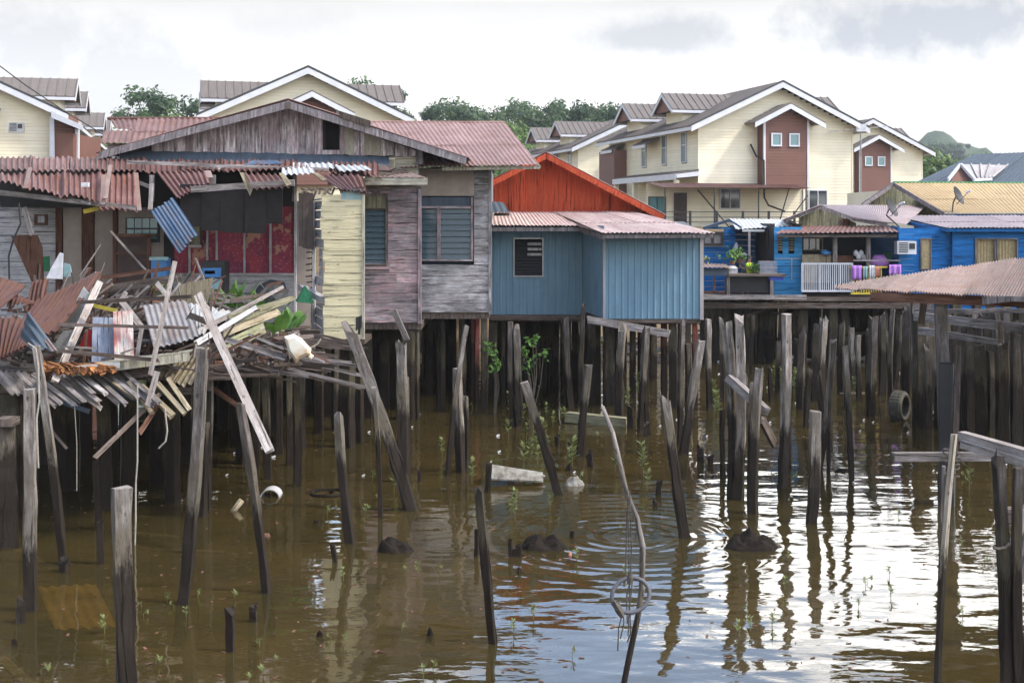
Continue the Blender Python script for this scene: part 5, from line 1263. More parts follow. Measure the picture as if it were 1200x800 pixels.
    P('thick grey brown beam slanting under the upper one beside the beige board', 116, 340, 23.6, 212, 325, 23.6, 9.5, 'plank_dark', 'beam', 'fallen_beam', .15)
    # leaning pieces
    P('pale batten leaning upright across the purlins, its top near the blue crate', 205, 307, 19.9, 176, 440, 19.25, 5.6, 'plank_pale', th=.05)
    P('short pale board hanging from the foot of the leaning batten', 184, 436, 19.2, 173, 476, 19.1, 7, 'plank_pale', th=.05)
    P('long pale plank sliding diagonally from the heap down towards the water', 232, 345, 20.3, 316, 528, 18.0, 10.5, 'plank_pale', th=.04)
    P('pale board leaning over the cream panel beside the tilted maroon sheets', 117, 330, 21, 64, 447, 19.3, 8.5, 'plank_pale', th=.04)
    P('second narrow pale board lying under the first beside the maroon sheets', 107, 345, 21.2, 86, 400, 20.2, 4, 'plank_pale')
    P('blue grey painted board standing upright in the middle of the heap', 122, 372, 20.6, 121, 430, 20.3, 26, 'hullblue', 'board', 'painted_board')
    P('pale board with a red stained edge standing beside the blue grey one', 144, 364, 20.5, 146, 430, 20.2, 22, 'redwhite', 'board', 'painted_board')
    P('narrow grey board leaning right of the red edged one', 166, 385, 20.5, 160, 420, 20.4, 5, 'plank', 'board')
    P('bent pale board with a broken corner above the red edged board', 142, 352, 20.9, 168, 386, 20.7, 7, 'plank_pale')
    P('short pale strut leaning right below the first purlin', 148, 342, 22, 143, 350, 22, 5, 'plank_pale')
    P('thin grey strut slanting up behind the topmost purlin', 157, 350, 22, 174, 335, 22, 2.5, 'plank')
    P('pale strut leaning right below the thick brown beam', 184, 332, 22.4, 196, 347, 22.2, 5.5, 'plank_pale')
    P('orange yellow board peeping out below the topmost purlin', 110, 358, 21, 137, 364, 20.8, 4.5, 'yellow', 'board', 'painted_board')
    # big fan of planks on the right of the heap
    P('long white edged plank fanned out to the right over the heap', 222, 394, 20.6, 332, 336, 23.2, 5.5, 'plank_pale', w2=4)
    P('white painted plank just below the longest fanned one', 230, 402, 20.5, 300, 360, 22, 7, 'white_old', w2=5)
    P('mossy green board with splintered end in the plank fan', 268, 376, 21.5, 343, 349, 23, 13, 'plank_green', 'board', w2=6, rag=.12)
    P('olive board lying under the mossy green one', 262, 388, 21.4, 325, 366, 22.6, 13, 'beige_board', 'board', w2=8, rag=.1)
    P('lowest greenish board of the fan with a chewed end', 268, 404, 21.1, 308, 385, 22, 13, 'plank_green', 'board', rag=.12)
    P('brown plank crossing over the top of the white tin sheet', 270, 352, 22.5, 338, 340, 23.4, 5, 'plank_dark', w2=3)
    P('grey batten pointing down right below the plank fan', 262, 396, 20.8, 336, 417, 20.4, 4.6, 'plank')
    P('thin pale batten pointing right towards the jerrycan', 292, 392, 21.4, 336, 410, 21, 2.6, 'plank_pale')
    P('second grey batten below it pointing down right', 258, 397, 20.5, 333, 421, 20.2, 3, 'plank')
    P('short brown plank leaning behind the long diagonal plank', 222, 369, 21.2, 242, 377, 21, 7, 'plank_dark')
    P('light batten stretching level behind the jerrycan', 330, 387, 23, 368, 388, 23, 2.4, 'beige_board', 'batten')
    P('broken batten bundle sticking out right of the jerrycan', 362, 412, 21, 390, 426, 20.8, 3.5, 'brown_board', w2=1.5)
    P('pale stick poking out right below the jerrycan', 358, 414, 20.8, 380, 424, 20.6, 2.2, 'plank_pale')
    P('rotten brown board jutting left of the long diagonal plank foot', 300, 402, 21.6, 296, 414, 21.4, 5, 'brown_board')
    P('grey board behind the deck edge under the plank fan', 250, 420, 22.2, 288, 420, 22.2, 13, 'beige_board', 'board')
    # corrugated and flat sheets
    def S(label, q, mat, pitch=.11, amp=.03, rag=.06, name='corrugated_sheet', cat='metal sheet', bend=0, nl=5, group='corrugated sheets on the heap'):
        m = MB(int(q[0][0]*5+q[0][1])); ph = m.r.uniform(0, 6)
        m.sheet(*[W(*p) for p in q], pitch, amp, rag=rag, nl=nl, bend=(lambda u, t_: bend*math.sin(u*2.6+t_*2.8+ph)) if bend else None)
        return tag(m.build(name, mat), label, cat, group)
    S('large maroon corrugated sheet tilted down from the heap, rusty along its lower right edge', [(2, 418, 19.3), (62, 385, 19.5), (122, 318, 22), (44, 345, 22)], 'debris_maroon', bend=.06)
    S('maroon corrugated sheet lying over the large tilted one further left', [(-12, 424, 18.9), (34, 407, 19), (66, 378, 20.4), (-8, 372, 20.6)], 'debris_maroon', bend=.04)
    S('small maroon sheet at the left edge, topmost of its pile', [(-14, 372, 20.6), (2, 362, 20.6), (28, 331, 22), (-8, 322, 22.2)], 'debris_maroon', bend=.05)
    S('dark maroon sheet standing upright behind the large tilted one', [(27, 366, 21.8), (52, 356, 21.8), (58, 326, 22.2), (38, 330, 22.2)], 'debris_maroon', bend=.03)
    S('crumpled pink maroon sheet piece between the two stacked maroon sheets', [(8, 358, 21.2), (30, 364, 21), (46, 346, 21.8), (8, 350, 21.8)], 'debris_maroon', bend=.1)
    S('bent charcoal corrugated sheet with orange rusted rim draped over the maroon ones', [(16, 384, 18.9), (37, 371, 19), (66, 408, 18.5), (48, 424, 18.4)], 'bluegrey_roof', .10, .02, bend=.15, rag=.12)
    S('rusty orange strip curling off the bent charcoal sheet', [(50, 396, 18.6), (56, 396, 18.6), (68, 412, 18.35), (62, 412, 18.35)], 'rusttin', .08, .01)
    S('pale grey corrugated sheet lying in the middle of the heap', [(180, 408, 20.0), (233, 391, 20.3), (220, 355, 22.3), (167, 357, 22)], 'debris_grey', .10, .014, bend=.05)
    o = S('white corrugated sheet between the long diagonal plank and the plank fan', [(222, 383, 20.9), (256, 377, 21.4), (279, 364, 22.6), (216, 357, 22.4)], 'debris_white', .09, .014, bend=.04)
    S('pale blue corrugated scrap beneath the white sheet', [(222, 392, 20.6), (240, 392, 20.6), (246, 377, 21.4), (222, 378, 21.4)], 'debris_white', .09, .014)
    S('blue corrugated sheet dangling on its corner from the broken eave', [(210, 298, 25.2), (233, 276, 25.3), (201, 229, 26.0), (177, 248, 25.9)], 'bluetin', .078, .014, bend=.03)
    def B(label, pts, D, mat, name, cat, th=.02, group=None, grade=0):
        m = MB(7); m.poly([W(x, y, D+(z if False else 0)+grade*(y-pts[0][1])) for x, y in pts for z in (0,)], th); return tag(m.build(name, mat), label, cat, group)
    B('beige board sheet lying above the heap right of the leaning batten', [(198, 352), (242, 358), (250, 325), (207, 334)], 23, 'beige_board', 'flat_board', 'board')
    B('cream panel lit white beneath the leaning pale boards', [(72, 384), (90, 384), (104, 344), (98, 336)], 20.9, 'debris_white', 'cream_sheet', 'sheet')
    B('cream folded panel low beside the leaning pale board', [(60, 408), (80, 410), (92, 385), (74, 388)], 20.2, 'debris_white', 'cream_sheet', 'sheet')
    B('crumpled red cloth caught in the heap beside the blue grey board', [(92, 408), (108, 408), (109, 385), (100, 388), (96, 398)], 20.9, 'redcloth', 'red_cloth', 'cloth')
    B('shadowed brown plywood sheet leaning on the wall at far left', [(13, 276), (44, 275), (50, 290), (52, 336), (40, 336)], 28.4, 'brown_board', 'plywood_sheet', 'board')
    B('pointed white cloth propped up above the maroon sheets', [(54, 326), (73, 327), (74, 297), (70, 296), (61, 312)], 25, 'whitecloth', 'white_cloth', 'cloth')
    B('green folding chair back against the white wall', [(49, 318), (58, 318), (58, 300), (49, 301)], 29.6, 'greencloth', 'chair_back', 'chair')
    B('small blue white cloth bundle beside the pointed white one', [(74, 324), (85, 324), (82, 310), (75, 308)], 25.2, 'tealcloth', 'cloth_bundle', 'cloth')
    # sloping cream beam with rotted orange core
    m = MB(121); m.slab(W(84, 441, 19.4), W(222, 423, 19.8), W(222, 412, 19.8), W(84, 431, 19.4), .1); m.slab(W(84, 430.7, 19.4), W(222, 411.7, 19.8), W(226, 409, 20.4), W(88, 427, 20.2), .02, off=(0, 0, -.02))
    bo = tag(m.build('cream_beam', 'pale_old'), 'cream painted boxed beam sloping along the front of the heap', 'beam')
    m = MB(122); m.slab(W(88, 436.5, 19.37), W(140, 431, 19.45), W(140, 424, 19.45), W(84, 429, 19.37), .05); m.build('broken_paint_face', 'debris_white', bo)
    m = MB(123)
    for i in range(26):
        px = 50+i*3.1; m.beam(W(px, 428+m.r.uniform(-2, 2), 19.5), W(px+m.r.uniform(5, 16), 433+m.r.uniform(-2, 5), 19.35), .09, .04, rag=.04)
    tag(m.build('rotten_beam', wood('rotten_orange', (.22, .09, .03), (.50, .24, .10), (.12, .05, .03))), 'rotted orange brown beam end crumbling at the lower left of the heap', 'beam')
    P('dark curved strut under the rotted orange beam', 50, 445, 19.8, 60, 430, 19.4, 10, 'brown_board', 'strut')
    P('broad brown board sagging under the cream beam', 62, 442, 20, 186, 436, 20, 9, 'plank_dark', 'board')
    P('grey lower board behind the curved post at far left', -6, 425, 20.4, 70, 432, 20.4, 6, 'plank', 'board')
    # bracing poles under the deck
    P('brown pole leaning from the water stub up to the deck', 110, 537, 18.6, 187, 462, 19.5, 5.5, 'plank_dark', 'pole', 'leaning_pole', .07)
    P('splintered orange brown pole crossing behind the leaning one', 163, 508, 19.2, 188, 470, 19.6, 6, 'brown_board', 'pole', 'leaning_pole', .06)
    P('thin brown strut falling right behind the square post', 55, 498, 19.5, 78, 525, 19.3, 3.4, 'plank_dark', 'strut')
    P('dim brown strut lying in the dark under the deck', 245, 452, 22, 300, 490, 21.8, 6, 'brown_board', 'strut')
    m = MB(); pole(m, G(117, 618)+V((0, 0, -.5)), W(112, 538, 19.6), .1, jag=.3); tag(m.build('water_stub', 'post_dark'), 'short brown stub post carrying the foot of the leaning pole', 'post')
    m = MB(); m.slab(W(-6, 500, 18.4), W(14, 500, 18.4), W(14, 491, 18.4), W(-6, 491, 18.4), .3); tag(m.build('sawn_beam_end', 'plank_dark'), 'sawn square beam end jutting in at the left edge', 'beam')
    m = MB(); pole(m, W(3, 640, 18.7), W(3, 500, 18.7), .4, jag=0); tag(m.build('thick_post', 'post_dark'), 'thick dark post at the left edge beneath the sawn beam end', 'post')
    # jerrycan / float, umbrella, plants, boxes in the room
    m = MB(44); D = 20.3; b = len(m.v); q = [(333, 394), (344, 391), (353, 396), (365, 409), (364, 415), (352, 420), (347, 425), (338, 412)]
    for L, (dd, k_) in enumerate(((-.16, .72), (-.12, 1), (.10, 1), (.15, .7))):
        for x, y in q: m.v.append(W(348+(x-348)*k_, 408+(y-408)*k_, D+dd)+V((0, m.r.uniform(-.02, .02), 0)))
    for L in range(3):
        for i in range(8): m.face((b+L*8+i, b+L*8+(i+1) % 8, b+(L+1)*8+(i+1) % 8, b+(L+1)*8+i), ((0, 0),)*4)
    m.face(tuple(b+i for i in range(8)), ((0, 0),)*8); m.face(tuple(b+24+i for i in reversed(range(8))), ((0, 0),)*8)
    j = tag(m.build('jerrycan', 'foam', smooth=False), 'dented white jerrycan with rust stain hanging at the end of the heap', 'jerrycan')
    m = MB(); m.tube([W(362, 417, D), W(366, 419.5, D)], .05, 8); m.build('spout', 'foam', j)
    m = MB(); m.tube([W(363, 408, D), W(372, 403, D), W(376, 397, D)], .012, 5); m.build('cord', 'rope_pale', j)
    t = thing('umbrella', 'open black umbrella lying on its side behind the plants', 'umbrella', W(315, 352, 26.6))
    m = MB(); c = W(316, 346, 26.6); ax = V((-.25, -.75, .55)).normalized(); x = ax.orthogonal().normalized(); y = ax.cross(x); R_ = .40
    b = len(m.v); n = 16; rings = 5
    for i in range(rings+1):
        a = i/rings*1.15
        for k in range(n):
            q = 2*math.pi*k/n; rr = math.sin(a)*R_*1.1*(1-.06*(k % 2)); m.v.append(c+ax*(math.cos(a)-.45)*R_*1.05+x*math.cos(q)*rr+y*math.sin(q)*rr)
    for i in range(rings):
        for k in range(n): m.face((b+i*n+k, b+i*n+(k+1) % n, b+(i+1)*n+(k+1) % n, b+(i+1)*n+k), ((0, 0),)*4)
    ca = m.build('canopy', 'black', t, smooth=False)
    m = MB(); m.tube([c-ax*.35, c+ax*.68*R_*1.2+ax*.1], .012, 5); m.build('shaft', 'steel', t)
    P('broken brown stick leaning on the umbrella', 300, 350, 25.6, 315, 335, 25.4, 3.4, 'plank_pale', 'stick')
    P('brown stick end lying level on the umbrella', 314, 335, 25.3, 330, 330, 25.3, 3.2, 'brown_board', 'stick')
    def plant(label, px, py, D, n, L, spread, seed, mat='shrub', wl=.10):
        m = MB(seed); r = m.r; base = W(px, py, D); t = thing('broad_leaf_plant', label, 'plant', base)
        st = MB(seed+1)
        for i in range(n):
            a = r.uniform(0, 6.28); o = V((math.cos(a)*r.random()*spread, math.sin(a)*r.random()*.4, 0)); tip = o+V((math.cos(a)*L*.6, math.sin(a)*L*.5, L*r.uniform(.5, 1)))
            mid = (o+tip)/2+V((0, 0, L*.15)); w = wl*r.uniform(.6, 1.2); sd = V((-math.sin(a), math.cos(a), .2)).normalized()
            prev = None
            for k in range(6):
                f = k/5; p = o*(1-f)**2+mid*2*f*(1-f)+tip*f*f; ww = w*math.sin(max(.08, min(f*1.05, .97))*math.pi)
                q = (base+p-sd*ww, base+p+sd*ww)
                if prev:
                    i0 = len(m.v); m.v += [prev[0], prev[1], q[1], q[0]]; m.face((i0, i0+1, i0+2, i0+3), ((0, 0),)*4)
                prev = q
            st.tube([base+o*.5+V((0, 0, -.3)), base+o+V((0, 0, .02))], .012, 4)
        m.build('leaves', mat, t); st.build('stems', 'shrub', t)
    plant('large banana like leaves growing left of the umbrella', 272, 362, 26.2, 14, .62, .5, 131, wl=.09)
    plant('leafy green plant directly beneath the umbrella', 300, 366, 25.8, 16, .45, .6, 133)
    plant('dark green plant right of the umbrella under the stud wall', 342, 384, 25.2, 14, .4, .35, 135)
    plant('broad green leaves low behind the plank fan', 325, 392, 24, 8, .5, .3, 137)
    plant('small bright leaves behind the pale leaning batten', 192, 345, 25, 8, .35, .25, 139)
    m = MB(); m.tube([W(357, 354, 26.8), W(358, 345, 26.8), W(357, 335, 26.8)], [.2, .13, .02], 8); tag(m.build('folded_parasol', 'greencloth'), 'small dark green folded cloth cone beside the torn wall', 'cloth')
    def boxy(name, label, cat, x0, y0, x1, y1, D, d, mat, parts=()):
        t = thing(name, label, cat, W((x0+x1)/2, y1, D)); m = MB(); a = W(x0, y1, D); b = W(x1, y0, D); m.box(a, b+V((0, d, 0))); m.build('body', mat, t)
        for nm, q, mt in parts:
            m = MB(); a = W(q[0], q[3], D-.03); b = W(q[2], q[1], D-.03); m.box(a, b+V((0, .03, 0))); m.build(nm, mt, t)
    boxy('cabinet', 'black cabinet with blue and white boxes on it behind the beige board', 'cabinet', 236, 306, 263, 372, 28, .5, 'black', (('blue_box', (237, 314, 259, 325), 'midblue'), ('white_label', (246, 327, 259, 339), 'tealcloth'), ('white_strip', (240, 317, 252, 321), 'whitecloth')))
    boxy('blue_crate', 'blue plastic crate on the floor behind the upper brown beam', 'crate', 177, 303, 195, 330, 28.5, .4, 'midblue', (('rim', (175, 301, 197, 305), 'tealcloth'),))
    boxy('wall_picture', 'teal tinted window picture in a dark frame on the pale wall', 'picture', 147, 255, 186, 284, 30.2, .1, 'black', tuple(('pane', (149+i*9, 256+j*13, 157+i*9, 267+j*13), 'glass_teal') for i in range(4) for j in range(2)))
    boxy('small_window', 'small window glimpsed behind the dangling blue sheet', 'window', 222, 257, 236, 290, 30.3, .08, 'black', (('pane', (224, 260, 234, 287), 'plank_green'), ('sill', (221, 287, 236, 290), 'white_old')))
    boxy('clock_frame', 'tilted small picture frame high on the white wall', 'picture', 40, 251, 55, 264, 30.1, .06, 'brown_board', (('face', (44, 253, 52, 261), 'white_old'),))
    t = thing('wooden_partition', 'brown wooden cupboard frame standing in the ruined room', 'cupboard', W(155, 345, 29.2)); m = MB(); D = 29.2
    for a in ((132, 276, 136, 350), (172, 276, 176, 350), (132, 274, 182, 278), (136, 296, 172, 298)): m.box(W(a[0], a[3], D), W(a[2], a[1], D)+V((0, .1, 0)))
    m.build('frame', 'brown_board', t); m = MB(); m.box(W(136, 350, D+.3), W(172, 278, D+.3)+V((0, .04, 0))); m.build('back_panel', 'browncloth', t)
    P('thin pale lath leaning in the room from the doorway', 118, 287, 27.5, 93, 324, 27, 1.8, 'plank_pale', 'lath')
    P('grey lath leaning right against the brown cupboard', 130, 271, 27.5, 172, 318, 27, 2.6, 'plank', 'lath')
    P('brown grey post leaning left of the white wall', 28, 243, 27, 38, 275, 27, 6, 'plank', 'post')
    P('dark cloth roll hanging under the sagging roof', 98, 248, 26.8, 115, 244, 26.8, 5, 'yellow', 'cloth')
    # salmon tiled roof glimpsed at the left edge, thin cables
    S('salmon corrugated roof glimpsed behind at the left edge', [(-12, 256, 33), (20, 256, 33), (14, 214, 35), (-12, 214, 35)], 'redroof', .2, .03, group=None, name='salmon_roof', cat='roof')
    def rope(label, pts, r_=.012, mat='rope_pale', name='hanging_rope', group='ropes hanging from the ruin'):
        m = MB(3); m.tube([W(*p) for p in pts], r_, 5, wob=.1); return tag(m.build(name, mat), label, 'rope', group)
    rope('long pale rope hanging from the slats down to the water', [(161, 450, 18.9), (161, 490, 18.9), (161, 540, 18.9), (159, 566, 18.9), (159, 610, 18.8), (158, 640, 18.8)])
    rope('thin pale line hanging in the dark left of the long rope', [(87, 470, 19.2), (90, 520, 19.2), (90, 575, 19.2)], .007)
    rope('looping cord draped on the square post at left', [(33, 402, 15.5), (42, 408, 15.4), (45, 430, 15.4), (46, 470, 15.4), (43, 490, 15.4), (44, 520, 15.4), (45, 548, 15.4)], .01)
    rope('crooked cord dangling below the hanging slats', [(193, 478, 19), (196, 505, 19), (194, 517, 19), (186, 525, 19)], .014)
    rope('black cable trailing in front of the white wall at far left', [(22, 238, 26), (24, 262, 26), (16, 280, 26), (10, 300, 26), (11, 330, 26)], .02, 'black')
def figure(name, label, base, joints, radii, edges, parts, height_mat='skin'):
    pass

def person(label, base, facing, sit, top_mat, cap=None, sc=1.0, hairm='hair', leg_mat='greyshirt'):
    """small far figure: one skinned body (pelvis, spine, neck, head, limbs with bent joints) plus clothing and hair"""
    t = thing('person', label, 'person', base, facing)
    hz = .42 if sit else .92
    J = {'pel': (0, 0, hz), 'wst': (0, .02, hz+.18), 'chs': (0, .04, hz+.40), 'nk': (0, .05, hz+.55), 'hd0': (0, .04, hz+.63), 'hd1': (0, .02, hz+.75)}
    for s_, n in ((-1, 'l'), (1, 'r')):
        J['sh'+n] = (s_*.18, .05, hz+.50); J['el'+n] = (s_*.24, -.04, hz+.26); J['wr'+n] = (s_*.14, -.26, hz+.20); J['ha'+n] = (s_*.10, -.34, hz+.19)
        J['hp'+n] = (s_*.09, 0, hz-.02)
        if sit: J['kn'+n] = (s_*.13, -.42, hz+.02); J['an'+n] = (s_*.12, -.40, .06); J['to'+n] = (s_*.12, -.54, .03)
        else: J['kn'+n] = (s_*.10, -.02, .48); J['an'+n] = (s_*.10, .02, .07); J['to'+n] = (s_*.11, -.14, .03)
    R = dict(pel=.13, wst=.12, chs=.14, nk=.055, hd0=.075, hd1=.09, sh=.07, el=.045, wr=.033, ha=.035, hp=.09, kn=.06, an=.04, to=.035)
    E = [('pel', 'wst'), ('wst', 'chs'), ('chs', 'nk'), ('nk', 'hd0'), ('hd0', 'hd1')]
    for n in 'lr': E += [('chs', 'sh'+n), ('sh'+n, 'el'+n), ('el'+n, 'wr'+n), ('wr'+n, 'ha'+n), ('pel', 'hp'+n), ('hp'+n, 'kn'+n), ('kn'+n, 'an'+n), ('an'+n, 'to'+n)]
    ks = list(J); me = bpy.data.meshes.new('body'); me.from_pydata([V(J[k])*sc for k in ks], [(ks.index(a), ks.index(b)) for a, b in E], [])
    o = bpy.data.objects.new('body', me); COL.objects.link(o); o.parent = t; me.materials.append(M['skin'])
    md = o.modifiers.new('skin', 'SKIN'); sv = me.skin_vertices[0].data if me.skin_vertices else None
    if sv is None:
        bpy.context.view_layer.objects.active = o; me.attributes.new; 
    for i, k in enumerate(ks):
        r_ = R.get(k, R.get(k[:2], .05))*sc
        if me.skin_vertices: me.skin_vertices[0].data[i].radius = (r_, r_); me.skin_vertices[0].data[i].use_root = (k == 'pel')
    o.modifiers.new('sub', 'SUBSURF').levels = 2; o.modifiers['sub'].render_levels = 2
    # nose, eyes and ears sit on the head; clothes and hair are shells over it
    hd = V(J['hd1'])*sc
    m = MB(); pts = [V(J['pel'])*sc-V((0, 0, .06)), V(J['wst'])*sc, V(J['chs'])*sc, V((0, .05, hz+.53))*sc]; m.tube(pts, [.16*sc, .15*sc, .175*sc, .09*sc], 12)
    for s_, n in ((-1, 'l'), (1, 'r')): m.tube([V(J['sh'+n])*sc, (V(J['sh'+n])*.35+V(J['el'+n])*.65)*sc], [.085*sc, .065*sc], 8)
    m.build('shirt', top_mat, t, world=False, smooth=True)
    m = MB()
    for n in 'lr': m.tube([V(J['pel'])*sc, V(J['hp'+n])*sc, V(J['kn'+n])*sc, (V(J['kn'+n])*.3+V(J['an'+n])*.7)*sc], [.13*sc, .105*sc, .075*sc, .06*sc], 10)
    m.build('trousers', leg_mat, t, world=False, smooth=True)
    m = MB(); c = hd+V((0, .015, .03))*sc; b = len(m.v)
    for i in range(6):
        a = i/5*1.7
        for k in range(12): q = 6.283*k/12; m.v.append(c+V((math.sin(a)*math.cos(q)*.105, math.sin(a)*math.sin(q)*.115, math.cos(a)*.11))*sc)
    for i in range(5):
        for k in range(12): m.face((b+i*12+k, b+i*12+(k+1) % 12, b+(i+1)*12+(k+1) % 12, b+(i+1)*12+k), ((0, 0),)*4)
    if cap: m.slab(c+V((-.07, -.2, .02))*sc, c+V((.07, -.2, .02))*sc, c+V((.08, -.05, .05))*sc, c+V((-.08, -.05, .05))*sc, .01)
    m.build('cap' if cap else 'hair', cap or hairm, t, world=False, smooth=True)
    m = MB()
    for s_ in (-1, 1): p = hd+V((s_*.034, -.088, .0))*sc; m.tube([p, p+V((0, -.008, 0))*sc], .011*sc, 6)
    m.build('eyes', 'black', t, world=False)
    m = MB(); p = hd+V((0, -.09, -.02))*sc; m.tube([p+V((0, .01, .03))*sc, p+V((0, -.022, -.005))*sc, p+V((0, 0, -.015))*sc], [.006*sc, .014*sc, .008*sc], 6); m.build('nose', 'skin', t, world=False)
    return t

def right_houses():
    X = lambda px, d: (px-600)/F*d; Z = lambda py, d: H+(HY-py)/F*d
    ZF = 2.2
    # ---- veranda house
    t = thing('blue_veranda_house', 'bright blue house with an open dark veranda under a maroon lean-to roof', 'house', V((X(1000, 44), 44, 0)))
    d = 44
    m = MB(201); m.vboards((X(936, d), d), (X(1003, d), d), Z(266, d), lambda s: Z(min(264, 244+abs((X(936, d)+s)/d*F+600-962)*.42), d), .16, .02); m.build('gable_wall', 'plank_green', t)
    m = MB(); m.vboards((X(985, d), d-.03), (X(996, d), d-.03), Z(264, d), Z(256, d), .14, .02); m.build('rusty_gable_board', 'brown_board', t)
    m = MB(); a, b, c = W(919, 262, 43.3), W(962, 244.5, 43.3), W(1040, 270, 43.3)
    m.slab(W(919, 261, 43.3), W(962, 244.5, 43.3), W(962, 240.5, 43.3), W(919, 257, 43.3), .05); m.slab(W(961, 244.5, 43.31), W(1000, 259, 43.31), W(1000, 254.5, 43.31), W(961, 240.5, 43.31), .05); m.slab(W(1000, 259, 43.3), W(1040, 266, 43.3), W(1040, 261.5, 43.3), W(1000, 254.5, 43.3), .05); m.build('rake_board', 'fascia_old', t)
    m = MB(202); m.sheet(W(1000, 256, 43.25), W(1062, 263, 43.25), W(1086, 240.5, 52), W(962, 240, 47), .16, .016, nl=3); m.sheet(back(W(917, 257.5, 43.2), 3.5), W(917, 257.5, 43.2), W(962, 239.8, 43.2), W(963, 240.3, 47), .16, .016, nl=2); m.build('roof', 'greypink', t)
    m = MB(203); e0, e1 = W(908, 273.5, 41.6), W(1053, 271.5, 41.6); m.sheet(e0, e1, W(1050, 264.5, 43.7), W(925, 264.5, 43.7), .16, .018, rag=.06, nl=3); m.build('veranda_roof', 'maroon', t)
    m = MB(); m.box(W(912, 278, 41.7), W(1050, 275, 41.8)); m.build('veranda_beam', 'plank_dark', t)
    m = MB(204)
    for px in (979, 1018): m.box(W(px-2.3, 340, 42), W(px+2.3, 275, 42)+V((0, .12, 0)))
    m.build('veranda_post', 'plank', t)
    # light blue left wing wall with slatted windows
    dl = 42.6
    m = MB(205); x0, x1 = X(907, dl), X(940, dl); h1 = (X(911.5, dl)-x0, X(917, dl)-x0, Z(294, dl), Z(276, dl)); h2 = (X(924, dl)-x0, X(930.5, dl)-x0, Z(294, dl), Z(276, dl))
    m.hboards((x0, dl), (x1, dl), ZF, Z(266, dl), .2, .02, [h1, h2], out=(0, -1)); m.build('left_wall', 'lightblue', t)
    m = MB()
    for h in (h1, h2):
        for k in range(6): z = h[2]+.02+k*.085; m.slab((x0+h[0], dl-.01, z), (x0+h[1], dl-.01, z), (x0+h[1], dl+.03, z+.05), (x0+h[0], dl+.03, z+.05), .01)
    m.build('slatted_window', 'beige_board', t)
    m = MB(); m.box((X(928, dl)-.03, dl-.05, Z(328, dl)), (X(928, dl), dl-.02, Z(303, dl))); m.box((x0, dl-.04, Z(303.5, dl)), (x1, dl-.02, Z(302.5, dl))); m.build('water_pipe', 'greytin', t)
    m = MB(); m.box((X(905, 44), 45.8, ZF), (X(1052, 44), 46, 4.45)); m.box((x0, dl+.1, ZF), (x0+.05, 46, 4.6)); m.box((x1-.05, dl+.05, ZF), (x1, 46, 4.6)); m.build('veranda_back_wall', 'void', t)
    m = MB(206); m.box((X(940, 42.4), 42.35, ZF+.45), (X(973, 42.4), 42.45, Z(298, 42.4))); m.build('plywood_panel', 'beige_board', t)
    m = MB(207); m.box((X(973, 42.5), 42.5, ZF+.5), (X(1001, 42.5), 42.6, Z(299.5, 42.5))); m.build('brown_panel', 'brown_board', t)
    # window pane area at left of veranda
    f = MB(); g = MB(); win(f, g, W(952, 286, 43), .68, .42, (0, -1, 0), (1, 0, 0), 2, .03); fo = f.build('veranda_window', 'plank_green', t); g.build('pane', 'glass', fo)
    # white railing
    m = MB(); dr = 41.9
    m.box(W(940, 342, dr), W(999, 340, dr)+V((0, .05, 0))); m.box(W(940, 310, dr), W(999, 308, dr)+V((0, .05, 0)))
    for px in (940, 961, 985, 999): m.box(W(px-.7, 342, dr-.02), W(px+.7, 308, dr-.02)+V((0, .06, 0)))
    for i in range(24): px = 942+i*2.4; m.box(W(px-.45, 340, dr+.01), W(px+.45, 310, dr+.01)+V((0, .02, 0)))
    m.build('white_railing', 'white', t)
    m = MB(208)
    for i in range(13): px = 998+i*2.9; m.box(W(px-.7, 344, dr), W(px+.7, 313, dr)+V((0, .03, 0)))
    m.box(W(997, 345, dr-.03), W(1022, 343, dr-.03)+V((0, .03, 0))); m.box(W(996, 314, dr-.03), W(1040, 312, dr-.03)+V((0, .03, 0))); m.build('yellow_railing', 'yellow', t)
    m = MB(); m.box(W(1000, 306, 41.9), W(1055, 304.5, 41.9)+V((0, .04, 0))); m.build('clothes_rail', 'plank', t)
    m = MB(); m.box((X(905, 42), 41.7, ZF-.12), (X(1060, 42), 46, ZF)); m.box((X(820, 42), 41.6, ZF-.35), (X(1080, 42), 41.75, ZF-.18)); m.build('floor', 'plank_dark', t)
    m = MB(209); dr2 = 42.2; m.hboards((X(1053, dr2), dr2), (X(1119, dr2), dr2), ZF-.55, Z(267, dr2), .2, .02, [(X(1078, dr2)-X(1053, dr2), X(1091, dr2)-X(1053, dr2), Z(316, dr2), Z(279, dr2))], out=(0, -1)); m.build('front_wall', 'cyanblue', t)
    f = MB(); g = MB(); win(f, g, W(1084.5, 297.5, dr2), X(1091, dr2)-X(1078, dr2), Z(279, dr2)-Z(316, dr2), (0, -1, 0), (1, 0, 0), 0, .04); fo = f.build('window', 'fascia_old', t); g.build('curtained_pane', 'curtain', fo)
    m = MB(); m.box((X(1053, 42.2), 42.25, ZF), (X(1055, 42.2), 46, 4.5)); m.build('side_wall', 'cyanblue', t)
    for i in range(30):
        r = random.Random(900+i); px = 904+i*5.2+r.uniform(-2, 2); stilt(t, px, r.choice([41.9, 42.6, 43.5, 44.6, 46]), ZF-.13, r.uniform(.14, .34), lean=r.uniform(-.15, .15))
    for i in range(7):
        r = random.Random(1200+i); a = r.uniform(835, 1040); b = a+r.uniform(25, 60); y = r.uniform(352, 400)
        m = MB(i); m.beam(W(a, y, 42.3), W(b, y+r.uniform(-14, 14), 42.5), .1, .06, (0, 0, 1)); m.build('brace', 'post_dark', t)
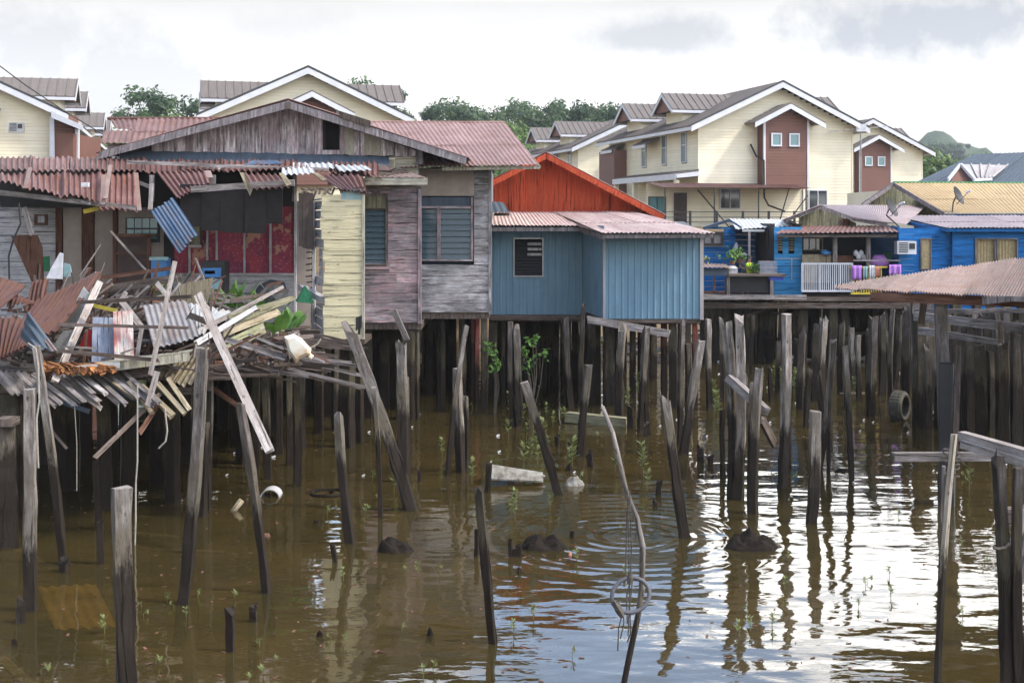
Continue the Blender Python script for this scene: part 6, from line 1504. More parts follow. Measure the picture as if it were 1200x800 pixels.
    # hanging laundry: each piece its own thing
    def cloth(label, px0, px1, y0, y1, D, mat, seed=1, cat='laundry', group='laundry on the veranda railing'):
        m = MB(seed); n = 8; b = len(m.v)
        for i in range(n+1):
            px = px0+(px1-px0)*i/n
            for j in range(5): m.v.append(W(px, y0+(y1-y0)*j/4+m.r.uniform(-.4, .4)*(j == 4), D+.03*math.sin(i*1.7+seed)*(.4+j*.3)))
        for i in range(n):
            for j in range(4): a = b+i*5+j; m.face((a, a+1, a+6, a+5), ((0, 0),)*4)
        o = m.build('hanging_cloth', mat, smooth=True); md = o.modifiers.new('th', 'SOLIDIFY'); md.thickness = .01
        return tag(o, label, cat, group)
    cloth('plain purple cloth, leftmost and largest on the veranda railing', 998, 1010, 311, 328, 41.8, 'purple', 1)
    cloth('teal and white striped cloth next to the plain purple one', 1011, 1017, 312, 327, 41.8, 'tealcloth', 2)
    cloth('white cloth hanging in the middle of the laundry', 1018.5, 1025, 311, 327, 41.8, 'whitecloth', 3)
    cloth('salmon coloured cloth right of the white one', 1026, 1031, 313, 325, 41.8, 'salmon', 4)
    cloth('patterned lilac cloth at the right end of the railing', 1042, 1056, 310, 322, 41.8, 'purple', 5)
    m = MB(7); m.tube([W(1019, 310, 42.6), W(1026, 306, 42.6), W(1034, 307, 42.6), (W(1041, 309, 42.6))], [.1, .22, .22, .08], 8, wob=.2); tag(m.build('cloth_bundle', 'purple', smooth=True), 'folded lilac bedding heaped behind the railing', 'bedding')
    m = MB(8); m.box(W(1039, 308, 43), W(1053, 296, 43)+V((0, .3, 0))); m.beam(W(1039, 299, 42.95), W(1053, 299, 42.95), .03, .03); tag(m.build('green_crate', 'greencloth'), 'dark green crate in the veranda shade beside the blue wall', 'crate')
    m = MB(9)
    for x, y in ((1003, 300), (1006, 304), (1009, 300), (1012, 305)): p = W(x, y, 42.3); m.tube([p, p+V((0, 0, .12)), p+V((0, 0, .2))], [.07, .09, .03], 8)
    tag(m.build('white_jugs', 'whitecloth', smooth=True), 'cluster of white jugs on the veranda rail', 'jugs')
    m = MB(10); p = W(968, 298, 42.3); m.tube([p, p+V((0, 0, .1)), p+V((.02, 0, .14))], [.18, .17, .05], 8, wob=.1); tag(m.build('blue_bundle', 'midblue', smooth=True), 'blue basin resting on the plywood panel', 'basin')
    # ---- right long blue house with greypink roof
    t = thing('long_blue_house', 'long bright blue house with a greyish pink roof and curtained windows at the right edge', 'house', V((X(1180, 42.5), 42.5, 0)))
    m = MB(211); m.roof(W(1110, 267, 41.6), W(1340, 267, 41.6), W(1340, 252.5, 47), W(1046, 253.5, 47), 8, 2, .15, .016); m.build('roof', 'greypink', t)
    m = MB(); m.slab(W(1110, 271.5, 41.7), W(1340, 271.5, 41.7), W(1340, 268, 41.7), W(1110, 268, 41.7), .04); m.slab(W(1046, 260.5, 46), W(1111, 272, 41.7), W(1111, 268, 41.7), W(1046, 256, 46), .05); m.build('fascia', 'cyanblue', t)
    m = MB(212); d = 42.0; x0 = X(1117, d); hs = [(X(1142, d)-x0, X(1166, d)-x0, Z(313, d), Z(279, d)), (X(1167, d)-x0, X(1192, d)-x0, Z(313, d), Z(279, d))]
    m.hboards((x0, d), (X(1330, d), d), ZF-.5, Z(270, d), .2, .02, hs, out=(0, -1)); m.box((x0-.04, d-.04, ZF-.3), (x0, d+.02, Z(270, d))); m.build('wall', 'cyanblue', t)
    for a, b in ((1142, 1166), (1167, 1192)):
        f = MB(); g = MB(); win(f, g, W((a+b)/2, 296, d), X(b, d)-X(a, d), Z(279, d)-Z(313, d), (0, -1, 0), (1, 0, 0), 0, .04); fo = f.build('window', 'fascia_old', t)
        m = MB(3)
        for k in range(12): xx = X(a+1.5, d)+(X(b-1.5, d)-X(a+1.5, d))*k/12; w_ = (X(b-1.5, d)-X(a+1.5, d))/12; m.slab((xx, d+.02+.03*(k % 2), Z(312, d)), (xx+w_, d+.05-.03*(k % 2), Z(312, d)), (xx+w_, d+.05-.03*(k % 2), Z(280, d)), (xx, d+.02+.03*(k % 2), Z(280, d)), .01)
        m.build('curtain', 'curtain', fo)
    m = MB(); m.box((x0, d+.1, ZF-.1), (X(1330, d), 46, ZF)); m.box((x0, 46, ZF), (X(1330, d), 46.1, 4.8)); m.build('floor', 'plank_dark', t)
    for i in range(20):
        r = random.Random(940+i); px = 1064+i*7+r.uniform(-2, 2); stilt(t, px, r.choice([41.0, 42, 43.3, 45]) if px > 1100 else r.choice([43.5, 45]), ZF-.1, r.uniform(.16, .34), lean=r.uniform(-.12, .12))
    # ---- ochre roofed house behind
    t = thing('ochre_roofed_house', 'house with an ochre yellow corrugated roof behind the long blue house', 'house', V((X(1150, 50), 50, 0)))
    m = MB(221); m.roof(W(1104, 249.5, 48), W(1340, 249.5, 48), W(1340, 216, 54), W(1048, 214.5, 54), 7, 2, .16, .018); m.build('roof', 'ochre', t)
    m = MB(); m.tube([W(1047, 214, 54), W(1340, 216, 54)], .06, 6); m.build('ridge_cap', 'greencloth', t)
    m = MB(); m.slab(W(1012, 243, 49.5), W(1047.5, 219, 50.5), W(1047.5, 214, 50.5), W(1010, 239, 49.5), .06); m.slab(W(1047, 219, 50.5), W(1105, 254, 48), W(1105, 248.5, 48), W(1047, 214, 50.5), .06); m.build('rake_board', 'fascia_old', t)
    m = MB(223); m.roof(back(W(1010, 238.5, 49.5), 4), W(1010, 238.5, 49.5), W(1047, 213.5, 50.5), W(1048, 214.5, 54), 2, 1, .16, .018); m.build('gable_roof', 'fascia_old', t)
    m = MB(222); a = V((X(1018, 51), 51, 0)); m.vboards((X(1018, 51), 51), (X(1104, 51), 51), Z(262, 51), lambda s: Z(min(258, 218+abs((X(1018, 51)+s)/51*F+600-1047)*.62), 51), .16, .02); m.build('gable_wall', 'plank_green', t)
    m = MB(); m.box(W(1104, 262, 48.3), W(1340, 250.5, 48.3)+V((0, .1, 0))); m.build('wall', 'cyanblue', t)
    # dishes
    def dish(label, px, py, D, rpx, foot, seed):
        t = thing('satellite_dish', label, 'satellite dish', W(*foot, D)); c = W(px, py, D); r_ = rpx*D/F
        ax = V((.72, -.55, .42)).normalized(); x = ax.orthogonal().normalized(); y = ax.cross(x); m = MB(seed); n = 24; R_ = 6; b = len(m.v)
        for L in (0, 1):
            for i in range(R_+1):
                f = i/R_
                for k in range(n): q = 6.2832*k/n; m.v.append(c+ax*(f*f*r_*.28-L*.012)+(x*math.cos(q)+y*math.sin(q))*r_*max(f, .02))
        for L in (0, 1):
            o = b+L*(R_+1)*n
            for i in range(R_):
                for k in range(n):
                    q = (o+i*n+k, o+i*n+(k+1) % n, o+(i+1)*n+(k+1) % n, o+(i+1)*n+k); m.face(q if L else q[::-1], ((0, 0),)*4)
        m.build('reflector', 'black', t, smooth=True)
        m = MB(); lnb = c+ax*r_*1.35-V((0, 0, r_*.1)); m.tube([c-V((0, 0, r_*.9))*.9, lnb], .015, 6); m.build('feed_arm', 'steel', t)
        m = MB(); m.tube([lnb-ax*.12, lnb+ax*.08], [.05, .035], 8); m.build('receiver_head', 'white', t)
        m = MB(); fp = W(*foot, D); m.tube([c-ax*.03, c-ax*.14-V((0, 0, r_*.5)), fp], .025, 6); m.build('mast', 'black', t)
    dish('dark satellite dish lower left, on the roof edge above the air conditioner', 1043, 244, 42.6, 12, (1054, 266), 1)
    dish('dark satellite dish upper right, on the ochre roof', 1121, 230, 48, 11.5, (1116, 248), 2)
    # ---- left blue hut with working platform
    t = thing('blue_hut', 'small bright blue hut with a pale tin roof beyond the blue tin shed', 'house', V((X(870, 45), 45, 0)))
    d = 44.6
    m = MB(231); x0 = X(824, d); m.hboards((x0, d), (X(862, d), d), ZF, Z(266, d), .2, .02, [(X(820, d)-x0, X(848, d)-x0, Z(289, d), Z(271, d))], out=(0, -1)); m.build('wall', 'cyanblue', t)
    m = MB(232); m.hboards((X(862, 45.8), 45.8), (X(908, 45.8), 45.8), ZF, Z(262, 45.8), .2, .02, [(X(886, 45.8)-X(862, 45.8), X(899, 45.8)-X(862, 45.8), 1, Z(273, 45.8))], out=(0, -1)); m.hboards((X(862, d), d), (X(862, d), 45.8), ZF, Z(264, d), .2, .02, out=(1, 0)); m.build('rear_wall', 'cyanblue', t)
    m = MB(); m.box((X(886, 45.8), 45.9, ZF), (X(899, 45.8), 45.95, Z(273, 45.8))); m.build('door', 'brown_board', t)
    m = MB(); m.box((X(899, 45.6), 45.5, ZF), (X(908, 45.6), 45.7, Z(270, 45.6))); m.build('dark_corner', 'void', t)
    f = MB(); g = MB(); win(f, g, W(835, 280, d), X(848, d)-X(822, d), .5, (0, -1, 0), (1, 0, 0), 1, .1); fo = f.build('window', 'black', t); g.build('pane', 'greytin', fo)
    m = MB(233); m.sheet(W(862, 268.5, 43.4), W(938, 264, 43.8), W(925, 257, 47), W(855, 256.5, 47), .16, .016, nl=3); m.build('roof', 'whitetin', t)
    m = MB(234); m.sheet(back(W(824, 266.5, 43.6), 2.5), W(824, 266.5, 43.6), W(855, 256.5, 43.6), W(855, 256.5, 47), .16, .01, nl=2); m.slab(W(824, 270, 43.7), W(855, 259.5, 43.7), W(855, 256.6, 43.7), W(824, 266.6, 43.7), .04); m.slab(W(855, 259.5, 43.7), W(869, 268, 43.5), W(869, 265.5, 43.5), W(855, 256.6, 43.7), .04); m.build('blue_roof_slope', 'bluetin', t)
    m = MB(); m.box(W(870, 271.5, 43.3), W(896, 269, 43.3)+V((0, .05, 0))); m.build('gutter', 'whitetin', t)
    m = MB(); m.box(W(877, 322, 43.4), W(879.5, 270, 43.4)+V((0, .08, 0))); m.build('porch_post', 'greytin', t)
    m = MB(); m.box(W(898.5, 322, 43.6), W(900, 270, 43.6)+V((0, .04, 0))); m.build('porch_post', 'brown_board', t)
    m = MB(235); m.box((X(820, 42), 42.6, ZF-.15), (X(910, 42), 46.6, ZF)); m.build('floor', 'plank_dark', t)
    for i in range(24):
        r = random.Random(970+i); px = 824+i*3.7+r.uniform(-2, 2); stilt(t, px, r.choice([42.8, 43.6, 44.6, 46]), ZF-.15, r.uniform(.14, .3), lean=r.uniform(-.12, .12))
    # table like platform in front
    t = thing('work_platform', 'dark timber work platform in front of the blue hut', 'platform', V((X(865, 41.6), 41.6, 0)))
    m = MB(241); zt = Z(321, 41.6); m.box((X(851, 41.6), 41.2, zt-.06), (X(919, 41.6), 42.5, zt)); m.build('top', 'plank_dark', t)
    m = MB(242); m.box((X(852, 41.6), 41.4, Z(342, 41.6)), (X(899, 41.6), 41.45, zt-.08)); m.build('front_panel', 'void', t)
    m = MB(243); m.box((X(820, 41.6), 41.2, Z(350, 41.6)), (X(942, 41.6), 41.36, Z(345, 41.6))); m.build('beam', 'plank', t)
    for px in (853, 904): m = MB(px); m.box((X(px-1.7, 41.4), 41.3, Z(349, 41.4)), (X(px+1.7, 41.4), 41.42, zt-.06)); m.build('leg', 'plank', t)
    t = thing('salvage_rack', 'low rack with a rusty tin top at the right side of the blue tin shed', 'rack', V((X(838, 41.5), 41.5, ZF)))
    m = MB(244); m.sheet(W(820, 313, 41.2), W(858, 313.5, 41.2), W(850, 309.5, 42.2), W(820, 309, 42.2), .16, .015, nl=2); m.build('top', 'rusttin', t)
    m = MB(245); m.hboards((X(820, 41.4), 41.4), (X(852, 41.4), 41.4), Z(323, 41.4), Z(314, 41.4), .3, .02, out=(0, -1)); m.build('panel', 'bluegrey_roof', t)
    m = MB(246)
    for px in (822, 837, 851): m.box((X(px-1, 41.4), 41.4, Z(345, 41.4)), (X(px+1, 41.4), 41.46, Z(323, 41.4)))
    m.box((X(820, 41.4), 41.4, Z(343, 41.4)), (X(852, 41.4), 41.46, Z(341, 41.4))); m.build('frame', 'brown_board', t)
    # things on it
    zt = Z(320.6, 41.6)
    t = thing('bird_cage', 'pale blue wire cage standing on the work platform', 'cage', V((X(900, 41.8), 41.8, zt)))
    m = MB(); x0, x1, y0, y1, z0, z1 = X(890, 41.8), X(909, 41.8), 41.6, 42.1, zt, Z(306.5, 41.8)
    for i in range(14):
        x = x0+(x1-x0)*i/13
        for y in (y0, y1): m.beam((x, y, z0), (x, y, z1), .012, .012)
    for z in (z0+.01, (z0+z1)/2, z1):
        for y in (y0, y1): m.beam((x0, y, z), (x1, y, z), .02, .02)
        for x in (x0, x1): m.beam((x, y0, z), (x, y1, z), .02, .02)
    m.build('wire', 'greytin', t)
    m = MB(); m.box((x0+.02, y1-.03, z0), (x1-.02, y1-.01, z1-.02)); m.build('back_panel', 'hullblue', t)
    m = MB(); m.box((X(899, 41.7), 41.3, Z(328, 41.5)), (X(915, 41.7), 41.8, Z(323.5, 41.5))); m.box((X(898, 41.7), 41.25, Z(324, 41.5)), (X(916, 41.7), 41.85, Z(323, 41.5))); tag(m.build('blue_tub', 'bluepl'), 'deep blue plastic tub under the right end of the work platform', 'tub')
    m = MB(); m.box((X(853.5, 41.6), 41.5, zt), (X(864, 41.6), 41.9, Z(314.5, 41.6))); m.slab((X(853, 41.6), 41.48, Z(314.5, 41.6)), (X(864.5, 41.6), 41.48, Z(314.5, 41.6)), (X(863, 41.6), 41.7, Z(312, 41.6)), (X(854, 41.6), 41.7, Z(312, 41.6)), .02); tag(m.build('white_box', 'white_old'), 'open white box on the left end of the work platform', 'box')
    m = MB(); m.tube([V((X(853, 42.4), 42.4, zt+.1)), V((X(853, 42.4), 42.4, zt+.22))], [.2, .26], 10); tag(m.build('white_basin', 'white_old'), 'white basin of small plants behind the open white box', 'basin')
    person('child in a bright yellow shirt crouching behind the work platform', V((X(879, 42.3), 42.3, zt-.36)), math.radians(50), True, 'hivis', sc=.72)
    person('person in grey with a white cap standing at the blue hut', V((X(873, 43.6), 43.6, ZF)), math.radians(10), False, 'greyshirt', cap='whitecloth', sc=.78)
    m = MB(); m.tube([W(863, 296, 44.3), W(862.5, 290, 44.3), W(863, 284, 44.3)], [.07, .09, .03], 8, wob=.15); tag(m.build('white_bag', 'whitecloth', smooth=True), 'white bag hanging on the blue hut corner', 'bag')
    def potted(label, px, py, D, s_, seed, mat='shrub'):
        m = MB(seed); t = thing('potted_plant', label, 'plant', W(px, py, D)); r = m.r; o = W(px, py, D)
        for k in range(60):
            p = o+V((r.gauss(0, .5)*s_, r.gauss(0, .3)*s_, abs(r.gauss(.6, .35))*s_)); n_ = V((r.uniform(-1, 1), r.uniform(-1, .2), r.uniform(0, 1))).normalized(); x = n_.orthogonal().normalized()*.07; y = n_.cross(x)*.6
            i = len(m.v); m.v += [p-x, p-y, p+x, p+y]; m.face((i, i+1, i+2, i+3), ((0, 0),)*4)
        m.build('leaves', mat, t); m = MB(); m.tube([o-V((0, 0, .12)), o+V((0, 0, .03))], [.08, .1], 8); m.build('pot', 'clay', t)
    potted('sparse leafy plant in the basin by the blue hut', 858, 306, 42.4, .34, 1); potted('small plant just left of the person in grey', 866, 304, 42.6, .26, 2); potted('small green plant between the child and the wire cage', 886, 318, 42, .2, 3); potted('bright green plant low beside the blue tin shed corner', 823, 309, 42.4, .2, 4, 'seedling')
    # ---- foreground right tin roof on its posts
    t = thing('tin_roof_shelter', 'low rusty tin roof on thick posts at the right, nearest the viewer', 'shelter', V((X(1110, 21), 21, 0)))
    m = MB(251)
    fl = [(978, 338.5, 23.0), (1045, 340.5, 22.2), (1110, 343, 21.4), (1180, 349, 20.5), (1270, 354, 19.7)]; bk = [(978.5, 333.5, 24.0), (1035, 326.5, 25.3), (1090, 318.5, 26.6), (1150, 309, 28), (1240, 297, 30)]
    A_, B_, C_, D_ = W(978, 338.5, 23.0), W(1275, 353, 19.3), W(978.5, 333.5, 24.0), W(1275, 291, 30.5)
    for i in range(9):
        o = V((0, 0, .012*(i % 2))); u0, u1 = i/9, (i+1)/9; m.sheet(A_.lerp(B_, u0)+o, A_.lerp(B_, u1+.003)+o, C_.lerp(D_, u1+.003)+o, C_.lerp(D_, u0)+o, .115, .02, rag=.05, nl=5, bend=lambda u, t_: .008*math.sin(u*5+t_*4))
    m.build('roof', 'rusttin', t)
    m = MB(252); m.beam(W(1022, 347.5, 22.4), W(1250, 356, 20.0), .16, .12, (0, 0, 1)); m.beam(W(1085, 340, 23.6), W(1250, 343, 24), .12, .12, (0, 0, 1)); m.build('beam', 'brown_board', t)
    m = MB(253); m.slab(W(1151, 357, 20.6), W(1186, 353, 20.2), W(1186, 347, 20.2), W(1151, 348, 20.6), .05); m.slab(W(1186, 353, 20.2), W(1260, 357, 19.6), W(1260, 350, 19.6), W(1186, 347, 20.2), .05); m.build('fascia', 'plank', t)
    m = MB(254); dd = 21.6; pole(m, (X(1112, dd), dd, -.6), W(1102, 350, dd), .21, jag=0, wob=.03, seg=9); m.build('post', 'post', t)
    m = MB(255); pole(m, (X(1109.5, 21.4), 21.4, -.6), W(1109.5, 424, 21.4), .25, jag=.1, wob=.05, seg=6); m.build('charred_post', 'black', t)
    m = MB(256); m.beam(W(1118, 545, 20.9), W(1123, 405, 21.1), .09, .07); m.build('splice_board', 'plank_dark', t)
    m = MB(257); m.beam(W(1083, 352, 23.4), W(1079, 380, 23.4), .1, .08); m.build('cross_post', 'plank_dark', t)
    # fence-like rails of the broken walkway right
    t = thing('broken_walkway', 'grey timber frame of a broken walkway under the tin roof at right', 'walkway', V((X(1140, 28), 28, 0)))
    m = MB(261); m.beam(W(1072, 370.5, 29), W(1250, 390, 25.5), .19, .08, (0, 0, 1)); m.beam(W(1080, 387.5, 28), W(1170, 401, 25.5), .16, .08, (0, 0, 1), w1=.1, rag=.08); m.beam(W(1072, 364.5, 31), W(1250, 364, 29), .1, .08, (0, 0, 1)); m.beam(W(1130, 367, 27.5), W(1185, 361, 29.5), .06, .05, (0, 0, 1)); m.beam(W(1180, 363.5, 29), W(1250, 366, 28), .06, .05, (0, 0, 1)); m.build('rail', 'plank', t)
    m = MB(262); pole(m, W(1173, 402, 25.4), W(1172.5, 376, 25.4), .1, jag=.2); m.build('peg', 'plank_dark', t)
    for i, (px, dd, w, yt) in enumerate(((1077, 29.5, .26, 362), (1086, 31, .24, 352), (1094, 33, .2, 360), (1119, 28, .24, 388), (1127, 29, .22, 415), (1133, 27.6, .22, 381), (1141, 29, .26, 378), (1148, 27, .26, 398), (1150, 31, .2, 366), (1158, 29, .22, 370), (1166, 33, .2, 360), (1174, 26.6, .26, 399), (1183, 29, .2, 384), (1192, 27, .24, 386), (1199, 28, .2, 372), (1125, 33, .2, 364), (1140, 35, .22, 360), (1178, 34, .2, 362), (1190, 31, .2, 374), (1205, 26, .3, 380), (1062, 32, .2, 360), (1108, 31, .2, 362))):
        m = MB(i*3+5); x = X(px, dd); z1 = Z(yt, dd); pole(m, (x+m.r.uniform(-.1, .1), dd, -.6), (x, dd, z1), w, jag=.4); m.build('pile', 'post_dark' if i % 3 else 'stilt', t)
def post(label, xt, yt, xb, yb, w, mat='post', group=None, jag=.5, wt=None, name='piling', bend=.02, bands=None, lean_d=0, round_=False, flat=.85):
    D = F*H/(yb-HY); r = int(xt*11+yb*3); m = MB(r)
    foot = V(((xb-600)/F*D, D, 0)); top = W(xt, yt, D+lean_d); d = top-foot; f2 = foot-d*(.6/max(d.z, .3)) if d.z > .3 else foot-V((0, 0, .6))
    w *= .9; pole(m, f2, top, w*D/F, w*D/F*flat, seg=max(5, int(d.length*3)), jag=jag, bend=bend, taper=(wt/w if wt else .94), wob=.13, round_=round_)
    return tag(m.build(name, mat), label, 'piling', group)

def pilings():
    g = 'pilings standing in the water'
    A = [
     ('square grey post at the far left, its right edge bright', 35, 455, 35, 715, 13, 'post', .05),
     ('leaning thin post crossing just right of the square post at far left', 42, 403, 72, 660, 10, 'post', .3),
     ('thick square topped post nearest the viewer, bottom left', 142, 570, 152, 836, 25, 'post', .04),
     ('long grey post leaning slightly left, left of centre in the open water', 237, 405, 213, 708, 14, 'post', .3),
     ('shorter dark post directly behind the long grey one', 240, 494, 237, 605, 11, 'post_dark', .1),
     ('bleached narrow post top rising beside the long grey one', 246, 430, 240, 595, 8, 'post', .2),
     ('crooked dark post with a knob top, right of the long grey one', 281, 470, 311, 695, 11, 'post_dark', .5),
     ('short broad topped post leaning right, below the pale yellow wall', 396, 482, 413, 637, 10.5, 'post', .35),
     ('long heavy beam leaning steeply left below the yellow wall with forked top', 405, 374, 479, 597, 15, 'post', 1.2),
     ('very thin pale stick beside the heavy leaning beam', 438, 452, 444, 606, 5.5, 'post', .3),
     ('ragged split post under the pinkish wall', 470, 396, 473, 565, 12, 'post', 1.0),
     ('slim pale sliver standing against the ragged split post', 477, 440, 479, 556, 4.5, 'post', .5),
     ('thin leaning pole left of the pair below the grey house', 547, 380, 527, 557, 6.5, 'post', .3),
     ('straight short post of the pair below the grey house', 536, 428, 540, 553, 9.5, 'post', .4),
     ('stub post touching the right side of the pair below the grey house', 545, 462, 544, 552, 7, 'post', .6),
     ('pointed dark post standing alone in the centre foreground', 560, 567, 577, 752, 10.5, 'post_dark', .9),
     ('leaning plank like post right of centre with a flat cut top', 614, 447, 652, 580, 12, 'post', .08),
     ('post leaning right of the flat topped leaning one, near the small shrub', 690, 426, 680, 534, 9, 'post', .2),
     ('split topped post leaning left, at the right of the sky reflection', 778, 459, 803, 630, 12, 'post', 1.0),
     ('long slanting post behind the split topped one', 822, 398, 802, 532, 10, 'post', .2),
     ('tall pair of boards nailed together standing right of the blue tin shed, left half', 852, 374, 856, 583, 11, 'post', .5),
     ('tall pair of boards nailed together standing right of the blue tin shed, right half', 866, 362, 862, 585, 12, 'post', .8),
     ('short chunky post standing at the foot of the nailed pair', 872, 436, 868, 570, 8, 'post', .5),
     ('straight post carrying the slanting rail', 890, 430, 885, 602, 9.5, 'post', .2),
     ('thin post close left of the one carrying the slanting rail', 881, 447, 880, 600, 6, 'post', .3),
     ('tall squared grey post in front of the light blue wall', 922, 367, 917, 572, 10, 'post', .1),
     ('broad flat topped post in front of the white railing', 956, 481, 950, 612, 14, 'post', .06),
     ('slim leaning post just right of the broad flat topped one', 977, 396, 958, 550, 9, 'post', .4),
     ('very thin post with a small block at its waterline', 977, 402, 972, 553, 5, 'post_dark', .3),
     ('narrow post standing alone left of the half sunk tyre', 990, 404, 997, 562, 7, 'post', .4),
     ('purple grey foreground post close to the right edge', 1168, 512, 1177, 812, 13, 'post_dark', 1.6),
     ('foreground post cut by the right edge of the photo', 1194, 545, 1198, 812, 13, 'post_dark', .2),
     ('thin dark stake immediately behind the bamboo pole', 1106, 545, 1098, 770, 5, 'post_dark', .2),
    ]
    for a in A: post(a[0], *a[1:6], mat=a[6], jag=a[7], group=g)
    post('smooth pale bamboo pole at lower right lashed to the crossbeam', 1118, 508, 1101, 828, 10.5, 'bamboo', jag=.05, group=g, round_=True, name='bamboo_pole')
    # second row: pilings seen in front of the houses
    B = [(340, 420, 340, 545, 6.5), (349, 424, 352, 525, 10), (312, 452, 318, 505, 7), (598, 376, 603, 500, 6), (605, 379, 608, 500, 8.5), (662, 371, 668, 478, 8), (684, 352, 684, 486, 5.5), (693, 372, 690, 470, 8), (711, 380, 716, 460, 8),
         (730, 375, 727, 492, 9), (758, 378, 751, 505, 8), (757, 470, 760, 510, 6), (800, 372, 797, 520, 6), (806, 402, 806, 470, 7), (830, 373, 832, 480, 6.5), (845, 370, 846, 470, 6), (847, 478, 849, 560, 6),
         (883, 369, 880, 438, 5), (893, 428, 893, 470, 4), (901, 428, 903, 470, 4.5), (926, 425, 925, 520, 5), (941, 378, 938, 480, 9), (949, 430, 945, 500, 7), (957, 378, 955, 470, 9), (966, 368, 962, 466, 9), (975, 398, 970, 470, 7), (958, 432, 962, 500, 8), (987, 374, 985, 460, 7), (992, 405, 990, 480, 6),
         (1018, 383, 1016, 462, 7), (1024, 369, 1020, 488, 10), (1034, 364, 1032, 464, 8), (1046, 361, 1046, 470, 6), (1057, 367, 1048, 456, 7), (1061, 358, 1058, 450, 7), (1072, 342, 1068, 455, 8), (1084, 395, 1086, 505, 9), (1128, 417, 1124, 495, 8), (1150, 442, 1148, 507, 10), (1176, 432, 1174, 520, 10), (1190, 440, 1188, 500, 7), (1167, 360, 1176, 490, 9),
         (1006, 392, 1008, 470, 6), (912, 398, 910, 462, 6), (1100, 430, 1098, 500, 7), (1135, 400, 1133, 500, 7), (1160, 410, 1160, 505, 8), (1196, 430, 1196, 520, 8), (934, 396, 930, 455, 7), (870, 400, 872, 470, 5), (1040, 385, 1042, 460, 6), (998, 380, 1000, 452, 6)]
    B.sort(key=lambda a: a[0])
    regs = [(0, 400, 'behind the wreck heap'), (400, 700, 'in front of the blue tin shed recess'), (700, 822, 'in front of the blue tin shed front'), (822, 935, 'in front of the blue hut'), (935, 1000, 'in front of the white railing'), (1000, 1076, 'in front of the laundry'), (1076, 1300, 'under the rusty tin shelter')]
    for lo, hi, ph in regs:
        sub = [b for b in B if lo <= b[0] < hi]
        for i, b in enumerate(sub):
            r = random.Random(int(b[0])); post(f'weathered piling {ph}, {rank(i)}', *b, mat='post' if r.random() < .35 else 'post_dark', jag=r.choice([.2, .5, 1.0]), group='pilings '+ph)
    # stumps barely above water
    S = [(27, 695, 24, 728, 13, 'black broken stump at the foot of the square post'), (75, 650, 76, 670, 12, 'small rotten stump right of the square post'), (16, 745, 16, 757, 7, 'tiny stump near the lower left corner'),
         (269, 708, 268, 763, 10, 'dark upright stump in front of the long grey post'), (297, 705, 296, 728, 10, 'short square stump right of the dark upright one'), (389, 634, 396, 658, 6, 'small tilted peg beside the short broad topped post'),
         (559, 618, 558, 652, 6, 'thin pointed stub left of the pointed dark post'), (598, 630, 598, 652, 5, 'narrow stub right of the pointed dark post'), (574, 540, 572, 575, 6, 'small dark stub left of the sunk metal scrap'), (491, 548, 489, 564, 5, 'tilted peg right of the ragged split post'), (521, 540, 520, 545, 4, 'faint stub near the pair below the grey house'),
         (690, 526, 692, 547, 8, 'rounded black stump by the post leaning near the shrub'), (738, 470, 738, 502, 8, 'black pointed stump left of the long slanting posts'), (759, 493, 758, 511, 7, 'small pointed stump beneath the right end of the fallen rail'), (653, 508, 653, 522, 6, 'black conical stump under the small shrub'), (669, 512, 668, 528, 5, 'little stump beside the black conical one'), (669, 445, 669, 460, 5, 'short stub far back beneath the recess of the blue shed'), (618, 490, 619, 505, 6, 'dark stub among the seedlings below the blue shed'),
         (773, 558, 772, 578, 8, 'split black stump right of the hanging ring stick'), (768, 583, 768, 592, 7, 'low stump just below the split black one'), (820, 517, 820, 541, 9, 'pointed black stump left of the nailed pair'), (833, 530, 833, 544, 7, 'blunt stump beside the pointed black one'), (605, 634, 606, 651, 14, 'blunt round stump left of the big mud covered one'), (671, 620, 671, 630, 5, 'tiny stub inside the ripple rings'), (609, 664, 608, 671, 5, 'low black scrap of root under the round stump'), (117, 605, 117, 660, 8, 'dim stump in the shade under the deck'), (987, 545, 986, 552, 14, 'square block on the waterline at the very thin post')]
    for xt, yt, xb, yb, w, lab in S: o = post(lab, xt, yt, xb, yb, w, 'post_dark', jag=.7, group='stumps barely above the water', name='stump'); o['category'] = 'stump'
    # slanting rail, fallen rail, top plank of the ragged post
    def bm(label, p, q, w, t_, mat, name='rail', cat='rail', rag=.03, side=(0, 0, 1)):
        m = MB(int(p[0])); m.beam(W(*p), W(*q), w, t_, side, rag=rag); return tag(m.build(name, mat), label, cat)
    bm('pale edged rail slanting down right across the nailed pair', (853, 442, 21.8), (898, 482, 21.2), .14, .12, 'plank')
    bm('short dark strut hanging below the slanting rail', (893, 492, 22), (907, 519, 22.4), .16, .06, 'plank_dark', 'strut', 'strut')
    bm('grey rail fallen at a slant under the blue tin shed', (688, 374, 31.6), (785, 391, 31.3), .17, .1, 'plank')
    bm('weathered board tilted on top of the ragged split post', (461, 363, 22.6), (477, 398, 22.8), .1, .03, 'plank', 'broken_board', 'board', side=None)
    bm('long low board lying on the waterline behind the posts', (664, 488, 30), (735, 495, 29.5), .22, .25, 'plank_green', 'floating_board', 'board')
    bm('grey crossbeam lashed to the bamboo pole at lower right', (1045, 535, 18.3), (1166, 534.5, 18.3), .12, .12, 'plank', 'crossbeam', 'beam')
    bm('upper of two pale sawn beams at the right edge', (1128, 511, 17.8), (1260, 548, 16.0), .13, .14, 'plank_pale', 'sawn_beam', 'beam')
    bm('lower of two pale sawn beams at the right edge', (1130, 520, 17.7), (1260, 559, 15.9), .11, .14, 'plank_pale', 'sawn_beam', 'beam')
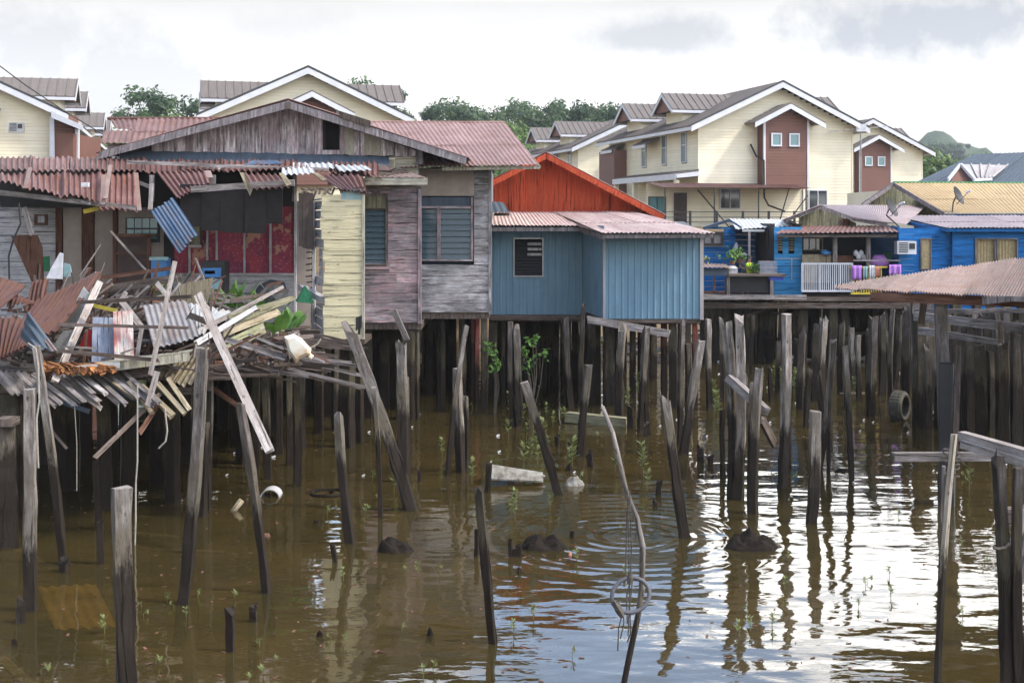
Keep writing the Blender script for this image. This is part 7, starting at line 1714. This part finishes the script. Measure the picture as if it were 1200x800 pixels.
    bm('thick grey beam behind the purple grey post at the right edge', (1175, 605, 14.2), (1260, 605, 14.2), .19, .15, 'plank_dark', 'crossbeam', 'beam')
    bm('driftwood stick lying on the water behind the tyre', (1091, 484, 31), (1104, 478, 31.5), .06, .05, 'beige_board', 'floating_stick', 'stick')
    bm('dark log floating in the shade near the right edge', (1128, 487, 30.8), (1165, 474, 32.5), .22, .2, 'plank_dark', 'floating_log', 'log')
    bm('pale strip of wood afloat far back left of the tyre', (985, 461, 35), (1028, 460.5, 35), .05, .06, 'beige_board', 'floating_stick', 'stick')
    # curved stick with hanging ring
    m = MB(5); D = 12.9; pts = [(706, 476), (718, 506), (727, 545), (735, 578), (746, 605), (753, 640), (752, 690), (748, 720), (738, 765), (729, 812), (724, 850)]
    m.tube([W(x, y, D) for x, y in pts], [w*D/F for w in (2.2, 2.8, 3, 3, 3.2, 3.6, 3.8, 3.7, 3.8, 3.8, 3.8)], 7, wob=.12); tag(m.build('crooked_stick', 'post', smooth=True), 'tall crooked stick rising from the water with a ring hung on it', 'stick')
    t = thing('hanging_ring', 'grey rubber ring dangling from black cords on the crooked stick', 'ring', W(739, 696, 12.6)); m = MB(6); c = W(739, 697, 12.6); k = 12.6/F
    m.tube([c+V((math.cos(a)*22*k, math.sin(a)*8*k, math.sin(a)*18*k-math.cos(a)*-2.5*k)) for a in [i/28*6.2832 for i in range(28)]], 2.6*k, 8, closed=True); m.build('ring', 'rubber', t, smooth=True)
    m = MB(7)
    for xs in ([(735, 575), (737, 640), (737, 678), (738, 690), (737, 715), (736, 745)], [(738, 575), (740, 640), (739, 678), (734, 700), (735, 730)], [(741, 680), (738, 710), (739, 742), (735, 752)], [(722, 708), (729, 720), (725, 735), (724, 762)], [(725, 706), (730, 716), (731, 730), (727, 748)], [(735, 600), (733, 672), (738, 682)]):
        m.tube([W(x, y, 12.55) for x, y in xs], .007, 5, wob=.3)
    m.tube([W(737, 684, 12.55), W(739, 676, 12.55), W(740, 670, 12.55)], [.03, .035, .01], 6, wob=.3); m.tube([W(719, 703, 12.5), W(724, 713, 12.5), W(730, 722, 12.5)], [.02, .045, .03], 6, wob=.3); m.build('cords', 'rope', t)
    # lashings, loops at right edge
    m = MB(8)
    for i in range(5):
        y = 528+i*7; c = W(1115, y, 18.2); m.tube([c+V((math.cos(a)*.11, math.sin(a)*.11, math.cos(a)*.02*(1 if i % 2 else -1))) for a in [k/10*6.283 for k in range(10)]], .01, 4, closed=True)
    m.tube([W(1116, 535, 18), W(1125, 538, 17.95), W(1131, 545, 17.9)], .012, 4); m.tube([W(1104, 528, 18), W(1110, 535, 18), W(1117, 540, 18)], .015, 4); m.tube([W(1115, 545, 18.0), W(1117, 575, 18), W(1111, 590, 18)], .012, 4)
    tag(m.build('lashing', 'rope'), 'dark green cord lashing the bamboo pole to the crossbeam', 'rope')
    m = MB(9); D = 13.6; m.tube([W(x, y, D) for x, y in ((1178, 637), (1190, 632), (1197, 618), (1200, 600), (1210, 590))], [.035, .05, .055, .06, .06], 7, wob=.15); m.tube([W(x, y, D) for x, y in ((1178, 683), (1188, 685), (1197, 672), (1201, 650), (1204, 620))], [.05, .075, .08, .07, .06], 7, wob=.15); tag(m.build('driftwood', 'plank', smooth=True), 'curved grey driftwood roots looped at the right edge', 'driftwood')
    m = MB(10); D = 13.4
    m.tube([W(x, y, D) for x, y in ((1185, 642), (1189, 660), (1188, 720), (1182, 768))], .008, 4, wob=.3); m.tube([W(x, y, 12.9) for x, y in ((1164, 641), (1170, 643), (1178, 641), (1183, 636))], .018, 5); m.tube([W(x, y, D) for x, y in ((1183, 705), (1186, 715), (1184, 722))], [.01, .03, .01], 5); tag(m.build('mooring_line', 'rope'), 'thin dark cord tied round the purple grey post', 'rope')
    # tyre half sunk, mud covered stumps, scraps
    t = thing('tyre', 'old tyre standing half sunk in the water among the pilings', 'tyre', G(1055, 492)); D = F*H/(492-HY); c = W(1054, 476, D); m = MB(11); n = 28; ax = V((.80, -.6, 0)).normalized(); x = V((0, 0, 1)); y = ax.cross(x); R_ = 17*D/F
    prof = [(-.13, -.28), (-.15, -.1), (-.12, .0), (0, .04), (.12, .0), (.15, -.1), (.13, -.28), (.10, -.26), (0, -.06), (-.10, -.26)]
    b = len(m.v)
    for i in range(n):
        a = i/n*6.2832
        for (px_, pr) in prof: m.v.append(c+ax*px_*1.1+(x*math.cos(a)+y*math.sin(a))*(R_+pr*R_*1.1))
    k = len(prof)
    for i in range(n):
        for j in range(k): m.face((b+i*k+j, b+i*k+(j+1) % k, b+((i+1) % n)*k+(j+1) % k, b+((i+1) % n)*k+j), ((0, 0),)*4)
    m.build('casing', 'tyre', t, smooth=True)
    m = MB(12); c = W(1054, 476, D); 
    for i in range(n):
        a = i/n*6.2832; p = c+(x*math.cos(a)+y*math.sin(a))*(R_*1.05)
        for s_ in (-.08, 0, .08): m.beam(p+ax*(s_-.03), p+ax*(s_+.03), .06, .02, (y*math.cos(a)-x*math.sin(a)))
    m.build('tread', 'tyre', t)
    def mound(label, px, py, wx, h, seed, name='mud_mound', cat='mud mound', skew=0, mat='mud', depth=.7):
        o = G(px, py); m = MB(seed); D = o.y; w = wx*D/F/2; hh = h*D/F; n = 22; R_ = 9; b = len(m.v)
        for i in range(R_+1):
            f = i/R_
            for k in range(n):
                a = 6.2832*k/n; x_ = math.cos(a)*f; y_ = math.sin(a)*f*depth; zz = (1-f**2.4)*hh*(.75+.6*mnoise.noise(V((x_*2.3, y_*2.3, seed*3.7))))*1.15-.10*f**3
                q = V((o.x+x_*w+skew*w*(1-f), o.y+y_*w, 0)); q.z = zz*(1+.35*mnoise.noise(q*7+V((seed, 0, 0))))+.05*mnoise.noise(q*14)*(1-f*.5)
                m.v.append(q)
        for i in range(R_):
            for k in range(n): m.face((b+i*n+k, b+i*n+(k+1) % n, b+(i+1)*n+(k+1) % n, b+(i+1)*n+k), ((0, 0),)*4)
        return tag(m.build(name, mat), label, cat, 'mud covered stumps and mounds')
    mound('long black tapering lump of root left of the pointed dark post', 465, 645, 52, 15, 1, skew=-.45, name='sunken_root', cat='root')
    mound('black mud hump with a peak, left of the ripple rings', 638, 641, 66, 17, 2, skew=-.15)
    mound('dark muddy mound right of the split topped leaning post', 880, 641, 76, 17, 3, skew=.0)
    mound('little clod breaking the surface near the long leaning beam', 371, 612, 12, 4, 4); mound('small pale stone at the foot of the crooked dark post', 312, 628, 14, 5, 5, mat='clay'); mound('round dark clod right of the pointed dark post foot', 504, 744, 12, 9, 6); mound('small dark clod low in the left centre', 375, 745, 12, 6, 7)
    mound('pale mud caked log right of the flat topped leaning post', 673, 568, 30, 9, 8, name='caked_log', cat='log', mat='limewash'); mound('dark clod just above the pale caked log', 667, 551, 12, 7, 9)
    mound('pink shell like scrap floating inside the ripples', 668, 650, 7, 4, 10, name='floating_scrap', cat='scrap', mat='salmon')
    # curved metal scraps
    t = thing('sunken_barrel_half', 'half sunk curved metal sheet like an upturned dish left of the flat topped post', 'metal scrap', G(600, 565)); m = MB(13); D = F*H/(565-HY); o = W(600, 565, D); b = len(m.v)
    for L in (0, 1):
        for i in range(13):
            f = i/12
            for j in range(5): m.v.append(V((o.x-.42+.98*f, o.y+.3-.6*j/4, -.06+(.30-.16*f)*math.sin((.15+.85*j/4)*math.pi*.9)+.1-L*.02)))
    for L in (0, 1):
        for i in range(12):
            for j in range(4): q = b+L*65+i*5+j; m.face((q, q+1, q+6, q+5) if L else (q, q+5, q+6, q+1), ((0, 0),)*4)
    m.build('sheet', 'limewash', t, smooth=True); m = MB(14); m.tube([o+V((-.42, .1, .22)), o+V((.1, .1, .20)), o+V((.6, .1, .09))], .02, 6); m.build('rim', 'greytin', t)
    m = MB(15); o = G(318, 580)
    b = len(m.v)
    for i in range(11):
        a = math.pi*i/10
        for y_ in (-.16, .16):
            for rr in (.17, .155): m.v.append(o+V((-math.cos(a)*rr, y_, math.sin(a)*rr*.9-.02)))
    for i in range(10):
        q = b+i*4
        for c_ in ((0, 2, 6, 4), (1, 5, 7, 3), (0, 4, 5, 1), (2, 3, 7, 6)): m.face(tuple(q+z for z in c_), ((0, 0),)*4)
    tag(m.build('pipe_half', 'white_old', smooth=False), 'arched scrap of curved pipe standing in the water near the crooked dark post', 'pipe scrap')
    m = MB(16); o = G(385, 578); m.tube([o+V((math.cos(a)*.30, math.sin(a)*.30, .012+.01*math.sin(a*3))) for a in [k/20*6.283 for k in range(20)]], .03, 6, closed=True); m.tube([o+V((.02, .02, .02)), o+V((.1, 0, .07))], [.04, .02], 6); tag(m.build('sunk_ring', 'mud'), 'muddy hoop lying flat at the surface left of the long leaning beam', 'hoop')
    m = MB(17); o = G(277, 598); m.tube([o+V((-.12, 0, -.1)), o+V((.08, .05, .16))], .05, 8); tag(m.build('bottle', 'beige_board', smooth=True), 'tan bottle bobbing upright between the long grey and crooked posts', 'bottle')
    # submerged sheet
    m = MB(18); q = [G(65, 735), G(137, 730), G(112, 680), G(44, 683)]; q = [V((a.x, a.y, -.022-.01*i)) for i, a in enumerate(q)]
    m.sheet(q[0], q[1], q[2], q[3], .16, .014, nl=2); tag(m.build('sunken_sheet', plain('sunken_ochre_sheet', (.62, .40, .10), (.45, .28, .07), 3, .8)), 'ochre corrugated sheet lying just under the water at lower left', 'metal sheet')
    for i, (x0, y0, x1, y1) in enumerate(((0, 765, 40, 800), (150, 620, 210, 625), (180, 640, 262, 642), (20, 640, 48, 655), (600, 560, 560, 575), (680, 490, 720, 492))):
        a, b = G(x0, y0), G(x1, y1); m = MB(i); m.beam(a+V((0, 0, -.05)), b+V((0, 0, -.06)), .12, .03, (0, 1, 0)); tag(m.build('sunken_plank', 'beige_board'), ['sunken plank in the lower left corner', 'submerged board right of the leaning thin post', 'submerged board just below another under the deck edge', 'sunken plank left of the leaning thin post', 'sunken board beneath the curved metal scrap', 'sunken board beyond the flat topped leaning post'][i], 'plank', 'planks under the water')

def seedling_mesh(seed, h, n, sp=.05, leaf=.06):
    m = MB(seed); r = m.r; s_ = MB(seed+1)
    pts = [V((0, 0, -.3)), V((r.uniform(-.03, .03), 0, h*.5)), V((r.uniform(-.06, .06), 0, h))]; s_.tube(pts, [.008, .006, .004], 4)
    for k in range(n):
        f = .25+.75*k/n; p = pts[0].lerp(pts[2], (f*h+.3)/(h+.3)); a = r.uniform(0, 6.28); d = V((math.cos(a), math.sin(a), r.uniform(.3, 1.1))).normalized(); L = leaf*r.uniform(.7, 1.3); sd = d.cross(V((0, 0, 1))).normalized()*L*.22
        i = len(m.v); m.v += [p, p+d*L*.5+sd, p+d*L, p+d*L*.5-sd]; m.face((i, i+1, i+2, i+3), ((0, 0),)*4)
    return m, s_
def seedlings():
    kinds = []
    for i, (h, n, L) in enumerate(((.20, 15, .075), (.11, 9, .065), (.42, 30, .11), (.7, 48, .13))):
        t = thing('mangrove_seedling', None, 'seedling'); a, b = seedling_mesh(300+i*3, h, n, leaf=L); a.build('leaves', 'seedling', t, world=False); b.build('stem', 'seedling', t, world=False); kinds.append(t)
    R = [('in the brown water at lower left', [(122, 742, 0), (165, 712, 1), (196, 706, 0), (218, 722, 0), (233, 700, 1), (275, 700, 1), (184, 778, 1), (51, 790, 1), (292, 796, 1), (304, 758, 1), (322, 774, 1), (308, 790, 1), (202, 712, 1), (126, 780, 1), (170, 722, 1)]),
         ('among the posts left of centre', [(384, 604, 0), (395, 597, 1), (428, 602, 0), (437, 563, 0), (462, 577, 2), (443, 585, 1), (518, 535, 2), (402, 680, 0), (403, 756, 0), (386, 750, 1), (472, 738, 1), (490, 672, 0), (474, 668, 1), (515, 668, 1), (430, 598, 1), (496, 795, 0), (508, 788, 0), (554, 607, 1), (545, 470, 0), (553, 478, 1), (553, 566, 2), (569, 558, 1)]),
         ('in the thicket below the blue tin shed', [(604, 610, 3), (599, 604, 2), (612, 500, 2), (617, 515, 2), (622, 540, 2), (630, 545, 2), (636, 520, 2), (642, 530, 2), (625, 500, 2), (648, 500, 2), (636, 495, 1), (658, 495, 2), (662, 493, 2), (671, 545, 2), (645, 598, 2), (655, 611, 1), (601, 496, 3), (607, 490, 2), (614, 548, 2), (650, 550, 1), (667, 550, 2), (640, 488, 2), (596, 515, 2), (629, 526, 2), (681, 560, 1), (700, 512, 1)]),
         ('between the slanting posts right of the shed', [(721, 552, 2), (755, 558, 3), (759, 575, 2), (787, 470, 3), (838, 480, 3), (842, 492, 3), (835, 474, 2), (728, 620, 1), (733, 675, 0), (749, 470, 3), (735, 480, 2)]),
         ('in the sky reflection at lower right', [(676, 658, 0), (625, 726, 0), (602, 742, 0), (671, 770, 0), (875, 718, 1), (879, 738, 0), (905, 735, 0), (920, 690, 0), (866, 745, 0), (1006, 712, 0), (1014, 687, 0), (1018, 682, 1), (1042, 674, 0), (1044, 700, 0), (1053, 604, 1), (1127, 642, 0), (1124, 700, 1), (1128, 722, 0), (905, 552, 1), (929, 562, 1), (925, 657, 0), (1155, 660, 1)]),
         ('far back under the blue houses', [(905, 462, 3), (908, 440, 2), (918, 450, 2), (930, 462, 3), (940, 470, 2), (946, 466, 2), (900, 468, 2), (1000, 462, 2), (1004, 455, 2), (1130, 560, 1), (1136, 574, 2), (955, 455, 2), (1190, 482, 1), (914, 462, 3), (893, 456, 2)])]
    first = set(); r = random.Random(4)
    for ph, L in R:
        L = sorted(L)
        for i, (x, y, k) in enumerate(L):
            lab = f'{["small leafy", "tiny", "slim leafy", "tall leafy"][k]} mangrove seedling {ph}, {rank(i)}'
            p = G(x, y)
            if k not in first: first.add(k); o = kinds[k]; o.location = p; o['label'] = lab; o['group'] = 'seedlings '+ph
            else: o = copy_thing(kinds[k], p, r.uniform(0, 6.28), lab, r.uniform(.75, 1.25) if p.y > 22 else r.uniform(.55, .9)); o['group'] = 'seedlings '+ph
    # larger shrub below the shed
    def shrub(label, spots, base, D, mat='shrub', seed=1, leaf=.09, cnt=26):
        t = thing('water_shrub', label, 'shrub', G(*base) if D is None else V(((base[0]-600)/F*D, D, 0))); m = MB(seed); s_ = MB(seed+1); r = m.r; b0 = t.location
        for (x, y, rr) in spots:
            c = W(x, y, b0.y); s_.tube([b0+V((0, 0, -.3)), (b0+c)/2+V((.1, 0, 0)), c], [.02, .014, .006], 5)
            for k in range(cnt):
                p = c+V((r.gauss(0, .5), r.gauss(0, .5), r.gauss(0, .5)))*rr*b0.y/F; n_ = V((r.uniform(-1, 1), r.uniform(-1, .3), r.uniform(-.1, 1))).normalized(); x_ = (Matrix.Rotation(r.uniform(0, 6), 3, n_)@n_.orthogonal().normalized())*leaf*r.uniform(.6, 1.2); y_ = n_.cross(x_)*.45
                i = len(m.v); m.v += [p-x_, p-y_, p+x_, p+y_]; m.face((i, i+1, i+2, i+3), ((0, 0),)*4)
        m.build('leaves', mat, t); s_.build('stem', 'bark', t)
    shrub('sunlit leafy shrub growing through the dark under the blue shed', [(624, 402, 5), (615, 413, 6), (637, 414, 7), (622, 425, 7), (618, 432, 6), (612, 411, 4), (628, 396, 3)], (620, 490), 31.2, seed=401, cnt=22, leaf=.08)
    shrub('smaller shrub against the dark post under the grey house corner', [(574, 405, 6), (578, 414, 5), (582, 424, 6), (577, 431, 6)], (578, 470), 31.4, seed=403, leaf=.08, cnt=20)
    shrub('pale leafed climber beside the red stilt behind the blue shed', [(752, 385, 6), (700, 420, 8), (708, 400, 5)], (705, 440), 42, 'seedling', 405, .12, 14)
    shrub('yellow green undergrowth behind the pilings of the blue hut', [(823, 388, 8), (832, 392, 6), (900, 420, 6), (905, 428, 8), (845, 395, 6)], (850, 410), 46, 'seedling', 407, .12, 16)
    # rubbish strewn mud line behind
    r = random.Random(77); m = MB(77)
    for i in range(320):
        D = r.uniform(43, 49.5); px = r.uniform(560, 1220); z = .02+max(0, (D-48.5)*.22); p = V(((px-600)/F*D, D, z+r.uniform(0, .12))); L = r.uniform(.15, 1.3); a = r.gauss(0, .5)
        m.beam(p, p+V((math.cos(a)*L, math.sin(a)*L, r.uniform(-.1, .12))), r.uniform(.03, .16), r.uniform(.02, .08), mi=r.choice([0, 0, 1, 2, 2, 3]))
    tag(m.build('driftwood_litter', ['plank', 'plank_dark', 'plank_pale', 'rusttin']), 'strewn driftwood and rubbish along the mud line behind the pilings', 'litter', kind='stuff')
    m = MB(78)
    for i in range(90):
        D = r.choice([r.uniform(23, 32), r.uniform(33, 47)]); px = r.uniform(590, 1180) if D > 32 else r.uniform(240, 1180); p = V(((px-600)/F*D, D, .01)); s_ = r.uniform(.01, .035)
        m.beam(p, p+V((s_*2, s_, .02)), s_, .015)
    m2 = MB(79)
    for i in range(420):
        py = 440+360*m2.r.random()**1.3; p = G(m2.r.uniform(0, 1200), py)+V((0, 0, .004)); s_ = m2.r.uniform(.01, .04); a = m2.r.uniform(0, 3.14)
        m2.beam(p, p+V((math.cos(a)*s_*2, math.sin(a)*s_*2, .004)), s_*.8, .004, (-math.sin(a), math.cos(a), 0))
    tag(m2.build('floating_leaves', 'brown_board'), 'dead leaves and specks adrift all over the water', 'litter', kind='stuff')
    tag(m.build('floating_litter', 'whitecloth'), 'scattered white flecks of rubbish floating on the water', 'litter', kind='stuff')
mats()
environment(); haze(); water(); forest(); far_houses()
old_gable_house(); grey_house(); red_house(); rear_maroon_house()
ruin(); debris(); right_houses(); pilings(); seedlings()
